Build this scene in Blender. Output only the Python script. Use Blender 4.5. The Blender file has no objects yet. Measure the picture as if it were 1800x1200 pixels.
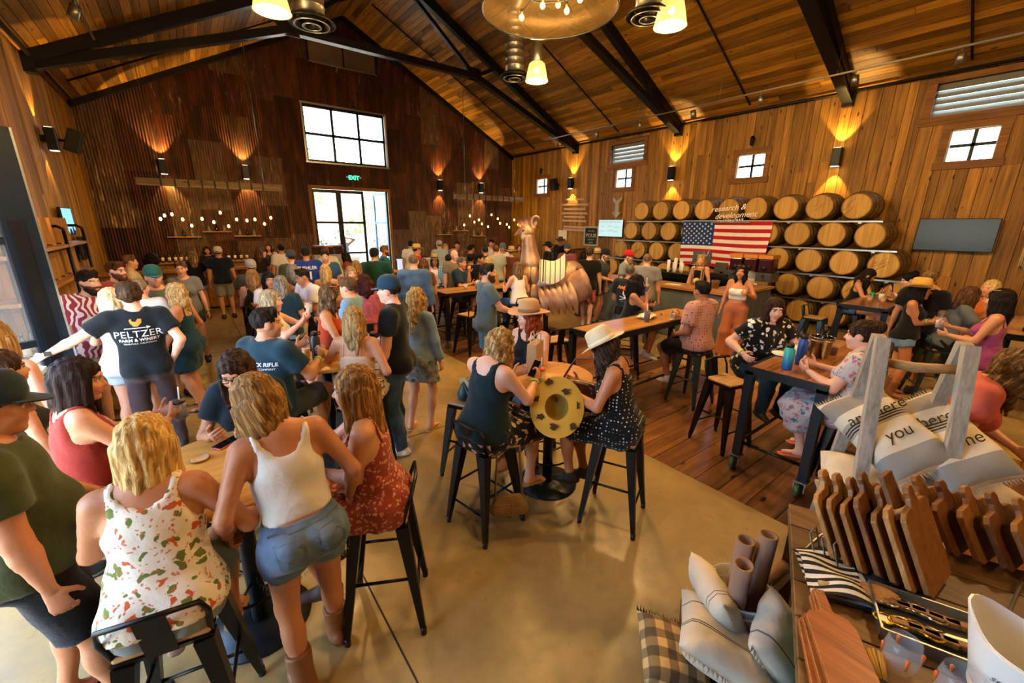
import bpy, bmesh, math, random
import numpy as np
from mathutils import Vector, Matrix
from mathutils.bvhtree import BVHTree
random.seed(7); RNG = np.random.default_rng(7)
SC = bpy.context.scene; COL = SC.collection; PI = math.pi

# ---------------------------------------------------------------- camera
FPX, YAW, PITCH, ROLL, CAMH = 730.087, 0.652932, 0.275859, 0.0074854, 2.3
_F = np.array([math.sin(YAW)*math.cos(PITCH), math.cos(YAW)*math.cos(PITCH), -math.sin(PITCH)])
_s = np.array([math.cos(YAW), -math.sin(YAW), 0.0]); _u = np.cross(_s, _F)
_S = math.cos(ROLL)*_s + math.sin(ROLL)*_u; _U = -math.sin(ROLL)*_s + math.cos(ROLL)*_u
cd = bpy.data.cameras.new('camera'); cam = bpy.data.objects.new('camera', cd); COL.objects.link(cam)
cd.sensor_width = 36; cd.lens = FPX/1800*36; cd.clip_start = 0.05; cd.clip_end = 300
M = Matrix.Identity(4)
for i in range(3):
    M[i][0], M[i][1], M[i][2] = _S[i], _U[i], -_F[i]
M[2][3] = CAMH
cam.matrix_world = M; SC.camera = cam
def ray(x, y): return _S*(x-900)/FPX - _U*(y-600)/FPX + _F
def onz(x, y, z=0.0):
    d = ray(x, y); t = (z-CAMH)/d[2]; return np.array([0, 0, CAMH]) + t*d
def onx(x, y, X): d = ray(x, y); return np.array([0, 0, CAMH]) + X/d[0]*d
def ony(x, y, Y): d = ray(x, y); return np.array([0, 0, CAMH]) + Y/d[1]*d

# ---------------------------------------------------------------- light, exposure
vs = SC.view_settings; vs.view_transform = 'Standard'; vs.look = 'None'; vs.gamma = 1.0; vs.use_curve_mapping = False
vs.exposure = 0.38
W = bpy.data.worlds.new('sky'); SC.world = W; W.use_nodes = True
wn = W.node_tree.nodes; bg = wn['Background']
sky = wn.new('ShaderNodeTexSky'); sky.sky_type = 'NISHITA'; sky.sun_disc = False
sky.sun_elevation = math.radians(48); sky.sun_rotation = math.radians(180); sky.air_density = 1.0; sky.dust_density = 1.5
W.node_tree.links.new(sky.outputs[0], bg.inputs[0]); bg.inputs[1].default_value = 3.0
def sun():
    l = bpy.data.lights.new('sun', 'SUN'); l.energy = 4.5; l.angle = 0.01; l.color = (1, .95, .87)
    o = bpy.data.objects.new('sun', l); COL.objects.link(o)
    o.rotation_euler = Vector((0.12, -0.72, 1.0)).to_track_quat('Z', 'Y').to_euler()
sun()
SC.cycles.adaptive_threshold = .06; SC.cycles.adaptive_min_samples = 14; SC.cycles.max_bounces = 7; SC.cycles.diffuse_bounces = 4; SC.cycles.glossy_bounces = 3
SC.cycles.transmission_bounces = 5; SC.cycles.transparent_max_bounces = 8
SC.cycles.sample_clamp_indirect = 6.0; SC.cycles.caustics_reflective = False; SC.cycles.caustics_refractive = False

# ---------------------------------------------------------------- helpers
def srgb(h):
    if isinstance(h, (tuple, list)): return tuple(h)[:3]
    h = h.lstrip('#'); c = [int(h[i:i+2], 16)/255 for i in (0, 2, 4)]
    return tuple(v/12.92 if v <= .04045 else ((v+.055)/1.055)**2.4 for v in c)
def tag(o, label=None, cat=None, group=None, kind=None):
    if label: o['label'] = label
    if cat: o['category'] = cat
    if group: o['group'] = group
    if kind: o['kind'] = kind
    return o
def link(name, data, parent=None, mat=None):
    o = bpy.data.objects.new(name, data); COL.objects.link(o)
    if parent is not None: o.parent = parent
    if mat is not None and data is not None and hasattr(data, 'materials') and not data.materials: data.materials.append(mat)
    return o
def empty(name, loc=(0, 0, 0), rz=0.0, label=None, cat=None, group=None):
    o = bpy.data.objects.new(name, None); COL.objects.link(o); o.location = loc; o.rotation_euler = (0, 0, rz)
    o.empty_display_size = .1
    return tag(o, label, cat, group)
def copy_tree(o, parent=None):
    c = o.copy(); COL.objects.link(c); c.parent = parent
    for ch in list(o.children): copy_tree(ch, c)
    return c
def vnorm(v):
    v = np.asarray(v, float); n = np.linalg.norm(v); return v/n if n > 1e-9 else v
def mesh(name, v, f, smooth=False):
    me = bpy.data.meshes.new(name); me.from_pydata([tuple(map(float, p)) for p in v], [], [tuple(map(int, q)) for q in f])
    if smooth: me.polygons.foreach_set('use_smooth', [True]*len(me.polygons))
    return me
class MB:
    """collects shapes into one mesh"""
    def __init__(s): s.v = []; s.f = []; s.mi = []; s.m = 0; s.sm = []
    def add(s, v, f, smooth=False):
        n = len(s.v); s.v += [tuple(p) for p in v]; s.f += [tuple(i+n for i in q) for q in f]
        s.mi += [s.m]*len(f); s.sm += [smooth]*len(f); return s
    def box(s, c, d, rz=0.0, R=None):
        hx, hy, hz = d[0]/2, d[1]/2, d[2]/2
        pts = np.array([(x, y, z) for x in (-hx, hx) for y in (-hy, hy) for z in (-hz, hz)])
        if R is None: R = np.array([[math.cos(rz), -math.sin(rz), 0], [math.sin(rz), math.cos(rz), 0], [0, 0, 1]])
        pts = pts @ np.asarray(R).T + np.asarray(c)
        return s.add(pts, [(0, 1, 3, 2), (4, 6, 7, 5), (0, 4, 5, 1), (2, 3, 7, 6), (0, 2, 6, 4), (1, 5, 7, 3)])
    def b2(s, a, b):
        a = np.array(a, float); b = np.array(b, float); return s.box((a+b)/2, np.abs(b-a))
    def bar(s, a, b, w, h, up=(0, 0, 1)):
        a = np.array(a, float); b = np.array(b, float); d = vnorm(b-a); x = np.cross(d, up)
        if np.linalg.norm(x) < 1e-5: x = np.cross(d, (0, 1, 0))
        x = vnorm(x); u = np.cross(x, d)
        return s.box((a+b)/2, (w, np.linalg.norm(b-a), h), R=np.array([x, d, u]).T)
    def taper(s, a, b, wa, ha, wb, hb, up=(0, 0, 1)):
        a = np.array(a, float); b = np.array(b, float); d = vnorm(b-a); x = np.cross(d, up)
        if np.linalg.norm(x) < 1e-5: x = np.cross(d, (0, 1, 0))
        x = vnorm(x); u = np.cross(x, d); P = []
        for c, w, h in ((a, wa, ha), (b, wb, hb)):
            P += [c-x*w/2-u*h/2, c+x*w/2-u*h/2, c+x*w/2+u*h/2, c-x*w/2+u*h/2]
        return s.add(P, [(3, 2, 1, 0), (4, 5, 6, 7)] + [(i, (i+1) % 4, (i+1) % 4+4, i+4) for i in range(4)])
    def tube(s, pts, r, n=8, close=False, caps=True):
        pts = [np.array(p, float) for p in pts]; rs = r if hasattr(r, '__len__') else [r]*len(pts)
        L = len(pts); rings = []; prev = None
        for i, p in enumerate(pts):
            if close: t = vnorm(pts[(i+1) % L]-pts[i-1])
            else: t = vnorm(pts[min(i+1, L-1)]-pts[max(i-1, 0)])
            if prev is None:
                x = np.cross(t, (0, 0, 1))
                if np.linalg.norm(x) < 1e-3: x = np.cross(t, (0, 1, 0))
            else: x = prev - t*np.dot(prev, t)
            x = vnorm(x); prev = x; y = np.cross(t, x)
            rings.append([p + rs[i]*(math.cos(k*2*PI/n)*x + math.sin(k*2*PI/n)*y) for k in range(n)])
        v = [q for rg in rings for q in rg]; f = []
        for i in range(L if close else L-1):
            for k in range(n):
                a, b = i*n+k, i*n+(k+1) % n; j = (i+1) % L
                f.append((a, b, j*n+(k+1) % n, j*n+k))
        if caps and not close: f += [tuple(range(n-1, -1, -1)), tuple((L-1)*n+k for k in range(n))]
        return s.add(v, f, True)
    def cyl(s, a, b, ra, rb=None, n=16): return s.tube([a, b], [ra, ra if rb is None else rb], n)
    def lathe(s, prof, c=(0, 0, 0), n=20, R=None, smooth=True, cap0=True):
        c = np.array(c, float); R = np.eye(3) if R is None else np.asarray(R); v = []; f = []
        for r, z in prof:
            for k in range(n): v.append(R @ np.array([r*math.cos(2*PI*k/n), r*math.sin(2*PI*k/n), z]) + c)
        for i in range(len(prof)-1):
            for k in range(n): f.append((i*n+k, i*n+(k+1) % n, (i+1)*n+(k+1) % n, (i+1)*n+k))
        if cap0 and prof[0][0] > 1e-4: f.append(tuple(range(n-1, -1, -1)))
        if prof[-1][0] > 1e-4: f.append(tuple((len(prof)-1)*n+k for k in range(n)))
        return s.add(v, f, smooth)
    def ring(s, prof, c=(0, 0, 0), n=20, R=None):
        """closed profile lathe (shell)"""
        c = np.array(c, float); R = np.eye(3) if R is None else np.asarray(R); v = []; f = []; m = len(prof)
        for r, z in prof:
            for k in range(n): v.append(R @ np.array([r*math.cos(2*PI*k/n), r*math.sin(2*PI*k/n), z]) + c)
        for i in range(m):
            for k in range(n): f.append((i*n+k, i*n+(k+1) % n, ((i+1) % m)*n+(k+1) % n, ((i+1) % m)*n+k))
        return s.add(v, f, True)
    def prism(s, poly, z0, z1, R=None, c=(0, 0, 0)):
        n = len(poly); R = np.eye(3) if R is None else np.asarray(R)
        v = [R @ np.array([x, y, z]) + np.array(c) for z in (z0, z1) for x, y in poly]
        return s.add(v, [tuple(range(n-1, -1, -1)), tuple(range(n, 2*n))] + [(i, (i+1) % n, (i+1) % n+n, i+n) for i in range(n)])
    def ball(s, c, r, n=10, sc=(1, 1, 1)):
        m = n//2+1; pr = [(r*math.sin(PI*i/m), -r*math.cos(PI*i/m)) for i in range(m+1)]
        pr[0] = (1e-5, -r); pr[-1] = (1e-5, r)
        return s.lathe(pr, c, n, R=np.diag(sc))
    def grid(s, fn, nu, nv, smooth=True, thick=0.0):
        P = [[np.array(fn(i/nu, j/nv), float) for j in range(nv+1)] for i in range(nu+1)]
        v = [p for r in P for p in r]; w = nv+1
        f = [(i*w+j, (i+1)*w+j, (i+1)*w+j+1, i*w+j+1) for i in range(nu) for j in range(nv)]
        return s.add(v, f, smooth)
    def mesh(s, name):
        me = mesh(name, s.v, s.f)
        if any(s.mi): me.polygons.foreach_set('material_index', s.mi)
        me.polygons.foreach_set('use_smooth', s.sm)
        return me
    def build(s, name, mat, parent=None, bevel=0):
        me = s.mesh(name)
        for m in (mat if isinstance(mat, (list, tuple)) else [mat]): me.materials.append(m)
        o = link(name, me, parent)
        if bevel:
            b = o.modifiers.new('bevel', 'BEVEL'); b.width = bevel; b.segments = 2; b.limit_method = 'ANGLE'
        return o
def Rz(a): return np.array([[math.cos(a), -math.sin(a), 0], [math.sin(a), math.cos(a), 0], [0, 0, 1]])
def Rx(a): return np.array([[1, 0, 0], [0, math.cos(a), -math.sin(a)], [0, math.sin(a), math.cos(a)]])
def Ry(a): return np.array([[math.cos(a), 0, math.sin(a)], [0, 1, 0], [-math.sin(a), 0, math.cos(a)]])

# ---------------------------------------------------------------- materials
MATS = {}
class NT:
    def __init__(s, name):
        s.m = bpy.data.materials.new(name); s.m.use_nodes = True; s.t = s.m.node_tree
        s.b = s.t.nodes['Principled BSDF']
    def n(s, typ, **kw):
        o = s.t.nodes.new(typ)
        for k, v in kw.items():
            if k.startswith('i_'): o.inputs[k[2:].replace('_', ' ')].default_value = v
            else: setattr(o, k, v)
        return o
    def l(s, a, b): s.t.links.new(a, b)
    def coords(s, kind, scale=(1, 1, 1), rand=0.0):
        if kind == 'pos': out = s.n('ShaderNodeNewGeometry').outputs['Position']
        else: out = s.n('ShaderNodeTexCoord').outputs[kind]
        mp = s.n('ShaderNodeMapping'); mp.inputs['Scale'].default_value = scale
        s.l(out, mp.inputs['Vector'])
        if rand:
            oi = s.n('ShaderNodeObjectInfo'); mu = s.n('ShaderNodeMath', operation='MULTIPLY'); mu.inputs[1].default_value = rand
            s.l(oi.outputs['Random'], mu.inputs[0]); s.l(mu.outputs[0], mp.inputs['Location'])
        return mp.outputs[0]
    def ramp(s, fac, stops, interp='LINEAR'):
        r = s.n('ShaderNodeValToRGB'); r.color_ramp.interpolation = interp; e = r.color_ramp.elements
        while len(e) < len(stops): e.new(0.5)
        for el, (p, c) in zip(e, stops): el.position = p; el.color = (*srgb(c), 1)
        s.l(fac, r.inputs[0]); return r.outputs[0]
    def mix(s, fac, a, b, mode='MIX'):
        x = s.n('ShaderNodeMix', data_type='RGBA', blend_type=mode)
        for inp, val in ((x.inputs[0], fac), (x.inputs[6], a), (x.inputs[7], b)):
            if isinstance(val, (int, float)): inp.default_value = val
            elif isinstance(val, (tuple, list, str)): inp.default_value = (*srgb(val), 1)
            else: s.l(val, inp)
        return x.outputs[2]
    def noise(s, vec, scale, detail=3, rough=.55, dist=0.0):
        x = s.n('ShaderNodeTexNoise'); x.inputs['Scale'].default_value = scale; x.inputs['Detail'].default_value = detail
        x.inputs['Roughness'].default_value = rough; x.inputs['Distortion'].default_value = dist
        s.l(vec, x.inputs['Vector']); return x.outputs[0]
    def bump(s, h, strength, dist=.01):
        b = s.n('ShaderNodeBump'); b.inputs['Strength'].default_value = strength; b.inputs['Distance'].default_value = dist
        s.l(h, b.inputs['Height']); s.l(b.outputs[0], s.b.inputs['Normal'])
    def out(s, color=None, rough=.6, metal=0.0, spec=.5):
        if color is not None:
            if isinstance(color, (tuple, list, str)): s.b.inputs['Base Color'].default_value = (*srgb(color), 1)
            else: s.l(color, s.b.inputs['Base Color'])
        s.b.inputs['Roughness'].default_value = rough; s.b.inputs['Metallic'].default_value = metal
        s.b.inputs['Specular IOR Level'].default_value = spec
        return s.m
    def objrand(s, amount):
        oi = s.n('ShaderNodeObjectInfo'); r = s.n('ShaderNodeMapRange')
        r.inputs[3].default_value = 1-amount; r.inputs[4].default_value = 1+amount
        s.l(oi.outputs['Random'], r.inputs[0]); return r.outputs[0]
    def times(s, col, fac):
        x = s.n('ShaderNodeVectorMath', operation='SCALE'); s.l(col, x.inputs[0]); s.l(fac, x.inputs['Scale']); return x.outputs[0]
def plain(name, c, rough=.6, metal=0.0, var=.12, scale=14, bump=0.0, spec=.5, kind='Object'):
    if name in MATS: return MATS[name]
    t = NT(name); v = t.coords(kind); nz = t.noise(v, scale)
    a = tuple(min(1, x*(1-var)) for x in srgb(c)); b = tuple(min(1, x*(1+var)) for x in srgb(c))
    col = t.mix(nz, a, b)
    if bump: t.bump(nz, bump, .01)
    MATS[name] = t.out(col, rough, metal, spec); return MATS[name]
def wood(name, c1, c2, axis=1, rough=.55, rand=.25, dark='#20120a', grain=1.0, kind='pos', knots=True, spec=.4, bump=0):
    if name in MATS: return MATS[name]
    t = NT(name); sc = [14*grain]*3; sc[axis] = .9*grain
    v = t.coords(kind, tuple(sc), 40.0); g = t.noise(v, 1.0, 5, .6, .6)
    col = t.ramp(g, [(.3, c1), (.62, c2)])
    sf = [60*grain]*3; sf[axis] = 2.0*grain
    fine = t.noise(t.coords(kind, tuple(sf), 40.0), 1.0, 2)
    col = t.mix(.35, col, t.ramp(fine, [(.3, dark), (.7, c2)]))
    if knots:
        sk = [7.0]*3; sk[axis] = 2.6
        vo = t.n('ShaderNodeTexVoronoi'); t.l(t.coords(kind, tuple(sk), 40.0), vo.inputs['Vector']); vo.inputs['Scale'].default_value = .8
        kf = t.ramp(vo.outputs['Distance'], [(.06, (1, 1, 1)), (.13, (0, 0, 0))])
        col = t.mix(kf, col, dark)
    if rand: col = t.times(col, t.objrand(rand))
    if bump: t.bump(fine, bump, .004)
    MATS[name] = t.out(col, rough, 0, spec); return MATS[name]
def emit(name, c, strength):
    if name in MATS: return MATS[name]
    t = NT(name); t.b.inputs['Emission Color'].default_value = (*srgb(c), 1); t.b.inputs['Emission Strength'].default_value = strength
    MATS[name] = t.out(c, .5); return MATS[name]
def glass(name, c=(1, 1, 1), rough=.0, alpha=.12, tint=None):
    """thin clear glass: mostly lets light straight through, with a glossy sheen"""
    if name in MATS: return MATS[name]
    t = NT(name); t.b.inputs['Alpha'].default_value = alpha
    MATS[name] = t.out(c, rough+.03, 0, .8); return MATS[name]

STEEL = plain('blackened steel', '#17191c', .42, .6, .25, 9, .05)
STEEL2 = plain('charcoal painted steel', '#23272b', .38, .7, .3, 8)
GALV = plain('galvanised metal', '#9a9a94', .35, .9, .2, 12)
ZINC = plain('brushed zinc rail', '#aeb6ba', .3, .9, .1, 20)
BLACK = plain('matte black plastic', '#0c0d0f', .5, 0, .2)
WHITE = plain('white paint', '#e9e6df', .55, 0, .04)
CONC_W = plain('tan stem wall concrete', '#b39a72', .8, 0, .18, 3, kind='pos')
GLASS = glass('window glass', (.9, .97, 1), 0, .08)
CLEAR = glass('clear drinking glass', (.6, .63, .65), 0, .14)
WALLWOOD = wood('cedar wall board', '#694210', '#b8852e', 2, .6, .42, '#2e1608', .9)
CEILWOOD = wood('pine ceiling board', '#63400e', '#a97824', 1, .5, .55, '#2c1507', .9)
TRIMWOOD = wood('cedar trim', '#664014', '#966425', 1, .6, .2, '#2e1a08')
FLOORWOOD = wood('worn floor plank', '#43291a', '#8a5c30', 0, .28, .48, '#1c1009', .8, spec=.5)
def m_conc():
    t = NT('polished concrete'); v = t.coords('pos')
    a = t.noise(v, .55, 4, .6); b = t.noise(v, 6, 5, .65); c = t.noise(v, 70, 2)
    col = t.ramp(a, [(.32, '#836d42'), (.68, '#ab905a')])
    col = t.mix(t.ramp(b, [(.45, (0, 0, 0)), (.75, (.5, .5, .5))]), col, '#6b5b3e')
    col = t.mix(t.ramp(c, [(.66, (0, 0, 0)), (.74, (.45, .45, .45))]), col, '#5c4a30')
    t.bump(b, .04, .01); m = t.out(col, .34, 0, .45); t.l(t.ramp(b, [(.3, (.24,)*3), (.7, (.46,)*3)]), t.b.inputs['Roughness']); return m
CONC = m_conc()
def m_rust():
    t = NT('rusted corrugated iron'); v = t.coords('pos', (1, 1, 1), 60.0); vs_ = t.coords('pos', (5.5, 5.5, .8), 60.0); vf = t.coords('pos', (26, 26, 3.2), 60.0)
    base = t.ramp(t.noise(vs_, 1.0, 5, .65, .4), [(.25, '#1d0d06'), (.45, '#3d1a0b'), (.62, '#6a3113'), (.8, '#8f5526')])
    zinc = t.ramp(t.noise(vf, 1.0, 4), [(.3, '#2e2016'), (.7, '#76624a')])
    oi = t.n('ShaderNodeObjectInfo')
    zm = t.ramp(oi.outputs['Random'], [(.0, (0, 0, 0)), (.45, (.1,)*3), (.7, (.5,)*3), (1, (.85,)*3)])
    col = t.mix(zm, base, zinc)
    pale = t.ramp(t.noise(vs_, 1.6, 4, .6, .8), [(.6, (0, 0, 0)), (.66, (.8,)*3)])
    pm = t.n('ShaderNodeMath', operation='MULTIPLY'); t.l(pale, pm.inputs[0])
    wv = t.n('ShaderNodeTexWhiteNoise', noise_dimensions='1D'); t.l(oi.outputs['Random'], wv.inputs['W'])
    sel = t.ramp(wv.outputs['Value'], [(.55, (0, 0, 0)), (.75, (1, 1, 1))]); t.l(sel, pm.inputs[1])
    col = t.mix(pm.outputs[0], col, '#a08a70'); col = t.times(col, t.objrand(.45))
    return t.out(col, .6, .25, .4)
RUST = m_rust()

# ---------------------------------------------------------------- room shell
XL, XR, YB, YF, EAVE, RIDX = -1.88, 12.6, 16.6, -6.0, 5.25, 5.36
SL = (8.95-EAVE)/(XR-RIDX)
def roofz(x): return 8.95 - SL*abs(x-RIDX)
def wallpieces(edges_u, edges_v, holes):
    for i in range(len(edges_u)-1):
        for j in range(len(edges_v)-1):
            u, v = (edges_u[i]+edges_u[i+1])/2, (edges_v[j]+edges_v[j+1])/2
            if not any(a < u < b and c < v < d for a, b, c, d in holes): yield edges_u[i], edges_u[i+1], edges_v[j], edges_v[j+1]
def holewall(name, mat, fn, u0, u1, v0, v1, holes):
    us = sorted({u0, u1, *[h[0] for h in holes], *[h[1] for h in holes]}); vz = sorted({v0, v1, *[h[2] for h in holes], *[h[3] for h in holes]})
    mb = MB()
    for a, b, c, d in wallpieces(us, vz, holes): mb.b2(*fn(a, b, c, d))
    return tag(mb.build(name, mat), kind='structure')
# small windows and louvres of the right-hand wall: (y0, y1, z0, z1)
RW = [(14.07, 14.76, 3.58, 4.18), (9.73, 10.41, 3.58, 4.18), (5.44, 6.16, 3.58, 4.18), (1.28, 1.96, 3.58, 4.18)]
RLV = [(9.3, 10.7, 4.38, 5.0), (0.3, 2.34, 4.46, 5.08)]
MB_ = MB()
BACKW = plain('dark gap behind boards', '#1a0e06', .9)
wall_right = holewall('wall_right', BACKW, lambda a, b, c, d: ((XR+.02, a, c), (XR+.2, b, d)), YF, YB+.2, .55, EAVE+.3, RW+RLV)
stem = tag(MB().b2((XR-.03, YF, 0), (XR+.2, YB+.2, .55)).build('trim_1', CONC_W), kind='structure')
LDOOR = (1.2, 5.15, 0, 3.1)
wall_left = holewall('wall_left', BACKW, lambda a, b, c, d: ((XL-.2, a, c), (XL-.02, b, d)), YF, YB+.2, 0, EAVE+.3, [LDOOR])
DOORH = (3.76, 6.52, 0, 3.46); WINH = (3.76, 6.6, 4.34, 6.14)
def gable(name, y0, y1, holes, mat):
    us = sorted({XL-.2, XR+.2, RIDX, *[h[0] for h in holes], *[h[1] for h in holes]}); vz = sorted({0, EAVE, *[h[2] for h in holes], *[h[3] for h in holes]})
    mb = MB()
    for i in range(len(us)-1):
        a, b = us[i], us[i+1]; top = max([h[3] for h in holes if h[0] < (a+b)/2 < h[1]] + [0])
        segs = [v for v in vz]
        zs = [0]
        for h in sorted([h for h in holes if h[0] < (a+b)/2 < h[1]], key=lambda q: q[2]):
            if h[2] > zs[-1]: mb.b2((a, y0, zs[-1]), (b, y1, h[2]))
            zs.append(h[3])
        R = np.array([[1, 0, 0], [0, 0, 1], [0, 1, 0]]).T
        poly = [(a, zs[-1]), (b, zs[-1]), (b, roofz(b)+.25), (a, roofz(a)+.25)]
        v = [(x, y, z) for y in (y0, y1) for x, z in poly]
        mb.add(v, [(0, 1, 2, 3), (7, 6, 5, 4)] + [(i_, i_+4, (i_+1) % 4+4, (i_+1) % 4) for i_ in range(4)])
    return tag(mb.build(name, mat), kind='structure')
RUSTDARK = plain('dark wall lining', '#1a100a', .8)
wall_back = gable('wall_back', YB+.03, YB+.25, [DOORH, WINH], RUSTDARK)
wall_front = gable('wall_front', YF-.25, YF, [], TRIMWOOD)
# floor: concrete slab with a strip of wood planks let into it
WX0, WX1 = 3.45, 6.45
floor = tag(MB().b2((XL-.2, YF-.2, -.12), (WX0, YB+.2, 0)).b2((WX1, YF-.2, -.12), (XR+.2, YB+.2, 0)).b2((WX0, YF-.2, -.12), (WX1, YB+.2, -.03)).build('floor', CONC), kind='structure')
UNIT = mesh('unit_board', [(x, y, z) for x in (-.5, .5) for y in (-.5, .5) for z in (-.5, .5)],
            [(0, 1, 3, 2), (4, 6, 7, 5), (0, 4, 5, 1), (2, 3, 7, 6), (0, 2, 6, 4), (1, 5, 7, 3)])
def board(name, mat, a, b, parent, R=None):
    """a plank: shared unit block, scaled to the box a..b"""
    key = 'unit ' + mat.name
    if key not in bpy.data.meshes:
        me = UNIT.copy(); me.name = key; me.materials.append(mat)
    o = bpy.data.objects.new(name, bpy.data.meshes[key]); COL.objects.link(o); o.parent = parent
    a = np.array(a, float); b = np.array(b, float); o.location = (a+b)/2; o.scale = np.abs(b-a)
    return o
y = -1.5
while y < YB:
    w = random.uniform(.19, .26); x = WX0
    cut = random.choice([None, random.uniform(4.3, 5.8)])
    for x0, x1 in ([(WX0, WX1)] if not cut else [(WX0, cut), (cut, WX1)]):
        board('plank', FLOORWOOD, (x0+.004, y+.0035, -.03), (x1-.002, min(y+w, YB)-.0035, random.uniform(-.002, .001)), floor)
    y += w
# saw-cut joints of the slab
JM = plain('saw-cut joint', '#2b2116', .9)
jt = MB().b2((.585, -4, -.01), (.595, YB, .0015)).b2((XL, 4.0, -.01), (WX0, 4.01, .0015)).b2((XL, 9.0, -.01), (WX0, 9.01, .0015)).b2((WX1, 4.0, -.01), (XR, 4.01, .0015)).b2((8.9, -4, -.01), (8.91, 12, .0015)).build('joint', JM, floor)
# boards of the side walls
def wallboards(parent, X, sgn, y0, y1, holes, z0, zt, wmin, wmax, mat):
    fixed = sorted({y0, y1, *[h[0]-.13 for h in holes], *[h[1]+.13 for h in holes]}); fixed = [f for f in fixed if y0 <= f <= y1]
    es = []
    for a, b in zip(fixed[:-1], fixed[1:]):
        n = max(1, round((b-a)/random.uniform(wmin, wmax))); ws = RNG.uniform(.7, 1.3, n); ws = ws/ws.sum()*(b-a); p = a
        for w in ws: es.append((p, p+w)); p += w
    for a, b in es:
        m = (a+b)/2; segs = [(z0, zt)]
        for h in holes:
            if h[0]-.12 < m < h[1]+.12: segs = [s2 for s_ in segs for s2 in ((s_[0], min(s_[1], h[2]-.13)), (max(s_[0], h[3]+.13), s_[1])) if s2[1] > s2[0]+.02]
        out = []
        for s_ in segs:
            if s_[1]-s_[0] > 2.2 and random.random() < .55:
                c = random.uniform(s_[0]+.6, s_[1]-.8); out += [(s_[0], c-.002), (c+.002, s_[1])]
            else: out.append(s_)
        for s_ in out:
            t = random.uniform(.018, .026)
            board('plank', mat, (X, a+.0045, s_[0]), (X-sgn*t, b-.0045, s_[1]), parent)
wallboards(wall_right, XR+.021, 1, -2.0, YB, RW+RLV, .56, EAVE+.02, .17, .24, WALLWOOD)
wallboards(wall_left, XL-.021, -1, 5.3, YB, [], .0, EAVE+.02, .15, .2, WALLWOOD)
# roof boards
ang = math.atan(SL)
def roof(name, side):
    sl = 1 if side > 0 else -1
    o = MB()
    x1 = XR+.25 if side > 0 else XL-.25
    v = []
    for yy in (YF-.3, YB+.3):
        for x, dz in ((RIDX, .04), (x1, .04), (x1, .16), (RIDX, .16)): v.append((x, yy, roofz(x)+dz))
    o.add(v, [(0, 1, 2, 3), (7, 6, 5, 4)] + [(i, i+4, (i+1) % 4+4, (i+1) % 4) for i in range(4)])
    root = tag(o.build(name, RUSTDARK), kind='structure')
    L = (XR-RIDX)/math.cos(ang); n = 50; w = L/n
    for i in range(n):
        d = (i+.5)*w; x = RIDX + sl*d*math.cos(ang); z = 8.95 - d*math.sin(ang) + .02
        ys = [YF]
        ymin = 3.0 if side < 0 else -3.0
        yy = ymin + random.uniform(-3, 0)
        while yy < YB:
            ln = random.uniform(3.2, 5.2) if side > 0 else random.uniform(3.5, 6)
            b = board('plank', CEILWOOD, (0, 0, 0), (w-.009, min(ln, YB-yy)-.008, random.uniform(.018, .024)), root)
            b.location = (x, yy+min(ln, YB-yy)/2, z); b.rotation_euler = (0, sl*ang, 0)
            yy += ln
    return root
ceiling_right = roof('ceiling_right', 1); ceiling_left = roof('ceiling_left', -1)
# corrugated sheets of the gable wall
def sheet(x0, x1, z0, z1, parent, yoff):
    n = max(8, int((x1-x0)/.0113)); v = []; f = []
    for i in range(n+1):
        x = x0+(x1-x0)*i/n; yy = YB - .012 - yoff + .0105*math.cos(2*PI*x/.068)
        zt = min(z1, roofz(x)+.03)
        v += [(x, yy, z0), (x, yy, zt)]
    for i in range(n): f.append((2*i, 2*i+2, 2*i+3, 2*i+1))
    me = mesh('sheet', v, f, True); me.materials.append(RUST); link('corrugated_sheet', me, parent)
xs = [XL]
for a, b, n in ((XL, DOORH[0], 7), (DOORH[0], WINH[1], 4), (WINH[1], XR, 8)):
    for i in range(1, n+1): xs.append(a+(b-a)*i/n)
for a, b in zip(xs[:-1], xs[1:]):
    m = (a+b)/2; top = max(roofz(a), roofz(b), roofz(m))
    inh = DOORH[0] < m < WINH[1]
    zones = [(0, top)] if not inh else [(3.46, 4.34), (6.14, top)]
    for z0, z1 in zones:
        z = z0
        while z < z1-.05:
            h = random.uniform(.9, 2.4) if not inh else random.uniform(.8, 1.4)
            ze = z1 if z1-z-h < .5 else z+h
            if roofz(m) > z+.05: sheet(a-.02, b+.02, z-.02, ze, wall_back, random.choice([0, .004, .008]))
            z = ze
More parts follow.
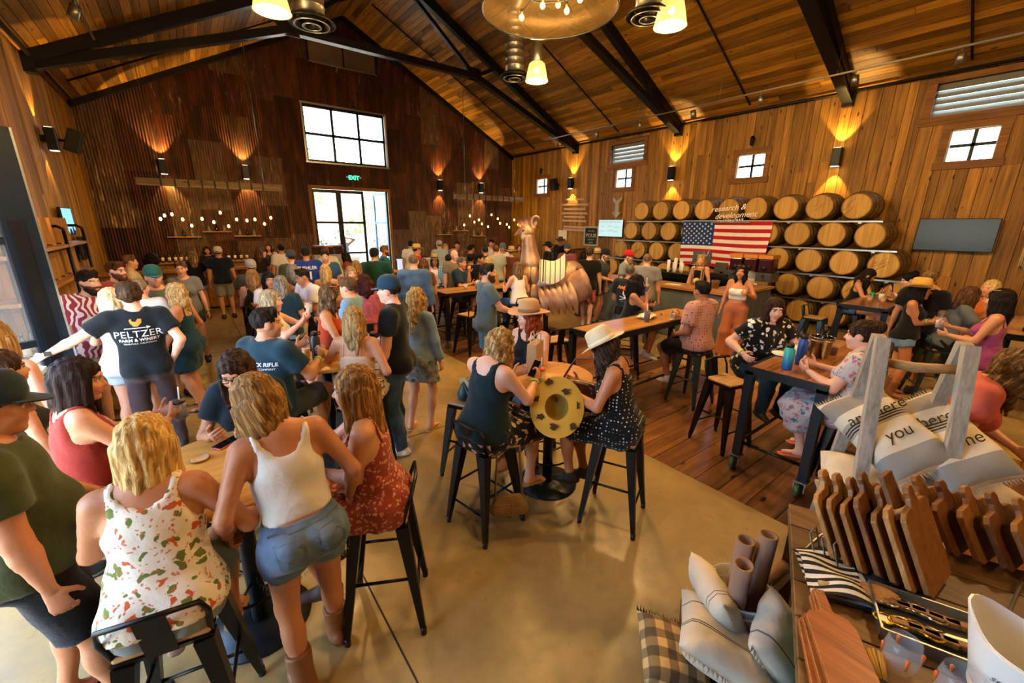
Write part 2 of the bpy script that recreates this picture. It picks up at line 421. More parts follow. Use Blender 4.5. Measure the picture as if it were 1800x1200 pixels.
# ---------------------------------------------------------------- windows, doors, louvres
FRAME = plain('dark green-black window steel', '#141b1c', .4, .5)
PALE = plain('pale jamb', '#d8cdb6', .6)
def window_right(n, y0, y1, z0, z1):
    w = empty('window_%d' % n, (XR, (y0+y1)/2, z0)); tag(w, kind='structure'); cy = (y0+y1)/2
    L = lambda a, b: MB().b2((a[0]-XR, a[1]-cy, a[2]-z0), (b[0]-XR, b[1]-cy, b[2]-z0))
    for a, b in (((XR-.03, y0-.14, z1), (XR+.02, y1+.14, z1+.14)), ((XR-.045, y0-.16, z0-.15), (XR+.02, y1+.16, z0)),
                 ((XR-.03, y0-.13, z0), (XR+.02, y0, z1)), ((XR-.03, y1, z0), (XR+.02, y1+.13, z1))): L(a, b).build('casing_board', TRIMWOOD, w)
    L((XR+.02, y0, z0), (XR+.16, y0+.02, z1)).build('jamb', PALE, w); L((XR+.02, y1-.02, z0), (XR+.16, y1, z1)).build('jamb', PALE, w)
    L((XR+.02, y0, z1-.02), (XR+.16, y1, z1)).build('head_jamb', PALE, w)
    mz = (z0+z1)/2
    L((XR+.11, y0, mz-.03), (XR+.15, y1, mz+.03)).build('muntin', FRAME, w); L((XR+.11, cy-.03, z0), (XR+.15, cy+.03, z1)).build('muntin', FRAME, w)
    for a in ((y0+.02, cy-.018), (cy+.018, y1-.02)):
        for b in ((z0, mz-.018), (mz+.018, z1-.02)): L((XR+.133, a[0], b[0]), (XR+.137, a[1], b[1])).build('pane', GLASS, w)
for i, q in enumerate(RW): window_right(i+1, *q)
LOUV = plain('translucent louvre blade', '#a9aca2', .35, .4, .1)
def louvre(y0, y1, z0, z1, label):
    e = empty('louvre_vent', (XR, (y0+y1)/2, z0), 0, label, 'louvre'); cy = (y0+y1)/2
    L = lambda a, b: MB().b2((a[0]-XR, a[1]-cy, a[2]-z0), (b[0]-XR, b[1]-cy, b[2]-z0))
    for a, b in (((XR-.03, y0-.13, z1), (XR+.02, y1+.13, z1+.11)), ((XR-.05, y0-.16, z0-.16), (XR+.02, y1+.16, z0)),
                 ((XR-.03, y0-.13, z0), (XR+.02, y0, z1)), ((XR-.03, y1, z0), (XR+.02, y1+.13, z1))): L(a, b).build('casing_board', TRIMWOOD, e)
    n = 5; h = (z1-z0)/n
    for i in range(n):
        zb = i*h
        MB().bar((.10, -(y1-y0)/2, zb+h*.5), (.10, (y1-y0)/2, zb+h*.5), .012, h*1.12, up=(.45, 0, 1)).build('louvre_blade', LOUV, e)
louvre(*RLV[0], 'metal louvre vent in a wood casing above a small window, beside the arrow')
louvre(*RLV[1], 'wide metal louvre vent under the eave above the wall television')
# gable window and folding door
def gwin():
    x0, x1, z0, z1 = WINH; w = empty('window_5', (x0, YB, z0)); tag(w, kind='structure')
    B = lambda a, b, y0=.08, y1=.14: MB().b2((a[0]-x0, y0, a[1]-z0), (b[0]-x0, y1, b[1]-z0))
    for a, b in (((x0, z0), (x1, z0+.08)), ((x0, z1-.08), (x1, z1)), ((x0, z0), (x0+.07, z1)), ((x1-.07, z0), (x1, z1))): B(a, b).build('window_frame', FRAME, w)
    xs_ = [x0+.05, x0+.05+(x1-x0-.1)/3, x0+.05+(x1-x0-.1)*2/3, x1-.05]; zm = (z0+z1)/2
    for x in xs_[1:3]: B((x-.042, z0), (x+.042, z1)).build('mullion', FRAME, w)
    B((x0, zm-.042), (x1, zm+.042)).build('mullion', FRAME, w)
    for a, b in zip(xs_[:-1], xs_[1:]):
        for c, d in ((z0+.06, zm-.025), (zm+.025, z1-.06)): B((a+.02, c), (b-.02, d), .108, .112).build('pane', GLASS, w)
    B((x1-.01, z0), (x1+.04, z1), -.03, .2).build('jamb', PALE, w); B((x0-.04, z0), (x0+.01, z1), -.03, .2).build('jamb', GALV, w)
    B((x0-.06, z1), (x1+.06, z1+.05), -.05, .2).build('head_flashing', GALV, w); B((x0-.06, z0-.05), (x1+.06, z0), -.05, .2).build('sill_flashing', GALV, w)
gwin()
def gdoor():
    x0, x1, z0, z1 = DOORH; d = empty('door_1', (x0, YB, 0)); tag(d, kind='structure')
    B = lambda a, b, y0=.03, y1=.1: MB().b2((a[0]-x0, y0, a[1]), (b[0]-x0, y1, b[1]))
    for a, b in (((x0-.1, 0), (x0, z1+.1)), ((x1, 0), (x1+.1, z1+.1)), ((x0, z1), (x1, z1+.1))): B(a, b, -.045, .2).build('door_casing', TRIMWOOD, d)
    W3 = (x1-x0)/3
    def leaf(mat):
        e = bpy.data.objects.new('door_leaf', None); COL.objects.link(e); e.parent = d
        C = lambda a, b, y0=-.03, y1=.03: MB().b2((a[0], y0, a[1]), (b[0], y1, b[1]))
        fr = MB()
        for a, b in (((0, 0), (.09, z1-.02)), ((W3-.09, 0), (W3, z1-.02))): fr.b2((a[0], -.03, a[1]), (b[0], .03, b[1]))
        for zz, h in ((0, .22), (1.15, .07), (2.26, .08), (z1-.13, .11)): fr.b2((.09, -.028, zz), (W3-.09, .028, zz+h))
        fr.build('leaf_frame', mat, e)
        for c, dd in ((.22, 1.15), (1.22, 2.26), (2.34, z1-.13)): C((.09, c), (W3-.09, dd), -.004, .004).build('pane', GLASS, e)
        return e
    a = leaf(FRAME); a.location = (0, .07, 0)
    b = leaf(FRAME); b.location = (W3, .07, 0)
    c = leaf(plain('blue-grey door leaf', '#4a6a80', .4, .3)); c.location = (x1-x0-.02, .1, 0); c.rotation_euler = (0, 0, math.radians(103))
    return d
gdoor()
# louvre under the ridge
e = empty('louvre_vent', (5.26, YB-.03, 7.42), 0, 'brown slatted louvre vent high in the gable under the ridge', 'louvre')
LB = plain('brown louvre slat', '#6d5a45', .5, .3)
for i in range(6): MB().bar((-1.12, -.02, .05+i*.105), (1.12, -.02, .05+i*.105), .012, .115, up=(0, -.4, 1)).build('louvre_blade', LB, e)
for x in (-1.13, 0, 1.13): MB().b2((x-.02, -.06, 0), (x+.02, .0, .66)).build('louvre_mullion', STEEL, e)
MB().tube([(-1.15, -.07, -.02), (1.15, -.07, -.02)], .018).build('actuator_rod', GALV, e)
# big steel and glass door standing open at the left
def ldoor():
    hx, hy = XL+.04, 5.2; fx, fy = -1.06, 5.72
    d = empty('door_2', (hx, hy, 0), math.atan2(fy-hy, fx-hx)); tag(d, kind='structure'); Wd = math.hypot(fx-hx, fy-hy); H = 3.06
    BS = plain('blue-black door steel', '#1a2530', .35, .5, .25, 6)
    MB().b2((0, -.035, .02), (.1, .035, H)).build('hinge_stile', BS, d)
    MB().b2((Wd-.24, -.035, .02), (Wd, .035, H)).build('lock_stile', BS, d, .006)
    MB().b2((Wd-.19, -.045, .75), (Wd-.1, -.036, 2.3)).build('stile_plate', STEEL, d)
    MB().b2((Wd-.19, .036, .75), (Wd-.1, .045, 2.3)).build('stile_plate', STEEL, d)
    for z, h in ((.02, .22), (1.18, .06), (2.1, .06), (H-.14, .14)): MB().b2((.1, -.03, z), (Wd-.24, .03, z+h)).build('rail', BS, d)
    for a, b in ((.24, 1.18), (1.24, 2.1), (2.16, H-.14)): MB().b2((.1, -.004, a), (Wd-.24, .004, b)).build('pane', GLASS, d)
    MB().tube([(Wd-.05, .04, 1.5), (Wd-.05, .09, 1.5), (Wd+.03, .09, 1.5)], .01).build('latch', GALV, d)
    MB().b2((Wd-.012, -.036, .02), (Wd+.004, .036, H)).build('edge_strip', ZINC, d)
ldoor()
fr = MB()
for a, b in (((XL-.2, 1.1, 0), (XL+.02, 1.2, 3.2)), ((XL-.2, 5.15, 0), (XL+.02, 5.25, 3.2)), ((XL-.2, 1.1, 3.1), (XL+.02, 5.25, 3.2))): fr.b2(a, b)
tag(fr.build('door_3', STEEL), kind='structure')

# ---------------------------------------------------------------- outdoors
GROUND = plain('pale dry ground', '#cdbb98', .9, 0, .2, .6, kind='pos')
tag(MB().b2((-60, YB+.25, -.14), (70, 90, -.02)).build('ground', GROUND), kind='structure')
tag(MB().b2((-60, -30, -.14), (XL-.2, YB+.25, -.02)).build('terrain', GROUND), kind='structure')
hill = MB().grid(lambda u, v: (-60+130*u, 34+40*v, -.1 + 15*(v**.8)*(1+.25*math.sin(9*u)+.15*math.sin(23*u+3*v))), 40, 12)
HILLM = plain('dry scrub hillside', '#b9a888', .95, 0, .35, .35, kind='pos')
tag(hill.build('hill', HILLM), kind='structure')
LEAFM = plain('sunlit green leaf', '#6f8f4c', .6, 0, .35, 3, kind='pos')  # plain leaf green, varied by noise
STEM = plain('brown plant stem', '#5b4630', .8)
def shrub(x, y, r, h, label, z0=0.0, nl=260):
    e = empty('garden_shrub', (x, y, z0), 0, label, 'shrub', 'shrubs outside the folding door')
    mb = MB()
    for i in range(nl):
        a = random.uniform(0, 2*PI); ph = random.uniform(-.3, 1); rr = r*random.uniform(.5, 1)*math.sqrt(max(.05, 1-ph*ph*.8))
        c = np.array([rr*math.cos(a), rr*math.sin(a), h*(.55+.45*ph*random.uniform(.7, 1))]); s_ = random.uniform(.05, .12)*max(r, .5)
        d1 = vnorm(RNG.normal(size=3))*s_; d2 = vnorm(np.cross(d1, RNG.normal(size=3)))*s_*.6
        mb.add([c-d1, c+d2, c+d1, c-d2], [(0, 1, 2, 3)])
    f = mb.build('foliage', LEAFM, e); f['kind'] = 'stuff'
    MB().tube([(0, 0, 0), (.03, .02, h*.6)], .03).build('stem', STEM, e)
shrub(4.4, 19.6, .8, 1.7, 'leafy green shrub outside the first pane of the folding door')
shrub(5.9, 20.6, .55, 1.4, 'small green bush growing from the stone planter outside the door', .75)
shrub(7.9, 20.2, .9, 1.9, 'green shrub seen through the open door leaf')
shrub(3.0, 24, 1.6, 3.0, 'pale bush on the hillside, behind the door panes')
shrub(9.5, 26, 2.0, 3.6, 'bush on the hillside beyond the open door leaf')
shrub(5.2, 30, 2.6, 7.6, 'tall tree on the slope seen in the gable window', 0, 420)
pl = empty('stone_planter', (5.9, 20.6, 0), 0, 'pale square stone planter outside the folding door', 'planter')
STONE = plain('pale stone', '#cfc6b4', .8, 0, .1, 4)
MB().b2((-.45, -.45, 0), (.45, .45, .68)).build('planter_box', STONE, pl, .02); MB().b2((-.52, -.52, .68), (.52, .52, .8)).build('planter_rim', STONE, pl, .02)

# ---------------------------------------------------------------- roof steel
def truss(y, label):
    e = empty('roof_truss', (RIDX, y, EAVE), 0, label, 'truss', 'steel roof trusses')
    hw = XR-RIDX
    def P(dx, z): return np.array([dx, 0, z-EAVE])
    for s in (-1, 1):
        MB().bar(P(s*(hw-.02), EAVE-.08), P(0, 8.95-.14), .16, .25).build('rafter', STEEL, e)
        MB().bar(P(s*(hw-.05), EAVE-.2), P(s*hw*.36, 6.72), .13, .17).build('lower_chord', STEEL, e)
        MB().bar(P(s*(hw-.05), EAVE-.285), P(s*hw*.36, 6.635), .2, .014).build('lower_flange', STEEL2, e)
        MB().bar(P(s*hw*.36, 6.72), P(s*.02, 8.75), .1, .1).build('king_strut', STEEL, e)
        MB().bar(P(s*hw*.36, 6.72), P(s*hw*.46, roofz(RIDX+hw*.46)-.2), .1, .1).build('strut', STEEL, e)
        MB().box(P(s*hw*.36, 6.76), (.42, .03, .36)).build('gusset_plate', STEEL, e)
        MB().box(P(s*(hw-.08), EAVE-.17), (.16, .2, .3)).build('end_plate', STEEL, e)
    MB().bar(P(-hw*.36, 6.72), P(hw*.36, 6.72), .13, .17).build('tie_chord', STEEL, e)
    MB().bar(P(-hw*.36, 6.635), P(hw*.36, 6.635), .2, .014).build('tie_flange', STEEL2, e)
truss(12.42, 'black steel roof truss nearest the rusted gable wall')
truss(8.05, 'black steel roof truss between the two nearer the wine barrels, passing behind the chandelier')
truss(3.8, 'black steel roof truss ending at the wall above the barrels, right of the others')
def rafter_pair(y, label):
    e = empty('gable_rafter', (RIDX, y, EAVE), 0, label, 'rafter')
    for s in (-1, 1): MB().bar((s*(XR-RIDX), 0, -.05), (0, 0, 8.95-EAVE-.05), .12, .16).build('rafter', STEEL, e)
rafter_pair(YB-.12, 'black steel rafter angle along the top of the gable wall')
def pipe(name, pts, r, mat, label, cat='pipe', group=None):
    pts = [np.array(p, float) for p in pts]; o = np.array(pts[0]); q = MB().tube([p-o for p in pts], r, 8).build(name, mat)
    q.location = o; return tag(q, label, cat, group)
PIPE = plain('dark sprinkler pipe', '#191614', .4, .5)
pipe('sprinkler_main', [(XR-.12, -2, EAVE-.02), (XR-.12, YB-.1, EAVE-.02)], .035, PIPE, 'dark sprinkler main running along the top of the barrel wall')
pipe('sprinkler_main', [(XL+.12, 5, EAVE-.02), (XL+.12, YB-.1, EAVE-.02)], .04, PIPE, 'dark sprinkler main along the top of the wall with the pipe shelves')
for y_, nm in ((14.6, 'nearest the gable'), (10.2, 'between the two farther trusses'), (5.9, 'over the tasting bar'), (1.9, 'above the wide louvre vent')):
    x_ = XR-.3; pipe('sprinkler_branch', [(x_, y_, roofz(x_)-.06), (RIDX+.3, y_, roofz(RIDX+.3)-.06)], .022, PIPE, 'thin black sprinkler pipe climbing the roof slope ' + nm, 'pipe', 'sprinkler branch pipes')
pipe('sprinkler_branch', [(XL+.3, 14.6, roofz(XL+.3)-.06), (RIDX-.3, 14.6, roofz(RIDX-.3)-.06)], .022, PIPE, 'thin black sprinkler pipe on the roof slope over the bar with bottles', 'pipe', 'sprinkler branch pipes')
# ---------------------------------------------------------------- lamps
WARM = (1.0, .62, .24); WARM2 = (1.0, .58, .16)
def point(name, loc, power, color, parent=None, size=.06):
    l = bpy.data.lights.new(name, 'POINT'); l.energy = power; l.color = color; l.shadow_soft_size = size
    o = bpy.data.objects.new(name, l); COL.objects.link(o); o.location = loc; o.parent = parent; return o
def spot(name, loc, d, power, color, ang_, parent=None, blend=.5, size=.03):
    l = bpy.data.lights.new(name, 'SPOT'); l.energy = power; l.color = color; l.spot_size = math.radians(ang_); l.spot_blend = blend; l.shadow_soft_size = size
    o = bpy.data.objects.new(name, l); COL.objects.link(o); o.location = loc; o.parent = parent
    o.rotation_euler = Vector(d).to_track_quat('-Z', 'Y').to_euler(); return o
LENS = emit('warm lamp lens', (1, .75, .4), 12)
def sconce(p, n, label, power=60, up=True):
    """box up-and-down wall light; n = outward wall normal"""
    e = empty('wall_sconce', p, math.atan2(-n[0], n[1]), label, 'sconce', 'up and down wall lights')
    MB().b2((-.09, .06, -.2), (.09, .21, .2)).build('lamp_body', STEEL2, e, .006)
    MB().b2((-.05, -.02, -.06), (.05, .06, .06)).build('wall_bracket', STEEL, e)
    MB().b2((-.07, .08, .2), (.07, .19, .204)).build('upper_lens', LENS, e); MB().b2((-.07, .08, -.204), (.07, .19, -.2)).build('lower_lens', LENS, e)
    spot('upper_beam', (0, .12, .22), (0, -.12, 1), power, WARM2, 74, e, .25); spot('lower_beam', (0, .12, -.22), (0, -.12, -1), power*.75, WARM2, 66, e, .25)
for y_, t_ in ((12.53, 'beside the black loudspeaker and the hanging rung signs'), (8.1, 'above the top barrels between two small windows'), (3.79, 'above the last barrels of the top row')):
    sconce((XR-.03, y_, 3.86), (-1, 0), 'dark box sconce on the cedar wall ' + t_, 120)
for x_, t_ in ((-.2, 'above the left end of the hanging beam'), (1.84, 'above the middle of the hanging beam'), (8.74, 'between the tall window and the farther hanging beam'), (10.77, 'above the farther hanging beam, nearest the corner')):
    sconce((x_, YB-.05, 3.82), (0, -1), 'dark box sconce on rusted iron ' + t_, 170)
sconce((XL+.02, 12.14, 3.78), (1, 0), 'dark box sconce on the cedar wall next to a loudspeaker, over the pipe shelves', 85)
def speaker(p, n, label, tilt=.2):
    e = empty('loudspeaker', p, math.atan2(-n[0], n[1]), label, 'loudspeaker')
    R = Rx(-tilt)
    MB().box((0, .26, 0), (.27, .24, .46), R=R).build('cabinet', BLACK, e, .015)
    MB().box(np.array((0, .26, 0))+R@np.array((0, .123, 0)), (.24, .01, .43), R=R).build('grille', plain('speaker grille', '#050506', .8), e)
    MB().tube([(0, -.02, 0), (0, .16, 0)], .03).build('mounting_arm', STEEL, e)
speaker((XR-.03, 13.35, 3.86), (-1, 0), 'black loudspeaker on the cedar wall above the rung signs')
speaker((XL+.02, 13.6, 3.95), (1, 0), 'black loudspeaker tilted down on the wall over the pipe shelves', .35)
SHADE_M = None
def m_shade():
    t = NT('ribbed glowing glass shade'); t.b.inputs['Emission Color'].default_value = (1, .62, .2, 1); t.b.inputs['Emission Strength'].default_value = .55
    t.b.inputs['Alpha'].default_value = .72; return t.out('#e0b96a', .3)
SHADE_M = m_shade(); BULB = emit('glowing lamp bulb', (1, .72, .35), 22); FIL = emit('amber edison bulb', (1, .5, .12), 10)
def pendant(p, label, power=260, parts=True):
    e = empty('pendant_lamp', p, 0, label, 'pendant lamp', 'pendant lamps')
    zr = roofz(p[0])-p[2]
    MB().tube([(0, 0, .62), (0, 0, zr)], .008).build('cord', BLACK, e)
    MB().lathe([(.03, .66), (.105, .63), (.105, .3), (.09, .28)], n=18).build('lamp_housing', GALV, e)
    MB().ring([(.1, .3), (.15, .26), (.185, .12), (.215, -.02), (.222, -.03), (.205, -.03), (.175, .12), (.14, .25), (.095, .29)], n=28).build('glass_shade', SHADE_M, e)
    MB().ball((0, 0, .16), .05, 10).build('bulb', BULB, e)
    point('lamp_light', (0, 0, -.06), power, WARM, e, .1)
pendant((1.31, 6.7, 4.86), 'ribbed glass pendant lamp beside the round air diffuser over the crowd by the shelves', 150)
pendant((5.91, 7.0, 5.0), 'ribbed glass pendant lamp hanging below the chandelier beside a duct')
pendant((5.75, 4.0, 4.95), 'ribbed glass pendant lamp at the roof slope right of the chandelier')
for i, p in enumerate(((1.31, 2.2, 4.9), (5.8, -.2, 4.9), (1.31, -2.4, 4.9), (5.8, -4, 4.9))):  # lamps added out of view, continuing the rows, to light the hall
    pendant(p, 'added unseen ribbed glass pendant lamp over the ' + ('open steel door', 'retail table', 'entry side of the room', 'cedar wall side behind the retail table')[i], (110, 300, 160, 260)[i])
DUCT = plain('spiral duct metal', '#8d8a80', .35, .85, .12, 20)
def spiral(r, z0, z1, n=20):
    pr = []; z = z0
    while z < z1: pr += [(r, z), (r, z+.10), (r+.008, z+.108), (r+.008, z+.118)]; z += .126
    return pr + [(r, z1)]
def duct(p, label, top=None, elbow=None):
    e = empty('air_duct', p, 0, label, 'duct', 'hanging ducts with round diffusers'); zr = (roofz(p[0])-p[2]) if top is None else top
    MB().lathe(spiral(.185, .08, zr), n=20).build('duct_pipe', DUCT, e)
    for k, (r0, r1, z0, z1) in enumerate(((.2, .31, .08, .0), (.15, .23, .05, -.03), (.05, .12, .02, -.045))):
        MB().ring([(r0, z0), (r0+.015, z0), (r1, z1+.012), (r1, z1), (r1-.02, z1), (r0, z0-.02)], n=28).build('diffuser_ring', BLACK if k == 0 else STEEL2, e)
        MB().tube([(r1*math.cos(a*PI/14), r1*math.sin(a*PI/14), z1) for a in range(28)], .007, 6, True).build('diffuser_rim', GALV if k else BLACK, e)
    if elbow is not None:
        pts = [(0, 0, zr)] + [(elbow[0]*t, elbow[1]*t, zr+elbow[2]*math.sin(t*PI/2)) for t in (.15, .35, .6, .85, 1)] + [(elbow[0]*2, elbow[1]*2, zr+elbow[2]*1.35)]
        MB().tube(pts, .185, 20).build('duct_elbow', DUCT, e)
duct((1.87, 7.1, 4.97), 'vertical spiral duct with black round diffuser beside a pendant lamp near the gable peak')
duct((5.9, 7.69, 5.2), 'spiral duct with an elbow and black round diffuser behind the chandelier', 1.1, (.1, -.5, .5))
duct((5.63, 4.28, 5.1), 'vertical spiral duct with black round diffuser above the barrels side of the room')
def chandelier():
    c = np.array([0, 0, CAMH]) + ray(966, 18)*(1.8*FPX/237)
    e = empty('drum_chandelier', c, 0, 'large mesh drum chandelier with bare amber bulbs under the roof', 'chandelier')
    t = NT('fine wire mesh'); t.b.inputs['Alpha'].default_value = .2; MESHM = t.out('#6b5636', .4, .5)
    MB().ring([(.9, 0), (.9, .62), (.897, .62), (.897, 0)], n=48).build('drum_shade', MESHM, e)
    for z in (0, .62): MB().tube([(.9*math.cos(k*PI/24), .9*math.sin(k*PI/24), z) for k in range(48)], .012, 6, True).build('hoop', STEEL2, e)
    MB().lathe([(.02, .55), (.09, .5), (.12, .34), (.05, .2), (.02, .14)], n=16).build('hub', GALV, e)
    MB().tube([(.5*math.cos(k*PI/24), .5*math.sin(k*PI/24), .3) for k in range(48)], .012, 6, True).build('inner_hoop', STEEL2, e)
    for k in range(14):
        a = 2*PI*k/14+.2; r = .62 if k % 2 else .4; z = .12+.1*((k*5) % 3)
        arm = MB().tube([(.05*math.cos(a), .05*math.sin(a), .35), (r*math.cos(a), r*math.sin(a), z+.07)], .008, 6).build('arm', STEEL2, e)
        MB().cyl((r*math.cos(a), r*math.sin(a), z+.1), (r*math.cos(a), r*math.sin(a), z+.03), .018, .018, 8).build('socket', plain('brass socket', '#8a6a35', .3, .9), arm)
        MB().ball((r*math.cos(a), r*math.sin(a), z), .036, 10, (1, 1, 1.2)).build('bulb', emit('chandelier bulb', (1, .55, .15), 9), arm)
    MB().tube([(0, 0, .5), (0, 0, roofz(c[0])-c[2])], .02).build('stem', STEEL, e)
    point('lamp_light', (0, 0, .1), 420, WARM2, e, .45)
chandelier()
# track lighting
def track(x, y0, y1, z, heads, label, hl):
    e = empty('light_track', (x, y0, z), 0, label, 'track light')
    MB().b2((-.015, 0, -.015), (.015, y1-y0, .015)).build('rail', GALV, e)
    for k in range(5):
        yy = (y1-y0)*(k+.3)/5; MB().tube([(0, yy, 0), (0, yy, roofz(x)-z)], .005, 6).build('hanger_rod', GALV, e)
    for k, yy in enumerate(heads):
        MB().tube([(0, yy-y0, 0), (0, yy-y0, -.08)], .008, 6).build('head_stem', GALV, e)
        s_ = -1 if x < RIDX else 1
        MB().lathe([(.02, 0), (.065, -.01), (.07, -.2), (.06, -.2)], (0, yy-y0, -.08), 12, R=Ry(-.35*s_)).build('spot_head', GALV, e)
track(11.3, .5, 12.9, 5.33, (12.2, 10.3, 8.6, 6.9, 5.2, 3.4, 1.9), 'pale track with small spotlights hung along the cedar wall above the barrels', None)
track(-.75, 7.5, 11.5, 5.45, (8.4, 9.7), 'short light track with two spotlights high over the pipe shelves', None)
# hanging timber beams wrapped with cable and edison bulbs
BEAMW = wood('rough grey beam', '#6b5440', '#a38a68', 0, .8, .1, '#2a1d12')
def beam(x0, x1, y, z, xs_bulb, label):
    e = empty('hanging_beam', ((x0+x1)/2, y, z), 0, label, 'beam lamp', 'hanging beam lamps'); h = (x1-x0)/2
    MB().b2((-h, -.09, -.09), (h, .09, .09)).build('timber', BEAMW, e, .01)
    for s in (-.72, .72): MB().tube([(s*h, 0, .09), (s*h, 0, roofz((x0+x1)/2+s*h)-z)], .008, 6).build('hanger_cable', GALV, e); MB().tube([(s*h, 0, .09), (s*h, 0, .55)], .022, 6).build('turnbuckle', GALV, e)
    for k in range(9): 
        xx = -h*.7+h*1.4*k/8; MB().b2((xx-.02, -.1, -.1), (xx+.02, .1, .1)).build('cable_wrap', BLACK, e)
    for k, (bx, bz) in enumerate(xs_bulb):
        a = MB().tube([(bx-(x0+x1)/2, 0, -.09), (bx-(x0+x1)/2, .0, bz-z+.1)], .004, 5).build('bulb_cord', BLACK, e)
        MB().lathe([(.016, .1), (.018, .05), (.02, .04)], (bx-(x0+x1)/2, 0, bz-z), 8).build('socket', BLACK, a)
        MB().lathe([(.012, .045), (.03, .01), (.034, -.02), (.018, -.05), (.001, -.056)], (bx-(x0+x1)/2, 0, bz-z), 10).build('bulb', FIL, a)
    for s in (-.5, .5): point('bulb_light', (s*h, -.1, -.85), 26, WARM2, e, .5)
def bulbs(px, Y): return [(ony(a, b, Y)[0], ony(a, b, Y)[2]) for a, b in px]
beam(-.8, 2.56, 15.0, 3.3, bulbs(((282, 384), (289, 378), (302, 376), (321, 385), (337, 396), (355, 384), (376, 390), (387, 373), (402, 397), (416, 385), (434, 387), (448, 385), (465, 393), (476, 382)), 15.0), 'rough hanging beam with dangling bulbs over the bottle bar near the pipe shelves')
beam(8.6, 12.0, 15.0, 3.32, bulbs(((826, 379), (816, 395), (834, 390), (842, 386), (847, 393), (858, 398), (864, 377), (875, 384), (879, 392), (891, 394), (895, 399), (904, 386), (911, 394)), 15.0), 'rough hanging beam with dangling bulbs over the far bar by the barrel-wall corner')
# exit sign
e = empty('exit_sign', (5.26, YB-.05, 3.78), 0, 'green illuminated exit sign between the gable window and folding door', 'sign')
MB().b2((-.17, -.03, 0), (.17, .02, .2)).build('sign_box', BLACK, e)
def text_mesh(body, size, bold=0.0, shear=0.0, align='CENTER', sp=1.0):
    c = bpy.data.curves.new('t', 'FONT'); c.body = body; c.size = size; c.align_x = align; c.align_y = 'CENTER'; c.offset = bold; c.shear = shear; c.space_character = sp
    c.resolution_u = 3
    o = bpy.data.objects.new('t', c); COL.objects.link(o); dg = bpy.context.evaluated_depsgraph_get()
    me = bpy.data.meshes.new_from_object(o.evaluated_get(dg)); bpy.data.objects.remove(o); bpy.data.curves.remove(c)
    me.materials.clear(); return me
def text(body, size, mat, parent, M4, name='lettering', **kw):
    me = text_mesh(body, size, **kw); me.transform(M4); me.materials.append(mat); return link(name, me, parent)
def wallmat(loc, right, up):
    r = vnorm(right); u = vnorm(up); n = np.cross(r, u); m = Matrix.Identity(4)
    for i in range(3): m[i][0], m[i][1], m[i][2], m[i][3] = r[i], u[i], n[i], loc[i]
    return m
text('EXIT', .19, emit('green sign light', (.02, 1, .25), 5), e, wallmat((0, -.034, .1), (1, 0, 0), (0, 0, 1)), bold=.004)
for s in (-1, 1): MB().ball((s*.24, -.02, .12), .035, 8).build('emergency_lamp', WHITE, e)
# ---------------------------------------------------------------- implicit-surface modelling
def A(*v): return np.array(v, float)
def rc(a, b, ra, rb, n=None, s=1.0, k=.02, cut=None, sub=False):
    return dict(t='c', a=np.asarray(a, float), b=np.asarray(b, float), ra=ra, rb=rb, n=None if n is None else vnorm(n), s=s, k=k, cut=cut, sub=sub)
def el(c, r, R=None, k=.02, cut=None, sub=False):
    return dict(t='e', c=np.asarray(c, float), r=np.asarray(r, float), R=np.eye(3) if R is None else np.asarray(R), k=k, cut=cut, sub=sub)
def pmove(ps, R, T):
    out = []
    for p in ps:
        q = dict(p)
        if p['t'] == 'c':
            q['a'] = R@p['a']+T; q['b'] = R@p['b']+T
            if p['n'] is not None: q['n'] = R@p['n']
        else: q['c'] = R@p['c']+T; q['R'] = R@p['R']
        if p['cut'] is not None: q['cut'] = [(R@c+T, R@n) for c, n in p['cut']]
        out.append(q)
    return out
def infl(ps, d, **kw):
    out = []
    for p in ps:
        q = dict(p, **kw)
        if p['t'] == 'c': q['ra'] = p['ra']+d; q['rb'] = p['rb']+d
        else: q['r'] = p['r']+d
        out.append(q)
    return out
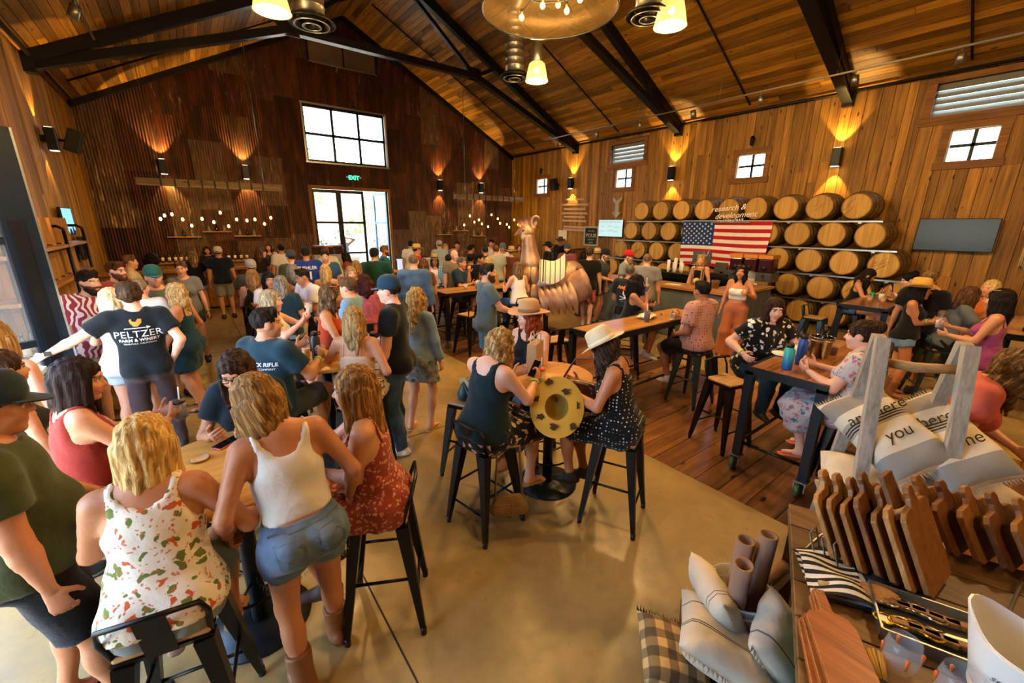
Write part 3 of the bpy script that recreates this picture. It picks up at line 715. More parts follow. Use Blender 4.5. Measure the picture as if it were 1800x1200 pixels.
def sdf_mesh(prims, h, cuts=(), noise=None):
    lo = []; hi = []
    for p in prims:
        if p['sub']: continue
        if p['t'] == 'c':
            r = max(p['ra'], p['rb']); lo.append(np.minimum(p['a'], p['b'])-r); hi.append(np.maximum(p['a'], p['b'])+r)
        else: r = max(p['r']); lo.append(p['c']-r); hi.append(p['c']+r)
    lo = np.min(lo, 0)-3*h; hi = np.max(hi, 0)+3*h
    N = np.ceil((hi-lo)/h).astype(int)+1
    ax = [(lo[i]+h*np.arange(N[i])).astype(np.float32) for i in range(3)]
    F = np.full(N, .2, np.float32)
    for p in prims:
        m = p['k']+3*h
        if p['t'] == 'c':
            r = max(p['ra'], p['rb'])+m; l_ = np.minimum(p['a'], p['b'])-r; u_ = np.maximum(p['a'], p['b'])+r
        else: r = max(p['r'])+m; l_ = p['c']-r; u_ = p['c']+r
        i0 = np.clip(((l_-lo)/h).astype(int), 0, N-1); i1 = np.clip(((u_-lo)/h).astype(int)+2, 1, N)
        if np.any(i1 <= i0): continue
        X = ax[0][i0[0]:i1[0], None, None]; Y = ax[1][None, i0[1]:i1[1], None]; Z = ax[2][None, None, i0[2]:i1[2]]
        if p['t'] == 'c':
            a, b = p['a'], p['b']; d = b-a; dx, dy, dz = X-a[0], Y-a[1], Z-a[2]
            if p['n'] is not None and p['s'] != 1:
                n, s = p['n'], p['s']; qn = (dx*n[0]+dy*n[1]+dz*n[2])*(s-1); dx = dx+qn*n[0]; dy = dy+qn*n[1]; dz = dz+qn*n[2]
                d = d+n*np.dot(d, n)*(s-1)
            t = np.clip((dx*d[0]+dy*d[1]+dz*d[2])/max(d@d, 1e-9), 0, 1)
            D = np.sqrt((dx-t*d[0])**2+(dy-t*d[1])**2+(dz-t*d[2])**2)-(p['ra']+(p['rb']-p['ra'])*t)
        else:
            R = p['R'].T/p['r'][:, None]; dx, dy, dz = X-p['c'][0], Y-p['c'][1], Z-p['c'][2]
            q = [(R[i, 0]*dx+R[i, 1]*dy+R[i, 2]*dz) for i in range(3)]
            D = (np.sqrt(q[0]**2+q[1]**2+q[2]**2)-1)*float(min(p['r']))
        if p['cut'] is not None:
            for c, n in p['cut']: D = np.maximum(D, (X-c[0])*n[0]+(Y-c[1])*n[1]+(Z-c[2])*n[2])
        sl = tuple(slice(i0[i], i1[i]) for i in range(3)); G = F[sl]; k = max(p['k'], 1e-4)
        if p['sub']:
            hh = np.maximum(k-np.abs(G+D), 0)/k; F[sl] = np.maximum(G, -D)+hh*hh*k*.25
        else:
            hh = np.maximum(k-np.abs(G-D), 0)/k; F[sl] = np.minimum(G, D)-hh*hh*k*.25
    X, Y, Z = ax[0][:, None, None], ax[1][None, :, None], ax[2][None, None, :]
    if noise is not None: F = F+noise(X, Y, Z).astype(np.float32)
    for c, n in cuts: F = np.maximum(F, (X-c[0])*n[0]+(Y-c[1])*n[1]+(Z-c[2])*n[2])
    return nets(F, lo, h)
def nets(F, lo, h):
    I = F < 0
    I[0] = I[-1] = False; I[:, 0] = I[:, -1] = False; I[:, :, 0] = I[:, :, -1] = False
    F = np.where(I, np.minimum(F, -1e-5), np.maximum(F, 1e-5))
    c = [I[dx:I.shape[0]-1+dx, dy:I.shape[1]-1+dy, dz:I.shape[2]-1+dz] for dx in (0, 1) for dy in (0, 1) for dz in (0, 1)]
    sm = sum(q.astype(np.int8) for q in c); act = (sm > 0) & (sm < 8)
    idx = np.argwhere(act)
    if len(idx) == 0: return np.zeros((0, 3)), np.zeros((0, 4), int)
    vid = np.full(act.shape, -1, np.int32); vid[act] = np.arange(len(idx))
    acc = np.zeros((len(idx), 3)); cnt = np.zeros(len(idx))
    cor = [(a, b, d) for a in (0, 1) for b in (0, 1) for d in (0, 1)]
    val = {q: F[idx[:, 0]+q[0], idx[:, 1]+q[1], idx[:, 2]+q[2]] for q in cor}
    for q in cor:
        for ax_ in range(3):
            if q[ax_]: continue
            w = list(q); w[ax_] = 1; w = tuple(w); a, b = val[q], val[w]; m = (a < 0) != (b < 0)
            t = a/(a-b+1e-12); pt = np.tile(np.array(q, float), (len(idx), 1)); pt[:, ax_] += t
            acc[m] += pt[m]; cnt[m] += 1
    V = lo+h*(idx+acc/np.maximum(cnt, 1)[:, None]); Q = []
    for ax_ in range(3):
        o = [i for i in range(3) if i != ax_]; sl0 = [slice(None)]*3; sl1 = [slice(None)]*3
        sl0[ax_] = slice(0, -1); sl1[ax_] = slice(1, None); a, b = I[tuple(sl0)], I[tuple(sl1)]
        e = np.argwhere(a != b); e = e[(e[:, o[0]] > 0) & (e[:, o[1]] > 0)]
        e = e[(e[:, o[0]] < act.shape[o[0]]) & (e[:, o[1]] < act.shape[o[1]])]
        d0 = np.zeros(3, int); d1 = np.zeros(3, int); d0[o[0]] = 1; d1[o[1]] = 1
        g = lambda k: vid[k[:, 0], k[:, 1], k[:, 2]]
        q = np.stack([g(e-d0-d1), g(e-d1), g(e), g(e-d0)], 1)
        fl = a[e[:, 0], e[:, 1], e[:, 2]] == (ax_ == 1)
        q[fl] = q[fl][:, ::-1]; Q.append(q)
    Q = np.concatenate(Q); return V, Q[(Q >= 0).all(1)]
def np_mesh(name, V, Q, smooth=True, col=None):
    me = bpy.data.meshes.new(name); nv, nq = len(V), len(Q)
    me.vertices.add(nv); me.vertices.foreach_set('co', np.asarray(V, np.float32).ravel())
    me.loops.add(nq*4); me.loops.foreach_set('vertex_index', np.asarray(Q, np.int32).ravel())
    me.polygons.add(nq); me.polygons.foreach_set('loop_start', np.arange(0, nq*4, 4, dtype=np.int32))
    me.polygons.foreach_set('use_smooth', np.ones(nq, bool)); me.update(calc_edges=True)
    if col is not None:
        at = me.color_attributes.new('tone', 'FLOAT_COLOR', 'POINT'); c4 = np.ones((nv, 4), np.float32); c4[:, :3] = col
        at.data.foreach_set('color', c4.ravel())
    return me

# ---------------------------------------------------------------- cloth, hair and skin
def m_skin():
    t = NT('skin'); a = t.n('ShaderNodeVertexColor', layer_name='tone')
    nz = t.noise(t.coords('Object'), 60, 3); col = t.mix(.1, a.outputs[0], t.ramp(nz, [(.3, '#a2664a'), (.7, '#e0ab8a')]))
    t.b.inputs['Subsurface Weight'].default_value = 0.0
    return t.out(col, .48, 0, .35)
SKIN = m_skin()
def cloth(c, pat=None, c2=None, c3=None, scale=1.0):
    key = 'cloth %s %s %s %s %s' % (c, pat, c2, c3, scale)
    if key in MATS: return MATS[key]
    t = NT(key); v = t.coords('Object'); base = srgb(c)
    wv = t.noise(v, 9, 3); a = tuple(x*.86 for x in base); b = tuple(min(1, x*1.1) for x in base); col = t.mix(wv, a, b)
    rough = .85
    if pat == 'dots':
        vo = t.n('ShaderNodeTexVoronoi'); t.l(v, vo.inputs['Vector']); vo.inputs['Scale'].default_value = 38*scale; vo.inputs['Randomness'].default_value = .15
        col = t.mix(t.ramp(vo.outputs['Distance'], [(.2, (1, 1, 1)), (.26, (0, 0, 0))]), col, c2)
    elif pat in ('floral', 'leaf', 'blotch'):
        dv = t.n('ShaderNodeVectorMath', operation='ADD'); nz = t.n('ShaderNodeTexNoise'); nz.inputs['Scale'].default_value = 12*scale; t.l(v, nz.inputs['Vector'])
        sc = t.n('ShaderNodeVectorMath', operation='SCALE'); t.l(nz.outputs['Color'], sc.inputs[0]); sc.inputs['Scale'].default_value = .12/scale
        t.l(v, dv.inputs[0]); t.l(sc.outputs[0], dv.inputs[1])
        vo = t.n('ShaderNodeTexVoronoi'); t.l(dv.outputs[0], vo.inputs['Vector']); vo.inputs['Scale'].default_value = 15*scale
        m = t.ramp(vo.outputs['Distance'], [(.33, (1, 1, 1)), (.38, (0, 0, 0))])
        pick = t.ramp(vo.outputs['Color'], [(.0, c2), (.5, c3 or c2), (.72, c2)], 'CONSTANT')
        col = t.mix(m, col, pick)
        if pat == 'floral':
            vo2 = t.n('ShaderNodeTexVoronoi'); t.l(dv.outputs[0], vo2.inputs['Vector']); vo2.inputs['Scale'].default_value = 26*scale
            col = t.mix(t.ramp(vo2.outputs['Distance'], [(.22, (.8,)*3), (.27, (0, 0, 0))]), col, c3 or c2)
    elif pat == 'swirl':
        w = t.n('ShaderNodeTexWave'); w.inputs['Scale'].default_value = 7*scale; w.inputs['Distortion'].default_value = 9; w.inputs['Detail'].default_value = 1; w.inputs['Detail Scale'].default_value = 1.2; t.l(v, w.inputs['Vector'])
        col = t.mix(t.ramp(w.outputs[0], [(.42, (0, 0, 0)), (.5, (1, 1, 1))]), col, c2)
    elif pat == 'plaid':
        for ax_, f in (('X', 5.5), ('Z', 5.5)):
            w = t.n('ShaderNodeTexWave', bands_direction=ax_); w.inputs['Scale'].default_value = f*scale; t.l(v, w.inputs['Vector'])
            col = t.mix(t.ramp(w.outputs[0], [(.55, (0, 0, 0)), (.6, (.6,)*3)]), col, c2)
    elif pat == 'check':
        for ax_ in 'XY':
            w = t.n('ShaderNodeTexWave', bands_direction=ax_); w.inputs['Scale'].default_value = 3.6*scale; t.l(v, w.inputs['Vector'])
            col = t.mix(t.ramp(w.outputs[0], [(.48, (0, 0, 0)), (.52, (.62,)*3)]), col, c2)
    elif pat == 'stripe':
        w = t.n('ShaderNodeTexWave', bands_direction='Z'); w.inputs['Scale'].default_value = 4*scale; t.l(v, w.inputs['Vector'])
        col = t.mix(t.ramp(w.outputs[0], [(.7, (0, 0, 0)), (.74, (1, 1, 1))]), col, c2)
    elif pat == 'denim':
        col = t.mix(t.ramp(t.noise(v, 5, 3), [(.4, (0, 0, 0)), (.75, (.6,)*3)]), col, c2 or '#8fa3b5')
    t.bump(t.noise(v, 22, 4), .25, .02)
    MATS[key] = t.out(col, rough, 0, .15); t.b.inputs['Sheen Weight'].default_value = .15
    return MATS[key]
def hairm(c, c2=None):
    key = 'hair %s %s' % (c, c2)
    if key in MATS: return MATS[key]
    t = NT(key); v = t.coords('Object', (70, 70, 7)); n1 = t.noise(v, 1, 3, .6, .8)
    b = srgb(c); lite = srgb(c2) if c2 else tuple(min(1, x*1.7+.01) for x in b)
    col = t.ramp(n1, [(.34, tuple(x*.45 for x in b)), (.52, b), (.68, lite)])
    t.bump(n1, .5, .012); MATS[key] = t.out(col, .62, 0, .12); return MATS[key]
SKINS = dict(l='#d9a184', f='#e2b196', m='#c08660', t='#b5764f', d='#8a5636', o='#9c6341', p='#dca893')
LEATH = plain('brown boot leather', '#7a4a28', .45, 0, .25, 20, .1)

def ik(a, t, l1, l2, hint):
    a = np.asarray(a, float); t = np.asarray(t, float); d = t-a; L = np.linalg.norm(d); d = d/max(L, 1e-6)
    L = min(L, (l1+l2)*.998); t = a+d*L; x = (l1*l1-l2*l2+L*L)/(2*L); y_ = math.sqrt(max(l1*l1-x*x, 0))
    h_ = np.asarray(hint, float); h_ = h_-d*(h_@d); h_ = vnorm(h_) if np.linalg.norm(h_) > 1e-6 else A(0, 0, -1)
    return a+d*x+h_*y_, t
def hand_prims(w, d, thumb, right, curl, g=1.0):
    d = vnorm(d); u = np.asarray(thumb, float); u = u-d*(u@d); u = vnorm(u) if np.linalg.norm(u) > 1e-4 else vnorm(np.cross(d, (1, 0, 0)))
    n = np.cross(u, d) if right else np.cross(d, u)
    ps = [rc(w-d*.01, w+d*.075*g, .027*g, .036*g, n, 2.2, .012)]
    for i, (ln, off) in enumerate(((.070, .029), (.079, .0095), (.073, -.010), (.057, -.028))):
        b = w+(d*.082+u*off)*g; an = 0
        for sg, cg in ((.46, .55), (.31, 1.0), (.23, .8)):
            an += cg*curl; e = b+(d*math.cos(an)+n*math.sin(an))*ln*sg*g; ps.append(rc(b, e, .0092*g, .0080*g, k=.003)); b = e
    b = w+(d*.022+u*.026)*g; td = vnorm(d*.6+u*.75+n*.35); e = b+td*.042*g; ps.append(rc(b, e, .0135*g, .011*g, k=.008))
    td = vnorm(d*.85+u*.3+n*(.35+.4*curl)); ps.append(rc(e, e+td*.034*g, .0105*g, .0088*g, k=.003))
    return ps
def head_prims(fem):
    j = .9 if fem else 1.0
    ps = [el((0, -.014, .028), (.076, .095, .09), k=.02), el((0, .018, -.045), (.060*j, .07, .076), k=.03), rc((0, .052, -.094), (0, .064, -.098), .024*j, .02*j, k=.02),
          rc((-.03, .073, .026), (.03, .073, .026), .014, .014, k=.02), rc((-.038, .058, -.03), (-.03, .066, -.035), .024, .022, k=.02), rc((.038, .058, -.03), (.03, .066, -.035), .024, .022, k=.02),
          el((-.031, .1, .004), (.02, .02, .014), k=.012, sub=True), el((.031, .1, .004), (.02, .02, .014), k=.012, sub=True),
          el((-.031, .073, .004), (.0145,)*3, k=.002), el((.031, .073, .004), (.0145,)*3, k=.002),
          rc((0, .082, .012), (0, .103, -.026), .0075, .0115, k=.01), rc((-.012, .09, -.03), (.012, .09, -.03), .0085, .0085, k=.006),
          rc((-.017, .082, -.058), (.017, .082, -.058), .0075, .0075, k=.006), rc((-.014, .081, -.068), (.014, .081, -.068), .0085, .0085, k=.005),
          el((-.077, -.006, -.004), (.011, .024, .033), R=Rz(.25), k=.008), el((.077, -.006, -.004), (.011, .024, .033), R=Rz(-.25), k=.008)]
    return ps
def head_colors(L, skin, brow, beard, lips):
    """L: vertices in head space -> colours of skin, lips, brows, eyes, beard"""
    c = np.tile(np.array(skin), (len(L), 1)); x, y_, z = np.abs(L[:, 0]), L[:, 1], L[:, 2]
    ch = np.exp(-((x-.04)**2+(z+.035)**2)/.0006)*(y_ > .02)*.25; c = c*(1-ch[:, None])+np.array(lips)*ch[:, None]
    if beard is not None:
        m = (z < -.035+.02*np.clip((x-.045)/.03, 0, 1.5)) & (y_ > -.02) & (z > -.125) & ~((x < .022) & (z > -.073) & (z < -.054)); c[m] = beard
        m = (x < .026) & (z > -.052) & (z < -.042) & (y_ > .06); c[m] = beard
    m = (x < .021-.3*np.abs(z+.063)) & (z < -.052) & (z > -.077) & (y_ > .07); c[m] = lips
    m = (x > .012) & (x < .05) & (np.abs(z-.026-.08*(x-.03)) < .0055) & (y_ > .05); c[m] = np.array(brow)*.8
    d = np.sqrt((x-.031)**2+(z-.004)**2*1.9); m = (d < .0135) & (y_ > .07); c[m] = (.75, .73, .7)
    m = (d < .0068) & (y_ > .07); c[m] = (.035, .022, .015)
    m = (d >= .0125) & (d < .0165) & (z > .006) & (y_ > .06); c[m] = np.array(brow)*.4
    return c
PEOPLE = {}
def person(label, px, py, rel, ht=1.68, sex='f', sit=None, lean=0, side=0, tw=0, hy=0, hp=0, hr=0, L=None, R=None, feet=None, skin='l', hair=('long', '#3a2415'),
           top=('tee', '#222222'), bot=('shorts', .5, '#4a617a', 'denim'), shoes='#20201f', hat=None, beard=None, w=1.0, lod=None, curl=(.7, .7), key=None, at=None, extra=(), glasses=None, stool=None, dz=0.0, ext=None, cat='person', Lt=None, Rt=None):
    """rel: heading relative to the camera's line of sight (0 = back to us, 90 = facing the right of the picture, 180 = facing us)."""
    fem = sex == 'f'; g = ht/1.72; az = math.atan2(*ray(px, py)[:2]) if at is None else math.atan2(at[0], at[1])
    head_h = az+math.radians(rel); RW_ = Rz(-head_h)             # local (x right, y forward) -> world
    # ---- skeleton (metres, local, origin on the floor below the pelvis)
    pel = A(0, 0, (.96*g if sit is None else sit+.095))+A(0, 0, dz)
    T = Rz(math.radians(-tw)) @ Rx(math.radians(-lean)) @ Ry(math.radians(side))
    sw = (.158 if fem else .182)*g*(1+.35*(w-1)); hw_ = (.092 if fem else .088)*g*math.sqrt(w)
    tp = lambda x, y_, z: pel+T@(A(x, y_, z)*g)
    nb = tp(0, -.005, .50); sh = {-1: pel+T@A(-sw, -.01*g, .452*g), 1: pel+T@A(sw, -.01*g, .452*g)}
    HR = T@Rz(math.radians(-hy))@Rx(math.radians(-hp))@Ry(math.radians(hr))
    if lean: HR = Rx(math.radians(lean*.55))@HR if abs(tw)+abs(hy) < 50 else HR
    hc = nb+HR@(A(0, .03, .145)*g)
    if at is None:
        wz = hc[2]; wp = onz(px, py, wz); loc = wp-RW_@hc; loc[2] = 0
    else: loc = A(at[0], at[1], 0)
    dist = math.hypot(loc[0], loc[1])
    if lod is None: lod = 0 if dist < 3.9 else (1 if dist < 7.6 else 2)
    hb, hh, hhd = ((.0195, .0068, .0062), (.025, .0105, .0098), (.031, .015, .0155))[lod]
    # legs
    hip = {s: pel+Rz(math.radians(-tw*.3))@(A(s*hw_, 0, -.045*g)) for s in (-1, 1)}
    if feet is None:
        if sit is None: feet = ((-.11, -.02, 0), (.11, .05, 0))
        else: feet = ((-.12, .36, sit-.46), (.12, .38, sit-.44))
    kn, an = {}, {}
    for s, f in zip((-1, 1), feet):
        kn[s], an[s] = ik(hip[s], A(f[0], f[1]-.05, f[2]+.085), .425*g, .42*g, (s*.12, 1, .25 if sit is None else .6))
    # arms
    el_, wr = {}, {}
    for s, tg in ((-1, L), (1, R)):
        if tg is None: tg = (s*(sw/g+.10), .06, .80*g) if sit is None else (s*.13, .27, sit+.22)
        tgt = A(*tg)
        el_[s], wr[s] = ik(sh[s], tgt, .285*g, .25*g, T@A(s*.55, -.55, -.75))
    # ---- body volumes, kept by region so clothes can follow them
    f1 = A(0, 1, 0); tn = T@f1; wd = w; bw = w**.7
    torso = ([rc(tp(0, 0, .0), tp(0, 0, .13), (.168 if fem else .156)*g*wd, (.128 if fem else .142)*g*wd, tn, 1.35, .05),
              rc(tp(0, 0, .13), tp(0, .004, .33), (.128 if fem else .142)*g*wd, (.143 if fem else .166)*g*bw, tn, 1.42, .05),
              rc(tp(0, .0, .33), tp(0, -.01, .43), (.143 if fem else .166)*g*bw, (.105 if fem else .12)*g*bw, tn, 1.5, .05),
              rc(pel+T@A(-sw*.86, -.012*g, .45*g), pel+T@A(sw*.86, -.012*g, .45*g), (.05 if fem else .058)*g, (.05 if fem else .058)*g, k=.04)] +
             [el(tp(s*.078, -.055, -.045), A(.1, .1, .11)*g*bw, k=.05) for s in (-1, 1)])
    if fem: torso += [el(tp(s*.068, .085*(1+.5*(w-1)), .295), A(.066, .062, .066)*g*bw, k=.035) for s in (-1, 1)]
    elif w > 1.1: torso += [el(tp(0, .06, .12), A(.14, .13, .16)*g*w**.5, k=.06)]
    traps = [rc(tp(0, -.02, .50), pel+T@A(s*sw*.72, -.012*g, .462*g), .05*g, .042*g, k=.03) for s in (-1, 1)]
    ar = (.043 if fem else .05)*g*bw
    uarm = {s: rc(sh[s], el_[s], ar*1.15, ar*.86, k=.03) for s in (-1, 1)}
    farm = {s: [rc(el_[s], el_[s]*.7+wr[s]*.3, ar*.84, ar*.86, k=.02), rc(el_[s]*.7+wr[s]*.3, wr[s], ar*.86, .026*g, k=.02)] for s in (-1, 1)}
    tr = (.088 if fem else .082)*g*bw
    thigh = {s: rc(hip[s], kn[s], tr, .056*g*bw**.6, k=.04) for s in (-1, 1)}
    calf = {s: [rc(kn[s], an[s], .052*g, .036*g, k=.03), el(kn[s]*.66+an[s]*.34-A(0, .018, 0)*g, A(.05, .05, .09)*g, k=.04)] for s in (-1, 1)}
    fdir = {}
    for s in (-1, 1):
        d = kn[s]-an[s]; fw = A(s*.15, 1, 0) if feet[(s+1)//2][2] < .06 else A(s*.1, 1, -.18); fdir[s] = vnorm(fw)
    foot = {s: [rc(an[s]-A(0, 0, .045)-fdir[s]*.03, an[s]-A(0, 0, .058)+fdir[s]*.13*g, .034*g, .026*g, A(0, 0, 1), 1.15, .02), rc(an[s], an[s]-A(0, 0, .04), .036*g, .038*g, k=.03)] for s in (-1, 1)}
    neck = [rc(tp(0, -.012, .45), hc+HR@A(0, -.02, -.05)*g, (.05 if fem else .06)*g, (.046 if fem else .056)*g, k=.03)]
    body = torso+traps+neck+[p for s in (-1, 1) for p in ([uarm[s], thigh[s]]+farm[s]+calf[s]+foot[s])]
    V, Q = sdf_mesh(body, hb)
    sk = np.array(srgb(SKINS.get(skin, skin))); br = np.array(srgb(hair[1]))
    cols = np.tile(sk, (len(V), 1))
    hp_ = pmove(infl(head_prims(fem), 0), HR, hc); HV, HQ = sdf_mesh(hp_+[rc(hc+HR@A(0, -.02, -.05), nb, .05*g if not fem else .043*g, .052*g if not fem else .044*g, k=.03)], hh)
    HL = (HV-hc)@HR
    lipc = sk*np.array([.86, .52, .5]) if fem else sk*np.array([.85, .62, .58])
    hcol = head_colors(HL, sk, br, None if beard is None else np.array(srgb(beard)), lipc)
    Vs, Qs, Cs = [V, HV], [Q, HQ+len(V)], [cols, hcol]; n = len(V)+len(HV)
    for s in (-1, 1):
        d = vnorm(wr[s]-el_[s]); th = (Lt if s < 0 else Rt) or (0, .6, .8)
        hd = (Lt and s < 0 and len(Lt) > 3 and Lt[3:]) or (Rt and s > 0 and len(Rt) > 3 and Rt[3:]) or None
        d2 = d if hd is None else vnorm(hd)
        av, aq = sdf_mesh(hand_prims(wr[s], d2, th[:3], s > 0, curl[(s+1)//2], g), hhd)
        Vs.append(av); Qs.append(aq+n); Cs.append(np.tile(sk*.97, (len(av), 1))); n += len(av)
    Vall = np.concatenate(Vs)
    me = np_mesh('body', Vall, np.concatenate(Qs), col=np.concatenate(Cs)); me.materials.append(SKIN)
    o = link('person', me); o.location = loc; o.rotation_euler = (0, 0, -head_h); tag(o, label, cat)
    def part(name, prims, mat, h, cuts=(), noise=None):
        v, q = sdf_mesh(prims, h, cuts, noise)
        if len(v) == 0: return None
        m = np_mesh(name, v, q); m.materials.append(mat); return link(name, m, o)
    fold = lambda am, fr, ph: (lambda X, Y, Z: am*(np.sin(fr*(Z*1.0+.6*X)+ph+2*np.sin(9*X+5*Y))*np.cos(fr*.6*(X-.4*Z)+1.7*ph)+.6*np.sin(fr*1.7*(Y+.5*Z)+ph)))
    ph = (px*.37+py*.11) % 6.28; hcl = hb*.85
    # ---- clothes
    def sleeve(s, frac, d):
        a, b = sh[s], el_[s]
        if frac <= 1:
            e = a+(b-a)*frac; ax_ = vnorm(b-a); return [rc(a, e+ax_*.03, ar*1.2+d, ar*1.12+d*1.25, k=.03, cut=[(e, ax_)])]
        q = [rc(a, b, ar*1.2+d, ar*1.02+d, k=.03)]; fr = frac-1; e = b+(wr[s]-b)*fr; ax_ = vnorm(wr[s]-b)
        return q+[rc(b, e+ax_*.02, ar+d, ar*.8+d, k=.03, cut=[(e, ax_)])]
    def skirt(ln, d, flare=.0, k=.08):
        """from the waist down; ln is the fraction of the leg it covers (1 = knee, 2 = ankle)"""
        q = infl(torso[:1]+torso[4:6], d, k=.05)
        for s in (-1, 1):
            if ln <= 1: e = hip[s]+(kn[s]-hip[s])*ln; q.append(rc(hip[s], e, tr+d+.005, (.058+flare)*g*bw+d+.01, k=k))
            else:
                q.append(rc(hip[s], kn[s], tr+d+.005, (.07+flare*.5)*g*bw+d, k=k)); e = kn[s]+(an[s]-kn[s])*(ln-1); q.append(rc(kn[s], e, (.07+flare*.5)*g+d, (.06+flare)*g+d, k=k))
        m0 = (hip[-1]+hip[1])/2; m1 = (kn[-1]+kn[1])/2 if ln > 1 else ((hip[-1]+(kn[-1]-hip[-1])*ln)+(hip[1]+(kn[1]-hip[1])*ln))/2
        gap = np.linalg.norm((kn[1]-kn[-1])); q.append(rc(m0, m1, .09*g+d, (.05+flare)*g+d, k=k))
        if ln > 1: m2 = sum(kn[s]+(an[s]-kn[s])*(ln-1) for s in (-1, 1))/2; q.append(rc(m1, m2, (.05+flare*.6)*g+d, (.06+flare*1.2)*g+d, k=k))
        return q, (m1 if ln <= 1 else m2)
    tt, tc = top[0], top[1]; tm = cloth(*top[1:]) if not isinstance(tc, bpy.types.Material) else tc
    up = T@A(0, 0, 1); TOP = BOT = None
    neckcut = (tp(0, 0, .487), up)
    hem = {'tee': -.10, 'long': -.1, 'shirt': -.12, 'tank': -.06, 'cami': -.02, 'crop': .085, 'bandeau': .14, 'dress': -.1, 'off': -.05, 'sports': .2}.get(tt, -.06)
    if sit is not None: hem = max(hem, -.075)
    hemcut = (tp(0, 0, hem), -up)
    am = .0045 if lod < 2 else .003
    lo_ = [rc(tp(0, 0, -.16), tp(0, 0, .02), (.172 if fem else .165)*g*wd, (.158 if fem else .155)*g*wd, tn, 1.35, .05)] if hem < -.05 else []
    if tt in ('tee', 'long', 'shirt'):
        d = .016 if tt != 'shirt' else .022
        if not fem: d += .006
        fr = {'tee': .62, 'long': 1.92, 'shirt': .72}[tt]
        pr = infl(torso+lo_, d)+infl(traps, .008)
        for s in (-1, 1): pr += sleeve(s, fr, d)
        pr += [el(tp(0, .012, .545), A(.088, .085, .075)*g, T, .012, sub=True)]
        TOP = part('shirt' if tt != 'tee' else 't_shirt', pr, tm, hcl, [hemcut], fold(am, 26, ph))
        if tt == 'shirt': part('collar', [rc(tp(0, -.012, .47), tp(0, -.005, .52), .074*g, .066*g, k=.01)], tm, hcl*.7, [(tp(0, 0, .525), up), (tp(0, 0, .465), -up), (tp(0, .05, .50), T@vnorm(A(0, 1, .3)))])
    elif tt in ('tank', 'cami', 'crop', 'bandeau', 'sports', 'dress', 'off'):
        d = .010; lv = {'tank': .40, 'cami': .36, 'crop': .40, 'bandeau': .34, 'sports': .38, 'dress': .38, 'off': .40}[tt]
        wide = tt in ('tank', 'crop', 'sports')
        if wide:
            pr = infl(torso, d)+infl(traps, .007)+(infl(lo_+torso[:1]+torso[4:6], .019) if tt == 'tank' else [])
            pr += [el(tp(0, .0, .53), A(.092 if tt != 'crop' else .1, .16, .13 if tt != 'crop' else .15)*g, T, .012, sub=True)]+[el(pel+T@A(s*(sw+.012), -.005, .435*g), A(.062, .2, .125)*g, T, .012, sub=True) for s in (-1, 1)]
            cuts = [hemcut]
        else:
            pr = infl(torso[:3]+torso[4:], d)+(infl(lo_+torso[:1]+torso[4:6], .019) if tt == 'off' else [])
            pr += [el(pel+T@A(s*(sw+.02), 0, .40*g), A(.085, .13, .12)*g, T, .02, sub=True) for s in (-1, 1)]
            cuts = [hemcut, (tp(0, 0, lv), T@vnorm(A(0, -.12, 1)))]
        TOP = part('top' if tt != 'dress' else 'bodice', pr, tm, hcl, cuts, fold(am*.8, 30, ph))
        if tt == 'off':
            for s in (-1, 1): part('sleeve', [rc(sh[s]*.75+el_[s]*.25, sh[s]*.45+el_[s]*.55, ar+.02, ar+.03, k=.02)], tm, hcl)
        if tt in ('dress', 'cami') and lod < 2:
            bv = BVHTree.FromPolygons([Vector(p) for p in V], [tuple(map(int, q)) for q in Q])
            for s in (-1, 1):
                pts = []
                for th in np.linspace(.35, PI-.3, 11):
                    dr = T@A(0, math.cos(th), math.sin(th)); c0 = tp(s*.088, 0, lv-.05); h_ = bv.ray_cast(Vector(c0+dr*.4), Vector(-dr))
                    if h_[0] is not None: pts.append(np.array(h_[0])+dr*.004)
                if len(pts) > 3: MB().tube(pts, .0075 if tt == 'dress' else .005, 6).build('strap', tm, o)
    bt = bot[0] if bot else None
    if bt:
        bm = cloth(*bot[2:]) if bt in ('shorts', 'skirt', 'dressskirt') else cloth(*bot[1:])
        wc = (tp(0, 0, .085), up)
        if bt == 'shorts':
            ln = bot[1]; pr = infl(torso[:1]+torso[4:6], .011, cut=[(tp(0, 0, -.125), -up)])
            for s in (-1, 1):
                e = hip[s]+(kn[s]-hip[s])*ln; ax_ = vnorm(kn[s]-hip[s]); pr.append(rc(hip[s], e+ax_*.04, tr+.016, tr*(1-.22*ln)+(.022 if fem else .034), k=.03, cut=[(e, ax_)]))
            BOT = part('shorts', pr, bm, hcl, [wc], fold(am, 30, ph+1))
        elif bt == 'pants':
            pr = infl(torso[:1]+torso[4:6], .011)
            for s in (-1, 1):
                ax_ = vnorm(an[s]-kn[s]); e = an[s]+ax_*.01; pr += [rc(hip[s], kn[s], tr+.016, .06*g+.018, k=.04), rc(kn[s], e+ax_*.03, .06*g+.016, .05*g+.012, k=.03, cut=[(e, ax_)]), el(kn[s]*.66+an[s]*.34-A(0, .018, 0)*g, A(.066, .066, .11)*g, k=.04)]
            part('trousers', pr, bm, hcl, [wc], fold(am, 34, ph+1))
        elif bt in ('skirt', 'dressskirt'):
            ln, fl_ = bot[1]; q, endp = skirt(ln, .016, fl_)
            cuts = [(tp(0, 0, .10 if bt == 'skirt' else .16), up)]
            if sit is None: cuts.append((endp+A(0, 0, .0), A(0, 0, -1)))
            if bt == 'dressskirt': q += infl(torso[:2], .012)
            part('skirt', q, bm, hcl, cuts, fold(am*1.6, 40, ph+2))
        elif bt == 'wide':
            pr = infl(torso[:1]+torso[4:6], .012)
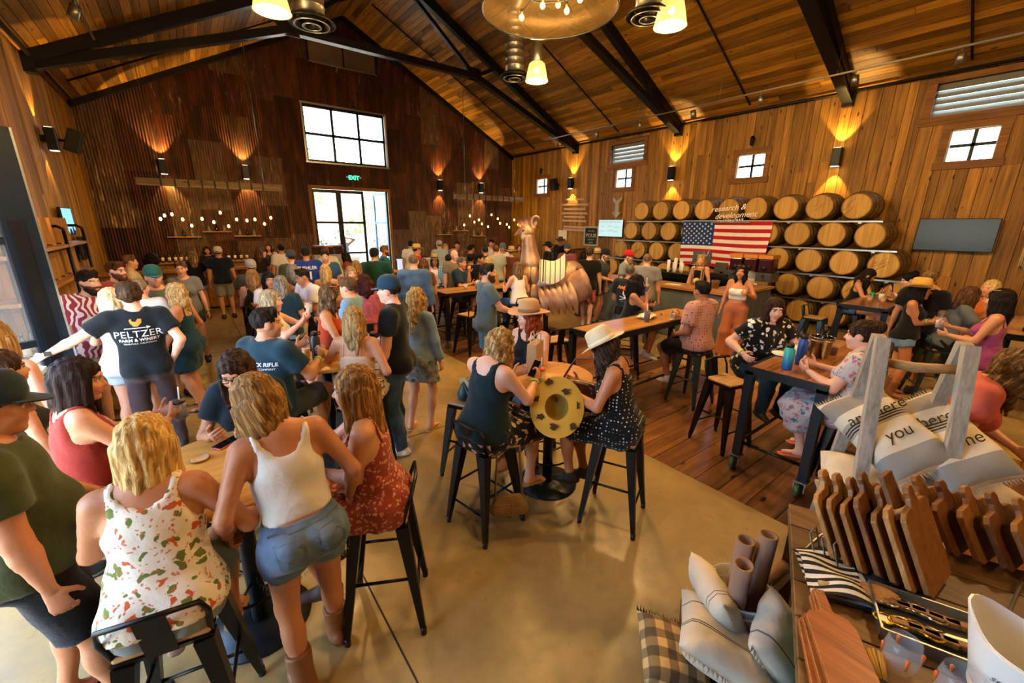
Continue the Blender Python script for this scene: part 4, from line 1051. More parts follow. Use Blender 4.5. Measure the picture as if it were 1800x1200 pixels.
            for s in (-1, 1): pr += [rc(hip[s], kn[s], tr+.02, .1*g, k=.05), rc(kn[s], an[s], .1*g, .15*g, k=.05)]
            part('trousers', pr, bm, hcl, [(tp(0, 0, .11), up), (A(0, 0, .03), A(0, 0, -1))], lambda X, Y, Z: .007*np.sin(70*X+1.3*np.sin(20*Y))*np.clip((pel[2]-Z)*2, 0, 1))
    # ---- shoes
    if shoes:
        for s in (-1, 1):
            if feet[(s+1)//2] is None: continue
            kind, c = shoes if isinstance(shoes, tuple) else ('shoe', shoes)
            if kind == 'flip':
                b0 = an[s]-A(0, 0, .079)-fdir[s]*.055; b1 = an[s]-A(0, 0, .084)+fdir[s]*.15*g
                part('flip_flop', [rc(b0, b1, .04*g, .045*g, A(0, 0, 1), 5.5, .005), rc(an[s]-A(0, 0, .05)+fdir[s]*.05+A(.03, 0, 0), an[s]-A(0, 0, .06)+fdir[s]*.1, .009, .009, k=.005), rc(an[s]-A(0, 0, .05)+fdir[s]*.05-A(.03, 0, 0), an[s]-A(0, 0, .06)+fdir[s]*.1, .009, .009, k=.005)], plain('sandal ' + c, c, .6), min(hcl, .012))
            elif kind == 'boot':
                top_ = an[s]+(kn[s]-an[s])*.42
                part('cowboy_boot', infl(foot[s], .014)+[rc(an[s], top_+vnorm(kn[s]-an[s])*.03, .05*g, .066*g, k=.03, cut=[(top_, vnorm(kn[s]-an[s]))]), rc(an[s]-A(0, 0, .03)-fdir[s]*.05, an[s]-A(0, 0, .075)-fdir[s]*.05, .03, .03, k=.01), rc(an[s]-A(0, 0, .05)+fdir[s]*.1, an[s]-A(0, 0, .06)+fdir[s]*.2*g, .034, .018, A(0, 0, 1), 1.2, .02)], LEATH, hcl*.8, [(A(0, 0, an[s][2]-.083), A(0, 0, -1))])
            else:
                part('shoe', infl(foot[s], .012)+[rc(an[s]-A(0, 0, .06)-fdir[s]*.05, an[s]-A(0, 0, .068)+fdir[s]*.145*g, .042, .036, A(0, 0, 1), 1.9, .01)], plain('shoe ' + c, c, .6), hcl*.85, [(an[s]+A(0, 0, .03), A(0, 0, 1)), (A(0, 0, an[s][2]-.084), A(0, 0, -1))])
    # ---- hair (built in head space)
    ht_, hcg = hair[0], hair[1]; hm = hairm(*hair[1:3]); hps = []; hhh = (.0098, .0145, .021)[lod]
    face = [el((0, .125, -.045), (.068, .085, .108), k=.012, sub=True)]
    ears = [el((s*.09, .01, -.01), (.025, .035, .04), k=.01, sub=True) for s in (-1, 1)]
    if ht_ == 'buzz': hps = [el((0, -.02, .036), (.079, .097, .09), k=.01)]+face+ears; hcut = [((0, 0, -.04), vnorm((0, .55, -1)))]
    elif ht_ == 'short': hps = [el((0, -.02, .042), (.084, .101, .097), k=.01), rc((-.04, .055, .105), (.045, .05, .11), .026, .024, k=.03)]+face+ears; hcut = [((0, 0, -.05), vnorm((0, .5, -1)))]
    elif ht_ == 'curlyshort': hps = [el((0, -.025, .045), (.094, .112, .102), k=.01), rc((-.05, .05, .1), (.05, .05, .1), .035, .035, k=.03)]+face; hcut = [((0, 0, -.075), vnorm((0, .3, -1)))]
    elif ht_ == 'bald': hcut = []
    else:
        ln = {'bob': .20, 'shoulder': .27, 'long': .36, 'vlong': .46, 'pony': .0, 'bun': .0, 'wavy': .36, 'curly': .34, 'braid': .0}.get(ht_, .3)
        if len(hair) > 3: ln = hair[3]
        hps = [el((0, -.018, .038), (.088, .106, .098), k=.02)]
        wv = .02 if ht_ in ('curly', 'wavy') else .008
        if ln:
            B = HR.T@(-up*.35+A(0, 0, -1)*.65); B = vnorm(B)                  # hair falls roughly downwards
            for a in np.linspace(-1, 1, 9):
                an_ = PI*.5+a*2.05; r0 = .083 if ht_ != 'curly' else .1
                p0 = A(r0*.82*math.cos(an_), -.012-r0*math.sin(an_)*1.02, .0); l_ = ln*(1-.16*abs(a))*(1+.10*math.sin(a*11+px))
                p1 = p0*1.03+B*l_*.5+A(0, -.006, 0); p2 = p0*A(1.08, 1.05, 1)+B*l_+A(wv*math.sin(a*7), -.012+wv*math.cos(a*5), 0)
                th = .036 if ht_ != 'curly' else .05
                hps += [rc(p0, p1, th, th*.9, k=.016), rc(p1, p2, th*.9, th*.3, k=.014)]
                if lod == 0:
                    for q_ in (-1, 1): t0 = p1*.5+p2*.5+A(q_*.02*math.sin(an_), q_*.02*math.cos(an_), 0); hps.append(rc(t0, t0+B*ln*(.36+.12*math.sin(a*17+q_*5+py)), .017, .005, k=.008))
        if ht_ in ('pony', 'braid'):
            l_ = hair[3] if len(hair) > 3 else .36
            B = vnorm(HR.T@A(0, -.12, -1)); p0 = A(0, -.115, .03 if ht_ == 'pony' else -.04); hps += [rc(A(0, -.09, .03), p0, .03, .028, k=.02), rc(p0, p0+A(0, -.035, 0)+B*.1, .03, .036, k=.015), rc(p0+A(0, -.035, 0)+B*.1, p0+A(0, -.02, 0)+B*l_, .036, .014, k=.015)]
        if ht_ == 'bun': hps += [el((0, -.10, .085), (.055, .05, .05), k=.02)]
        hps += face; hcut = [((0, 0, -.07), vnorm((0, .35, -1)))] if ht_ in ('pony', 'bun', 'braid') else []
        if ht_ in ('pony', 'bun', 'braid'): hcut = []; hps[0]['cut'] = [(A(0, 0, -.055), A(0, .35, -1))]; hps += ears
    if hat: hcut = list(hcut)+[((0, 0, .058 if hat[0] in ('cap', 'capback') else .048), (0, 0, 1))]
    if ht_ != 'bald':
        strand = (lambda X, Y, Z: .0034*np.sin(170*X+70*Y+2.2*np.sin(14*Z+9*X))+.0026*np.sin(190*Y-90*X+1.5*np.sin(17*Z))) if ht_ not in ('curly', 'curlyshort', 'wavy') else (lambda X, Y, Z: .009*np.sin(52*X+3*np.sin(30*Z))*np.sin(45*Z+2*np.sin(40*Y))+.005*np.sin(75*Y+50*Z))
        if ht_ == 'buzz': strand = None
        hv, hq = sdf_mesh(hps, hhh, hcut, strand)
        if len(hv):
            m = np_mesh('hair', hv, hq); m.materials.append(hm); q = link('hair', m, o); q.matrix_local = Matrix([[*HR[i]*1.0, hc[i]] for i in range(3)]+[[0, 0, 0, 1]])
    if beard is not None:
        bv, bq = sdf_mesh([rc((-.05, .02, -.06), (-.03, .055, -.095), .03, .032, k=.03), rc((.05, .02, -.06), (.03, .055, -.095), .03, .032, k=.03), rc((-.03, .06, -.1), (.03, .06, -.1), .028, .028, k=.03), rc((-.024, .084, -.045), (.024, .084, -.045), .008, .008, k=.01), el((0, .1, -.062), (.022, .03, .012), k=.008, sub=True)], hhh)
        m = np_mesh('beard', bv, bq); m.materials.append(hairm(beard)); q = link('beard', m, o); q.matrix_local = Matrix([[*HR[i], hc[i]] for i in range(3)]+[[0, 0, 0, 1]])
    HM = Matrix([[*HR[i], hc[i]] for i in range(3)]+[[0, 0, 0, 1]])
    if hat:
        hk, hcol = hat[0], hat[1]; hn = 28 if lod < 2 else 18
        if hk in ('cap', 'capback'):
            sg = 1 if hk == 'cap' else -1; mt = cloth(hcol)
            q = MB().lathe([(.101, -.01), (.103, .03), (.095, .075), (.068, .108), (.03, .122), (.001, .124)], (0, -.008, .035), hn, R=np.diag([.9, 1.08, 1])).build('cap_crown', mt, o); q.matrix_local = HM
            br_ = MB(); pts = []
            for i in range(9):
                a = (i-4)/4*1.05; pts.append((math.sin(a)*.088, sg*(math.cos(a)*.098-.004)))
            out = [(x*1.02, y_+sg*.075*(1-(x/.1)**2)) for x, y_ in pts]
            poly = pts+out[::-1]
            br_.prism(poly if sg > 0 else poly[::-1], 0, .007, R=Rx(-.16*sg), c=(0, 0, .035)); q = br_.build('cap_brim', cloth(hat[2] if len(hat) > 2 else hcol), o); q.matrix_local = HM
        else:
            mt = cloth(hcol); bw_ = {'fedora': .165, 'wide': .19, 'cowboy': .185, 'straw': .18}[hk]; tilt = Rx(hat[2] if len(hat) > 2 else 0.0)
            crown = [(.097, 0), (.095, .05), (.086, .1), (.062, .118), (.03, .108), (.001, .1)]
            q = MB().lathe(crown, (0, -.01, .05), hn, R=tilt@np.diag([.92, 1.1, 1])).build('hat_crown', mt, o); q.matrix_local = HM
            curl_ = .045 if hk in ('cowboy', 'straw') else .012
            def brim(u, v):
                a = 2*PI*u; r = .09+(bw_-.09)*v; return tilt@A(math.cos(a)*r*.96, math.sin(a)*r*1.08, curl_*v*v*(math.cos(2*a)*.8+.25)+.0)+A(0, -.01, .05)
            bb = MB().grid(brim, hn, 4); bb.grid(lambda u, v: brim(1-u, v)-A(0, 0, .006), hn, 4); bb.grid(lambda u, v: brim(u, 1)-A(0, 0, .006*v), hn, 1)
            q = bb.build('hat_brim', mt, o); q.matrix_local = HM
            q = MB().ring([(.099, 0), (.0985, .028), (.096, .028), (.096, 0)], tilt@A(0, 0, .004)+A(0, -.01, .05), hn, R=tilt@np.diag([.93, 1.11, 1])).build('hat_band', cloth(hat[3] if len(hat) > 3 else '#d8cbb8'), o); q.matrix_local = HM
    if glasses:
        gm = plain('eyeglass ' + glasses[1], glasses[1], .3); yy, zz = (.095, .004) if glasses[0] != 'up' else (.07, .105)
        for s in (-1, 1):
            q = MB().tube([(s*.033+.024*math.cos(k*PI/8), yy-.002*abs(math.cos(k*PI/8)), zz+.017*math.sin(k*PI/8)) for k in range(16)], .0028, 6, True).build('glasses_rim', gm, o); q.matrix_local = HM
            q = MB().tube([(s*.057, yy-.004, zz+.004), (s*.081, .0, zz+.008)], .0025, 6).build('glasses_temple', gm, o); q.matrix_local = HM
            if glasses[0] in ('sun', 'up'): q = MB().ball((s*.033, yy, zz), .021, 10, (1, .2, .8)).build('sunglass_lens', plain('dark lens', '#0a0a0c', .1), o); q.matrix_local = HM
        q = MB().tube([(-.01, yy, zz+.005), (.01, yy, zz+.005)], .003, 6).build('glasses_bridge', gm, o); q.matrix_local = HM
    info = dict(o=o, top=TOP, bot=BOT, wr=wr, el=el_, hc=hc, HR=HR, T=T, pel=pel, kn=kn, sh=sh, loc=loc, ang=head_h, tp=tp, M=Matrix.Translation(loc)@Matrix.Rotation(-head_h, 4, 'Z'), an=an, g=g)
    if key: PEOPLE[key] = info
    info['tw'] = tw
    if stool: STOOLS.append((loc[0], loc[1], -head_h, stool, sit))
    if ext: ext(info)
    return info
STOOLS = []
def wp(info, v): return np.array(info['M'] @ Vector(v))
def band(info, s, c, frac=.9, r=.034):
    """wristband"""
    p = info['el'][s]*(1-frac)+info['wr'][s]*frac; d = vnorm(info['wr'][s]-info['el'][s]); x = vnorm(np.cross(d, (0, 0, 1) if abs(d[2]) < .9 else (1, 0, 0))); y_ = np.cross(d, x)
    MB().ring([(r, -.009), (r, .009), (r-.004, .009), (r-.004, -.009)], p, 14, R=np.array([x, y_, d]).T).build('wristband', plain('band ' + c, c, .5), info['o'])
def print_on(info, me, mat, centre, size_note=None, back=True, name='shirt_print', on='top'):
    """lay flat artwork on the back (or front) of a shirt"""
    T = info['T']; r = T@A(1, 0, 0); u = T@A(0, 0, 1); f = T@A(0, 1, 0)
    if not back: r, f = -r, -f
    tm = info[on].data; bv = BVHTree.FromPolygons([v.co for v in tm.vertices], [tuple(p.vertices) for p in tm.polygons])
    c = info['tp'](*centre)
    bm_ = bmesh.new(); bm_.from_mesh(me); bmesh.ops.triangulate(bm_, faces=bm_.faces)
    for _ in range(2): bmesh.ops.subdivide_edges(bm_, edges=[e for e in bm_.edges if e.calc_length() > .025], cuts=1)
    for v in bm_.verts:
        p = c+r*v.co.x+u*v.co.y-f*.5; h_ = bv.ray_cast(Vector(p), Vector(f))
        v.co = Vector(p+f*(h_[3]-.004)) if h_[0] is not None else Vector(p+f*.4)
    bm_.to_mesh(me); bm_.free(); me.materials.clear(); me.materials.append(mat)
    return link(name, me, info['o'])
# ---------------------------------------------------------------- furniture
TABW = wood('honey table wood', '#8a5a26', '#c48c46', 0, .3, .12, '#4a2c10', .8, knots=False, spec=.5)
TABW2 = wood('brown table wood', '#5e3315', '#96602c', 0, .25, .15, '#2a1508', .8, knots=False, spec=.5)
SEATW = wood('tan stool seat', '#8f6a42', '#bd9362', 0, .5, .2, '#4e341d', 1.2, knots=False)
OAK = wood('pale oak top', '#b07c35', '#dca650', 0, .35, .05, '#80511d', .8, knots=False)
GUN = plain('gunmetal stool steel', '#2b2a28', .35, .85, .3, 10)
BLUEM = plain('blue-grey stool steel', '#3d5560', .35, .8, .25, 10)
def make_stool(mat, back=True, h=.74):
    e = empty('bar_stool'); tag(e, 'metal bar stool', 'stool', 'metal bar stools')
    MB().b2((-.155, -.155, h-.025), (.155, .155, h)).build('seat', SEATW, e, .02)
    MB().taper((0, 0, h-.055), (0, 0, h-.025), .29, .29, .32, .32, up=(0, 1, 0)).build('seat_rim', mat, e)
    for sx in (-1, 1):
        for sy in (-1, 1):
            a = A(sx*.125, sy*.125, h-.05); b = A(sx*.21, sy*.21, .03)
            lg = MB().taper(b, a, .03, .03, .07, .07, up=(0, 1, 0)).build('leg', mat, e); MB().cyl(b-A(0, 0, .03), b+A(0, 0, .02), .018, .018, 8).build('rubber_foot', BLACK, lg)
    for z, o_ in ((.22, .183), (.36, .166)):
        if z < .3: pr = (((-1, -1), (1, -1)), ((-1, 1), (1, 1)))
        else: pr = (((-1, -1), (-1, 1)), ((1, -1), (1, 1)))
        for p, q in pr: MB().tube([(p[0]*o_, p[1]*o_, z), (q[0]*o_, q[1]*o_, z)], .009, 6).build('stretcher', mat, e)
    if back:
        MB().tube([(-.15, -.13, h-.03), (-.165, -.165, h+.1), (-.15, -.19, h+.17), (0, -.205, h+.18), (.15, -.19, h+.17), (.165, -.165, h+.1), (.15, -.13, h-.03)], .011, 8).build('back_frame', mat, e)
        MB().bar((0, -.16, h-.04), (0, -.205, h+.18), .1, .004, up=(0, 1, 0)).build('back_plate', mat, e)
    return e
_proto = {}
def stool(x, y, rz, label, mat=None, back=True, h=.74):
    mat = mat or GUN; key = (mat.name, back, h)
    if key not in _proto: _proto[key] = make_stool(mat, back, h); o = _proto[key]
    else: o = copy_tree(_proto[key])
    o.location = (x, y, 0); o.rotation_euler = (0, 0, rz); o['label'] = label; return o
def caster(parent, x, y):
    c = MB().lathe([(.02, -.018), (.062, -.018), (.066, -.01), (.066, .01), (.062, .018), (.02, .018)], (x, y+.02, .066), 16, R=Rx(PI/2)).build('caster_wheel', plain('green caster tyre', '#3c5a2e', .5), parent)
    MB().b2((x-.05, y-.045, .155), (x+.05, y+.055, .165)).b2((x-.012, y-.03, .05), (x+.012, y-.022, .16)).b2((x-.012, y+.052, .05), (x+.012, y+.06, .16)).build('caster_fork', GALV, c)
def long_table(x0, x1, y0, y1, label, mat=None, casters=True, z=1.06):
    cx, cy = (x0+x1)/2, (y0+y1)/2; e = empty('bar_table', (cx, cy, 0), 0, label, 'table', 'high wood tables on steel frames'); hx, hy = (x1-x0)/2, (y1-y0)/2
    n = 4
    for i in range(n):
        ya = -hy+.03+(2*hy-.06)*i/n; MB().b2((-hx+.03, ya+.001, z-.04), (hx-.03, ya+(2*hy-.06)/n-.001, z)).build('top_plank', mat or TABW2, e)
    for a, b in (((-hx, -hy, z-.07), (hx, -hy+.03, z+.002)), ((-hx, hy-.03, z-.07), (hx, hy, z+.002)), ((-hx, -hy+.03, z-.07), (-hx+.03, hy-.03, z+.002)), ((hx-.03, -hy+.03, z-.07), (hx, hy-.03, z+.002))): MB().b2(a, b).build('steel_apron', STEEL2, e)
    zb = .165 if casters else 0
    for sx in (-1, 1):
        for sy in (-1, 1):
            MB().b2((sx*(hx-.035)-.035, sy*(hy-.035)-.035, zb), (sx*(hx-.035)+.035, sy*(hy-.035)+.035, z-.04)).build('leg', STEEL2, e)
            if casters: caster(e, sx*(hx-.035), sy*(hy-.035))
    for sy in (-1, 1): MB().tube([(-hx+.05, sy*(hy-.035), .3), (hx-.05, sy*(hy-.035), .3)], .016, 8).build('foot_rail', GUN, e)
    for sx in (-1, 1): MB().tube([(sx*(hx-.035), -hy+.05, .3), (sx*(hx-.035), hy-.05, .3)], .016, 8).build('foot_rail', GUN, e)
    return e
long_table(3.9, 5.75, .93, 1.56, 'high brown wood table on green casters with water bottles and a wine bucket')
long_table(3.62, 5.9, 3.0, 3.56, 'high wood table with a basket of fries and a purple drink', TABW)
long_table(3.6, 5.45, 6.7, 7.38, 'high wood table behind the person in the grey tee, casters showing', TABW)
long_table(8.5, 10.15, 1.5, 2.15, 'high dark wood table near the barrels with takeaway cups')
long_table(.62, 1.4, 6.95, 9.1, 'high table in the middle of the crowd with a pink bag hung at its end', TABW, False)
long_table(7.75, 9.6, -.35, .3, 'high table behind the person in the purple dress, bottles on top', TABW)
def round_table(x, y, r, label, mat, sides=28, z=1.06):
    e = empty('round_table', (x, y, 0), 0, label, 'table', 'round pub tables')
    MB().lathe([(r-.01, z-.035), (r, z-.03), (r, z-.006), (r-.008, z), (.001, z)], n=sides).build('table_top', mat, e)
    MB().cyl((0, 0, .03), (0, 0, z-.035), .045, .045, 12).build('column', STEEL2, e); MB().lathe([(.27, 0), (.27, .012), (.06, .035), (.001, .035)], n=24).build('base', STEEL2, e)
    MB().ring([(.2, .3), (.212, .3), (.212, .312), (.2, .312)], n=24).build('foot_ring', GUN, e)
    for k in range(3): MB().tube([(0, 0, .306), (.2*math.cos(k*2.09), .2*math.sin(k*2.09), .306)], .008, 6).build('ring_spoke', GUN, e)
    MB().lathe([(.12, z-.06), (.12, z-.035)], n=12).build('mounting_plate', STEEL2, e)
round_table(.0, 2.45, .44, 'round oak pub table with a phone and jar lid, shared by five people', OAK)
round_table(.86, 4.02, .33, 'small round pub table holding a black insulated bottle', OAK)
round_table(2.3, 2.46, .36, 'round yellow-lit pub table with a paper bag, between three people', OAK)
# ---------------------------------------------------------------- tasting bar
DRAPE = plain('slate grey bar drape', '#56606b', .8, 0, .15, 3)
BARTOP = wood('plywood bar top', '#8d5a28', '#c08848', 1, .35, .05, '#4b2c10', .7, knots=False)
bar = empty('tasting_bar', (8.0, 5.4, 0), 0, 'tasting bar draped in slate grey cloth with a wood top, before the flag', 'bar')
def drape(p0, p1, z1):
    p0 = A(*p0); p1 = A(*p1); d = p1-p0; n = vnorm(A(d[1], -d[0], 0))
    return MB().grid(lambda u, v: p0+d*u+A(0, 0, .02+(z1-.02)*v)+n*(.012*math.sin(u*np.linalg.norm(d)*14)*(1-v)**.6+.006*math.sin(u*np.linalg.norm(d)*37)), 70, 5)
drape((-.05, 1.9, 0), (-.05, -1.75, 0), 1.0).build('front_drape', DRAPE, bar); drape((-.05, -1.75, 0), (1.7, -1.75, 0), 1.0).build('end_drape', DRAPE, bar); drape((.6, 1.9, 0), (-.05, 1.9, 0), 1.0).build('end_drape', DRAPE, bar)
MB().b2((.0, -1.7, .02), (.55, 1.86, 1.0)).b2((.55, -1.7, .02), (1.66, -1.2, 1.0)).build('bar_carcass', STEEL2, bar)
MB().b2((-.1, -1.8, 1.02), (.6, 1.95, 1.07)).b2((.6, -1.8, 1.02), (1.75, -1.15, 1.07)).build('bar_top', BARTOP, bar, .005)
bb = empty('back_bar', (10.35, 6.15, 0), 0, 'black back bar fridge counter with cups, till and grinder below the flag', 'counter')
MB().b2((-.35, -1.6, .0), (.35, 1.25, 1.05)).build('carcass', plain('black fridge steel', '#101316', .35, .4), bb)
for k in range(4): MB().b2((-.37, -1.55+.7*k, .12), (-.35, -.89+.7*k, .95)).build('door', plain('black fridge door', '#0b0e12', .25, .3), bb)
MB().b2((-.38, -1.64, 1.05), (.36, 1.28, 1.09)).build('counter_top', STEEL2, bb)
# ---------------------------------------------------------------- wine barrels in racks
STAVE = wood('weathered barrel stave', '#5a4726', '#9a7a42', 0, .6, .18, '#1f160d')
HEADM = wood('oak barrel head', '#a67a34', '#d6aa52', 2, .55, .2, '#5a3814', .7, knots=False)
HOOP = plain('barrel hoop iron', '#4d463c', .45, .7, .2)
CHIME = wood('barrel rim', '#8a6030', '#b58646', 1, .6, .12, '#3a220c', 1, knots=False)
def barrel_meshes():
    R90 = Ry(PI/2); L = .45; prof = []
    for i in range(13):
        t = -1+2*i/12; prof.append((.325-.062*t*t, t*L))
    n = 32
    m = {}
    q = MB().lathe(prof, n=n, R=R90); m['staves'] = q.mesh('barrel_staves')
    m['staves'].materials.append(STAVE)
    q = MB().ring([(.263, -L), (.263, -L-.001), (.24, -L-.001), (.24, -L+.03)], n=n, R=R90); m['chime'] = q.mesh('barrel_chime'); m['chime'].materials.append(CHIME)
    q = MB().lathe([(.001, -L-.004), (.242, -L-.004)][::-1]+[(.242, -L-.003)], n=n, R=R90, smooth=False)
    m['head'] = MB().lathe([(.242, -L-.003), (.242, -L-.006), (.001, -L-.006)], n=n, R=R90, smooth=False).mesh('barrel_head'); m['head'].materials.append(HEADM)
    for k, t in enumerate((-.96, -.72, -.36, .36, .72, .96)):
        r = .325-.062*t*t; q = MB().ring([(r+.001, t*L-.017), (r+.005, t*L-.017), (r+.005, t*L+.017), (r+.001, t*L+.017)], n=n, R=R90); m['hoop%d' % k] = q.mesh('barrel_hoop'); m['hoop%d' % k].materials.append(HOOP)
    m['bung'] = MB().cyl((-L-.006, 0, -.2), (-L-.012, 0, -.2), .018, .018, 10).mesh('bung'); m['bung'].materials.append(STAVE)
    return m
BMESH = barrel_meshes(); STAINM = plain('dark wine stain', '#3a1e0c', .7)
ORD = 'first second third fourth fifth sixth seventh eighth ninth tenth eleventh twelfth'.split()
rownames = ['top row', 'second row down', 'third row down', 'fourth row down', 'floor row']
XBF = 11.46
for r in range(5):
    ys = [y0 for y0 in np.arange(2.95-.335*r, 8.5+.335*r, .679)]
    if r == 4: ys = ys[:6]
    for k, y_ in enumerate(ys):
        lb = 'oak wine barrel, %s, %s from the television end' % (rownames[r], ORD[k])
        e = empty('wine_barrel', (XBF+.46, y_, 2.715-.594*r), 0, lb, 'barrel', 'oak wine barrels in the rack'); e.rotation_euler = (random.uniform(-3, 3), 0, 0)
        for nm, me in BMESH.items():
            if nm == 'bung' and random.random() < .7: continue
            o = bpy.data.objects.new({'staves': 'staves', 'chime': 'chime', 'head': 'barrel_head', 'bung': 'bung'}.get(nm, 'hoop'), me); COL.objects.link(o); o.parent = e
            if nm == 'head': hd = o
        if (r, k) in ((0, 0), (2, 0), (0, 1), (2, 9), (3, 1)):
            mb = MB(); e.rotation_euler = (0, 0, 0)
            for q in range(3 if r != 2 else 7):
                y0 = random.uniform(-.12, .12); z0 = random.uniform(0, .16); pts = [A(-.4575, y0+.25*t+.02*math.sin(9*t+q), z0-.32*t*random.uniform(.6, 1)) for t in np.linspace(0, .6, 6)]
                for a, b in zip(pts[:-1], pts[1:]): mb.bar(a, b, .006, .001, up=(1, 0, 0))
            mb.build('stain', STAINM, hd)
for r in range(1, 5):
    z = 2.43-.594*(r-1); e = empty('barrel_rack_rail', (XBF+.02, 2.5-.335*(r-1), z), 0, 'galvanised rack rail under the %s of barrels' % rownames[r-1], 'rack', 'barrel rack rails'); Lr = (6.4+.67*(r-1)) if r < 4 else 5.8
    MB().b2((-.02, -.05, -.045), (.02, Lr, -.012)).build('rail', ZINC, e)
    for k in range(int(Lr/1.36)): MB().b2((-.018, .3+1.36*k, -.075), (.018, .36+1.36*k, -.045)).build('rail_cleat', ZINC, e)
# ---------------------------------------------------------------- flag
def flag():
    y0, y1, z1, z0 = 6.86, 4.5, 2.4, 1.2; X = 11.36
    def P(u, v):     # u along the fly from the hoist (towards smaller y), v down
        sag = .10*math.sin(u*PI)*0 + .16*v*u*0
        return A(X-.03*math.sin(5*u+2*v)-.02*math.sin(11*u-3*v)-.012*v-.02*math.sin(u*23+v*3)*v, y0+(y1-y0)*u*(1-.025*v)-.06*v*(1-u), z1+(z0-z1)*v+.05*math.sin(u*PI)*0-.05*u*v*0+.02*math.sin(u*PI*2)*v)
    root = empty('flag', (X, y0, z0), 0, 'United States flag with red and white stripes hung across the barrels', 'flag')
    C = A(X, y0, z0); red = cloth('#b3202c'); white = cloth('#e6e1da'); blue = cloth('#1d3d78')
    for i in range(13):
        v0, v1 = i/13, (i+1)/13; us = .4 if i < 7 else 0.0
        mb = MB().grid(lambda u, v: P(us+(1-us)*u, v0+(v1-v0)*v)-C, 40, 2)
        mb.build('red_stripe' if i % 2 == 0 else 'white_stripe', red if i % 2 == 0 else white, root)
    MB().grid(lambda u, v: P(.4*u, 7/13*v)-C, 20, 14).build('canton', blue, root)
    st = [(math.sin(k*PI/5)*(1 if k % 2 == 0 else .4), math.cos(k*PI/5)*(1 if k % 2 == 0 else .4)) for k in range(10)]
    sm = MB().add([(0, -x*.034, z*.034) for x, z in st]+[(0, 0, 0)], [(10, k, (k+1) % 10) for k in range(10)]).mesh('star'); sm.materials.append(white)
    for r in range(9):
        for c in range(6 if r % 2 == 0 else 5):
            u = .4*(2*c+1+(r % 2))/12; v = 7/13*(r+1)/10; o = bpy.data.objects.new('star', sm); COL.objects.link(o); o.parent = root; o.location = P(u, v)-C-A(.006, 0, 0)
    MB().tube([P(0, 0)-C+A(0, .05, .02), P(1, 0)-C+A(0, -.05, .02)], .006, 6).build('header_cord', WHITE, root)
flag()
# script sign over the flag
e = empty('script_sign', (11.3, 5.5, 2.4), 0, 'white script lettering sign standing on the top rack rail among barrels', 'sign')
LETT = plain('white cut-metal lettering', '#f0ede6', .5, 0, .03)
for body, sz, y_, z, kw in (('research &', .2, .1, .33, dict(shear=.35)), ('development', .2, -.1, .15, dict(shear=.35)), ('TASTING BAR', .09, 0, .02, dict(bold=.002, sp=1.25))):
    t_ = text(body, sz, LETT, e, wallmat((-.0, y_, z), (0, -1, .06), (0, .06, 1)), **kw)
    s_ = t_.modifiers.new('thick', 'SOLIDIFY'); s_.thickness = .008
MB().b2((0, -.5, -.03), (.02, .5, -.005)).build('sign_base', ZINC, e)
# ---------------------------------------------------------------- wall pieces on the cedar wall
def tv(X, y0, y1, z0, z1, label, mat, sgn=-1):
    e = empty('television', (X, (y0+y1)/2, (z0+z1)/2), 0, label, 'television'); hy, hz = abs(y1-y0)/2, (z1-z0)/2
    MB().b2((min(0, sgn*.05), -hy, -hz), (max(0, sgn*.05), hy, hz)).build('tv_case', BLACK, e, .008)
    MB().b2((sgn*.051-.001, -hy+.015, -hz+.02), (sgn*.051+.001, hy-.015, hz-.015)).build('screen', mat, e)
    MB().b2((min(0, -sgn*.06), -.15, -.12), (max(0, -sgn*.06), .15, .12)).build('wall_mount', STEEL, e); return e
tv(XR-.09, .9, 2.07, 1.82, 2.47, 'large black wall television, switched off, beside the barrels', plain('dark glossy screen', '#05070a', .2, 0, .1, spec=.3))
m_ = tv(XR-.09, 9.83, 10.97, 1.86, 2.48, 'lit menu screen with pale blue board under the wooden arrow', emit('pale blue menu screen', (.5, .8, .9), .55))
INK = plain('dark teal print', '#1f5c74', .6)
for yy, zz, b_, s_ in ((.33, .22, 'BLONDE ALE', .07), (0.0, .22, 'CIDER', .07), (-.3, .22, 'ON TAP 8', .07), (.36, .07, 'IPA 7', .06), (.02, .07, 'WHITE 9', .06), (-.3, .04, 'RED 10', .06), (.36, -.1, 'FLIGHT 12', .06), (0, -.08, 'SLUSHIE 8', .06), (-.27, -.12, 'GLASS 9', .06)):
    text(b_, s_, INK, m_, wallmat((-.054, yy, zz), (0, -1, 0), (0, 0, 1)))
pb = empty('chalk_sign', (XR-.06, 11.37, 1.5), 0, 'framed chalkboard reading POUR leaning on the wall by the menu screen', 'sign')
MB().b2((-.02, -.32, .05), (.02, .32, .68)).build('chalk_board', plain('chalkboard', '#23282c', .8), pb)
for a, b in (((-.035, -.37, 0), (.03, .37, .06)), ((-.035, -.37, .67), (.03, .37, .73)), ((-.035, -.37, .06), (.03, -.31, .67)), ((-.035, .31, .06), (.03, .37, .67))): MB().b2(a, b).build('frame_rail', plain('whitewashed frame', '#b9ae9c', .8), pb)
CHALK = plain('chalk', '#dcdad2', .9)
for b_, s_, z in (('YOU CAN', .07, .55), ('POUR', .2, .38), ('HERE NOW', .06, .23), ('thanks', .08, .13)): text(b_, s_, CHALK, pb, wallmat((-.0225, 0, z), (0, -1, 0), (0, 0, 1)))
ar = empty('arrow_sign', (XR-.1, 10.18, 2.53), 0, 'whitewashed wooden arrow pointing down on the cedar wall', 'sign')
poly = [(0, 0), (.2, .2), (.085, .2), (.085, .5), (.2, .62), (.2, .74), (0, .6), (-.2, .74), (-.2, .62), (-.085, .5), (-.085, .2), (-.2, .2)]
PALEW = wood('whitewashed wood', '#a39b8c', '#cfc8ba', 2, .8, .05, '#6a6154', .9, knots=False)
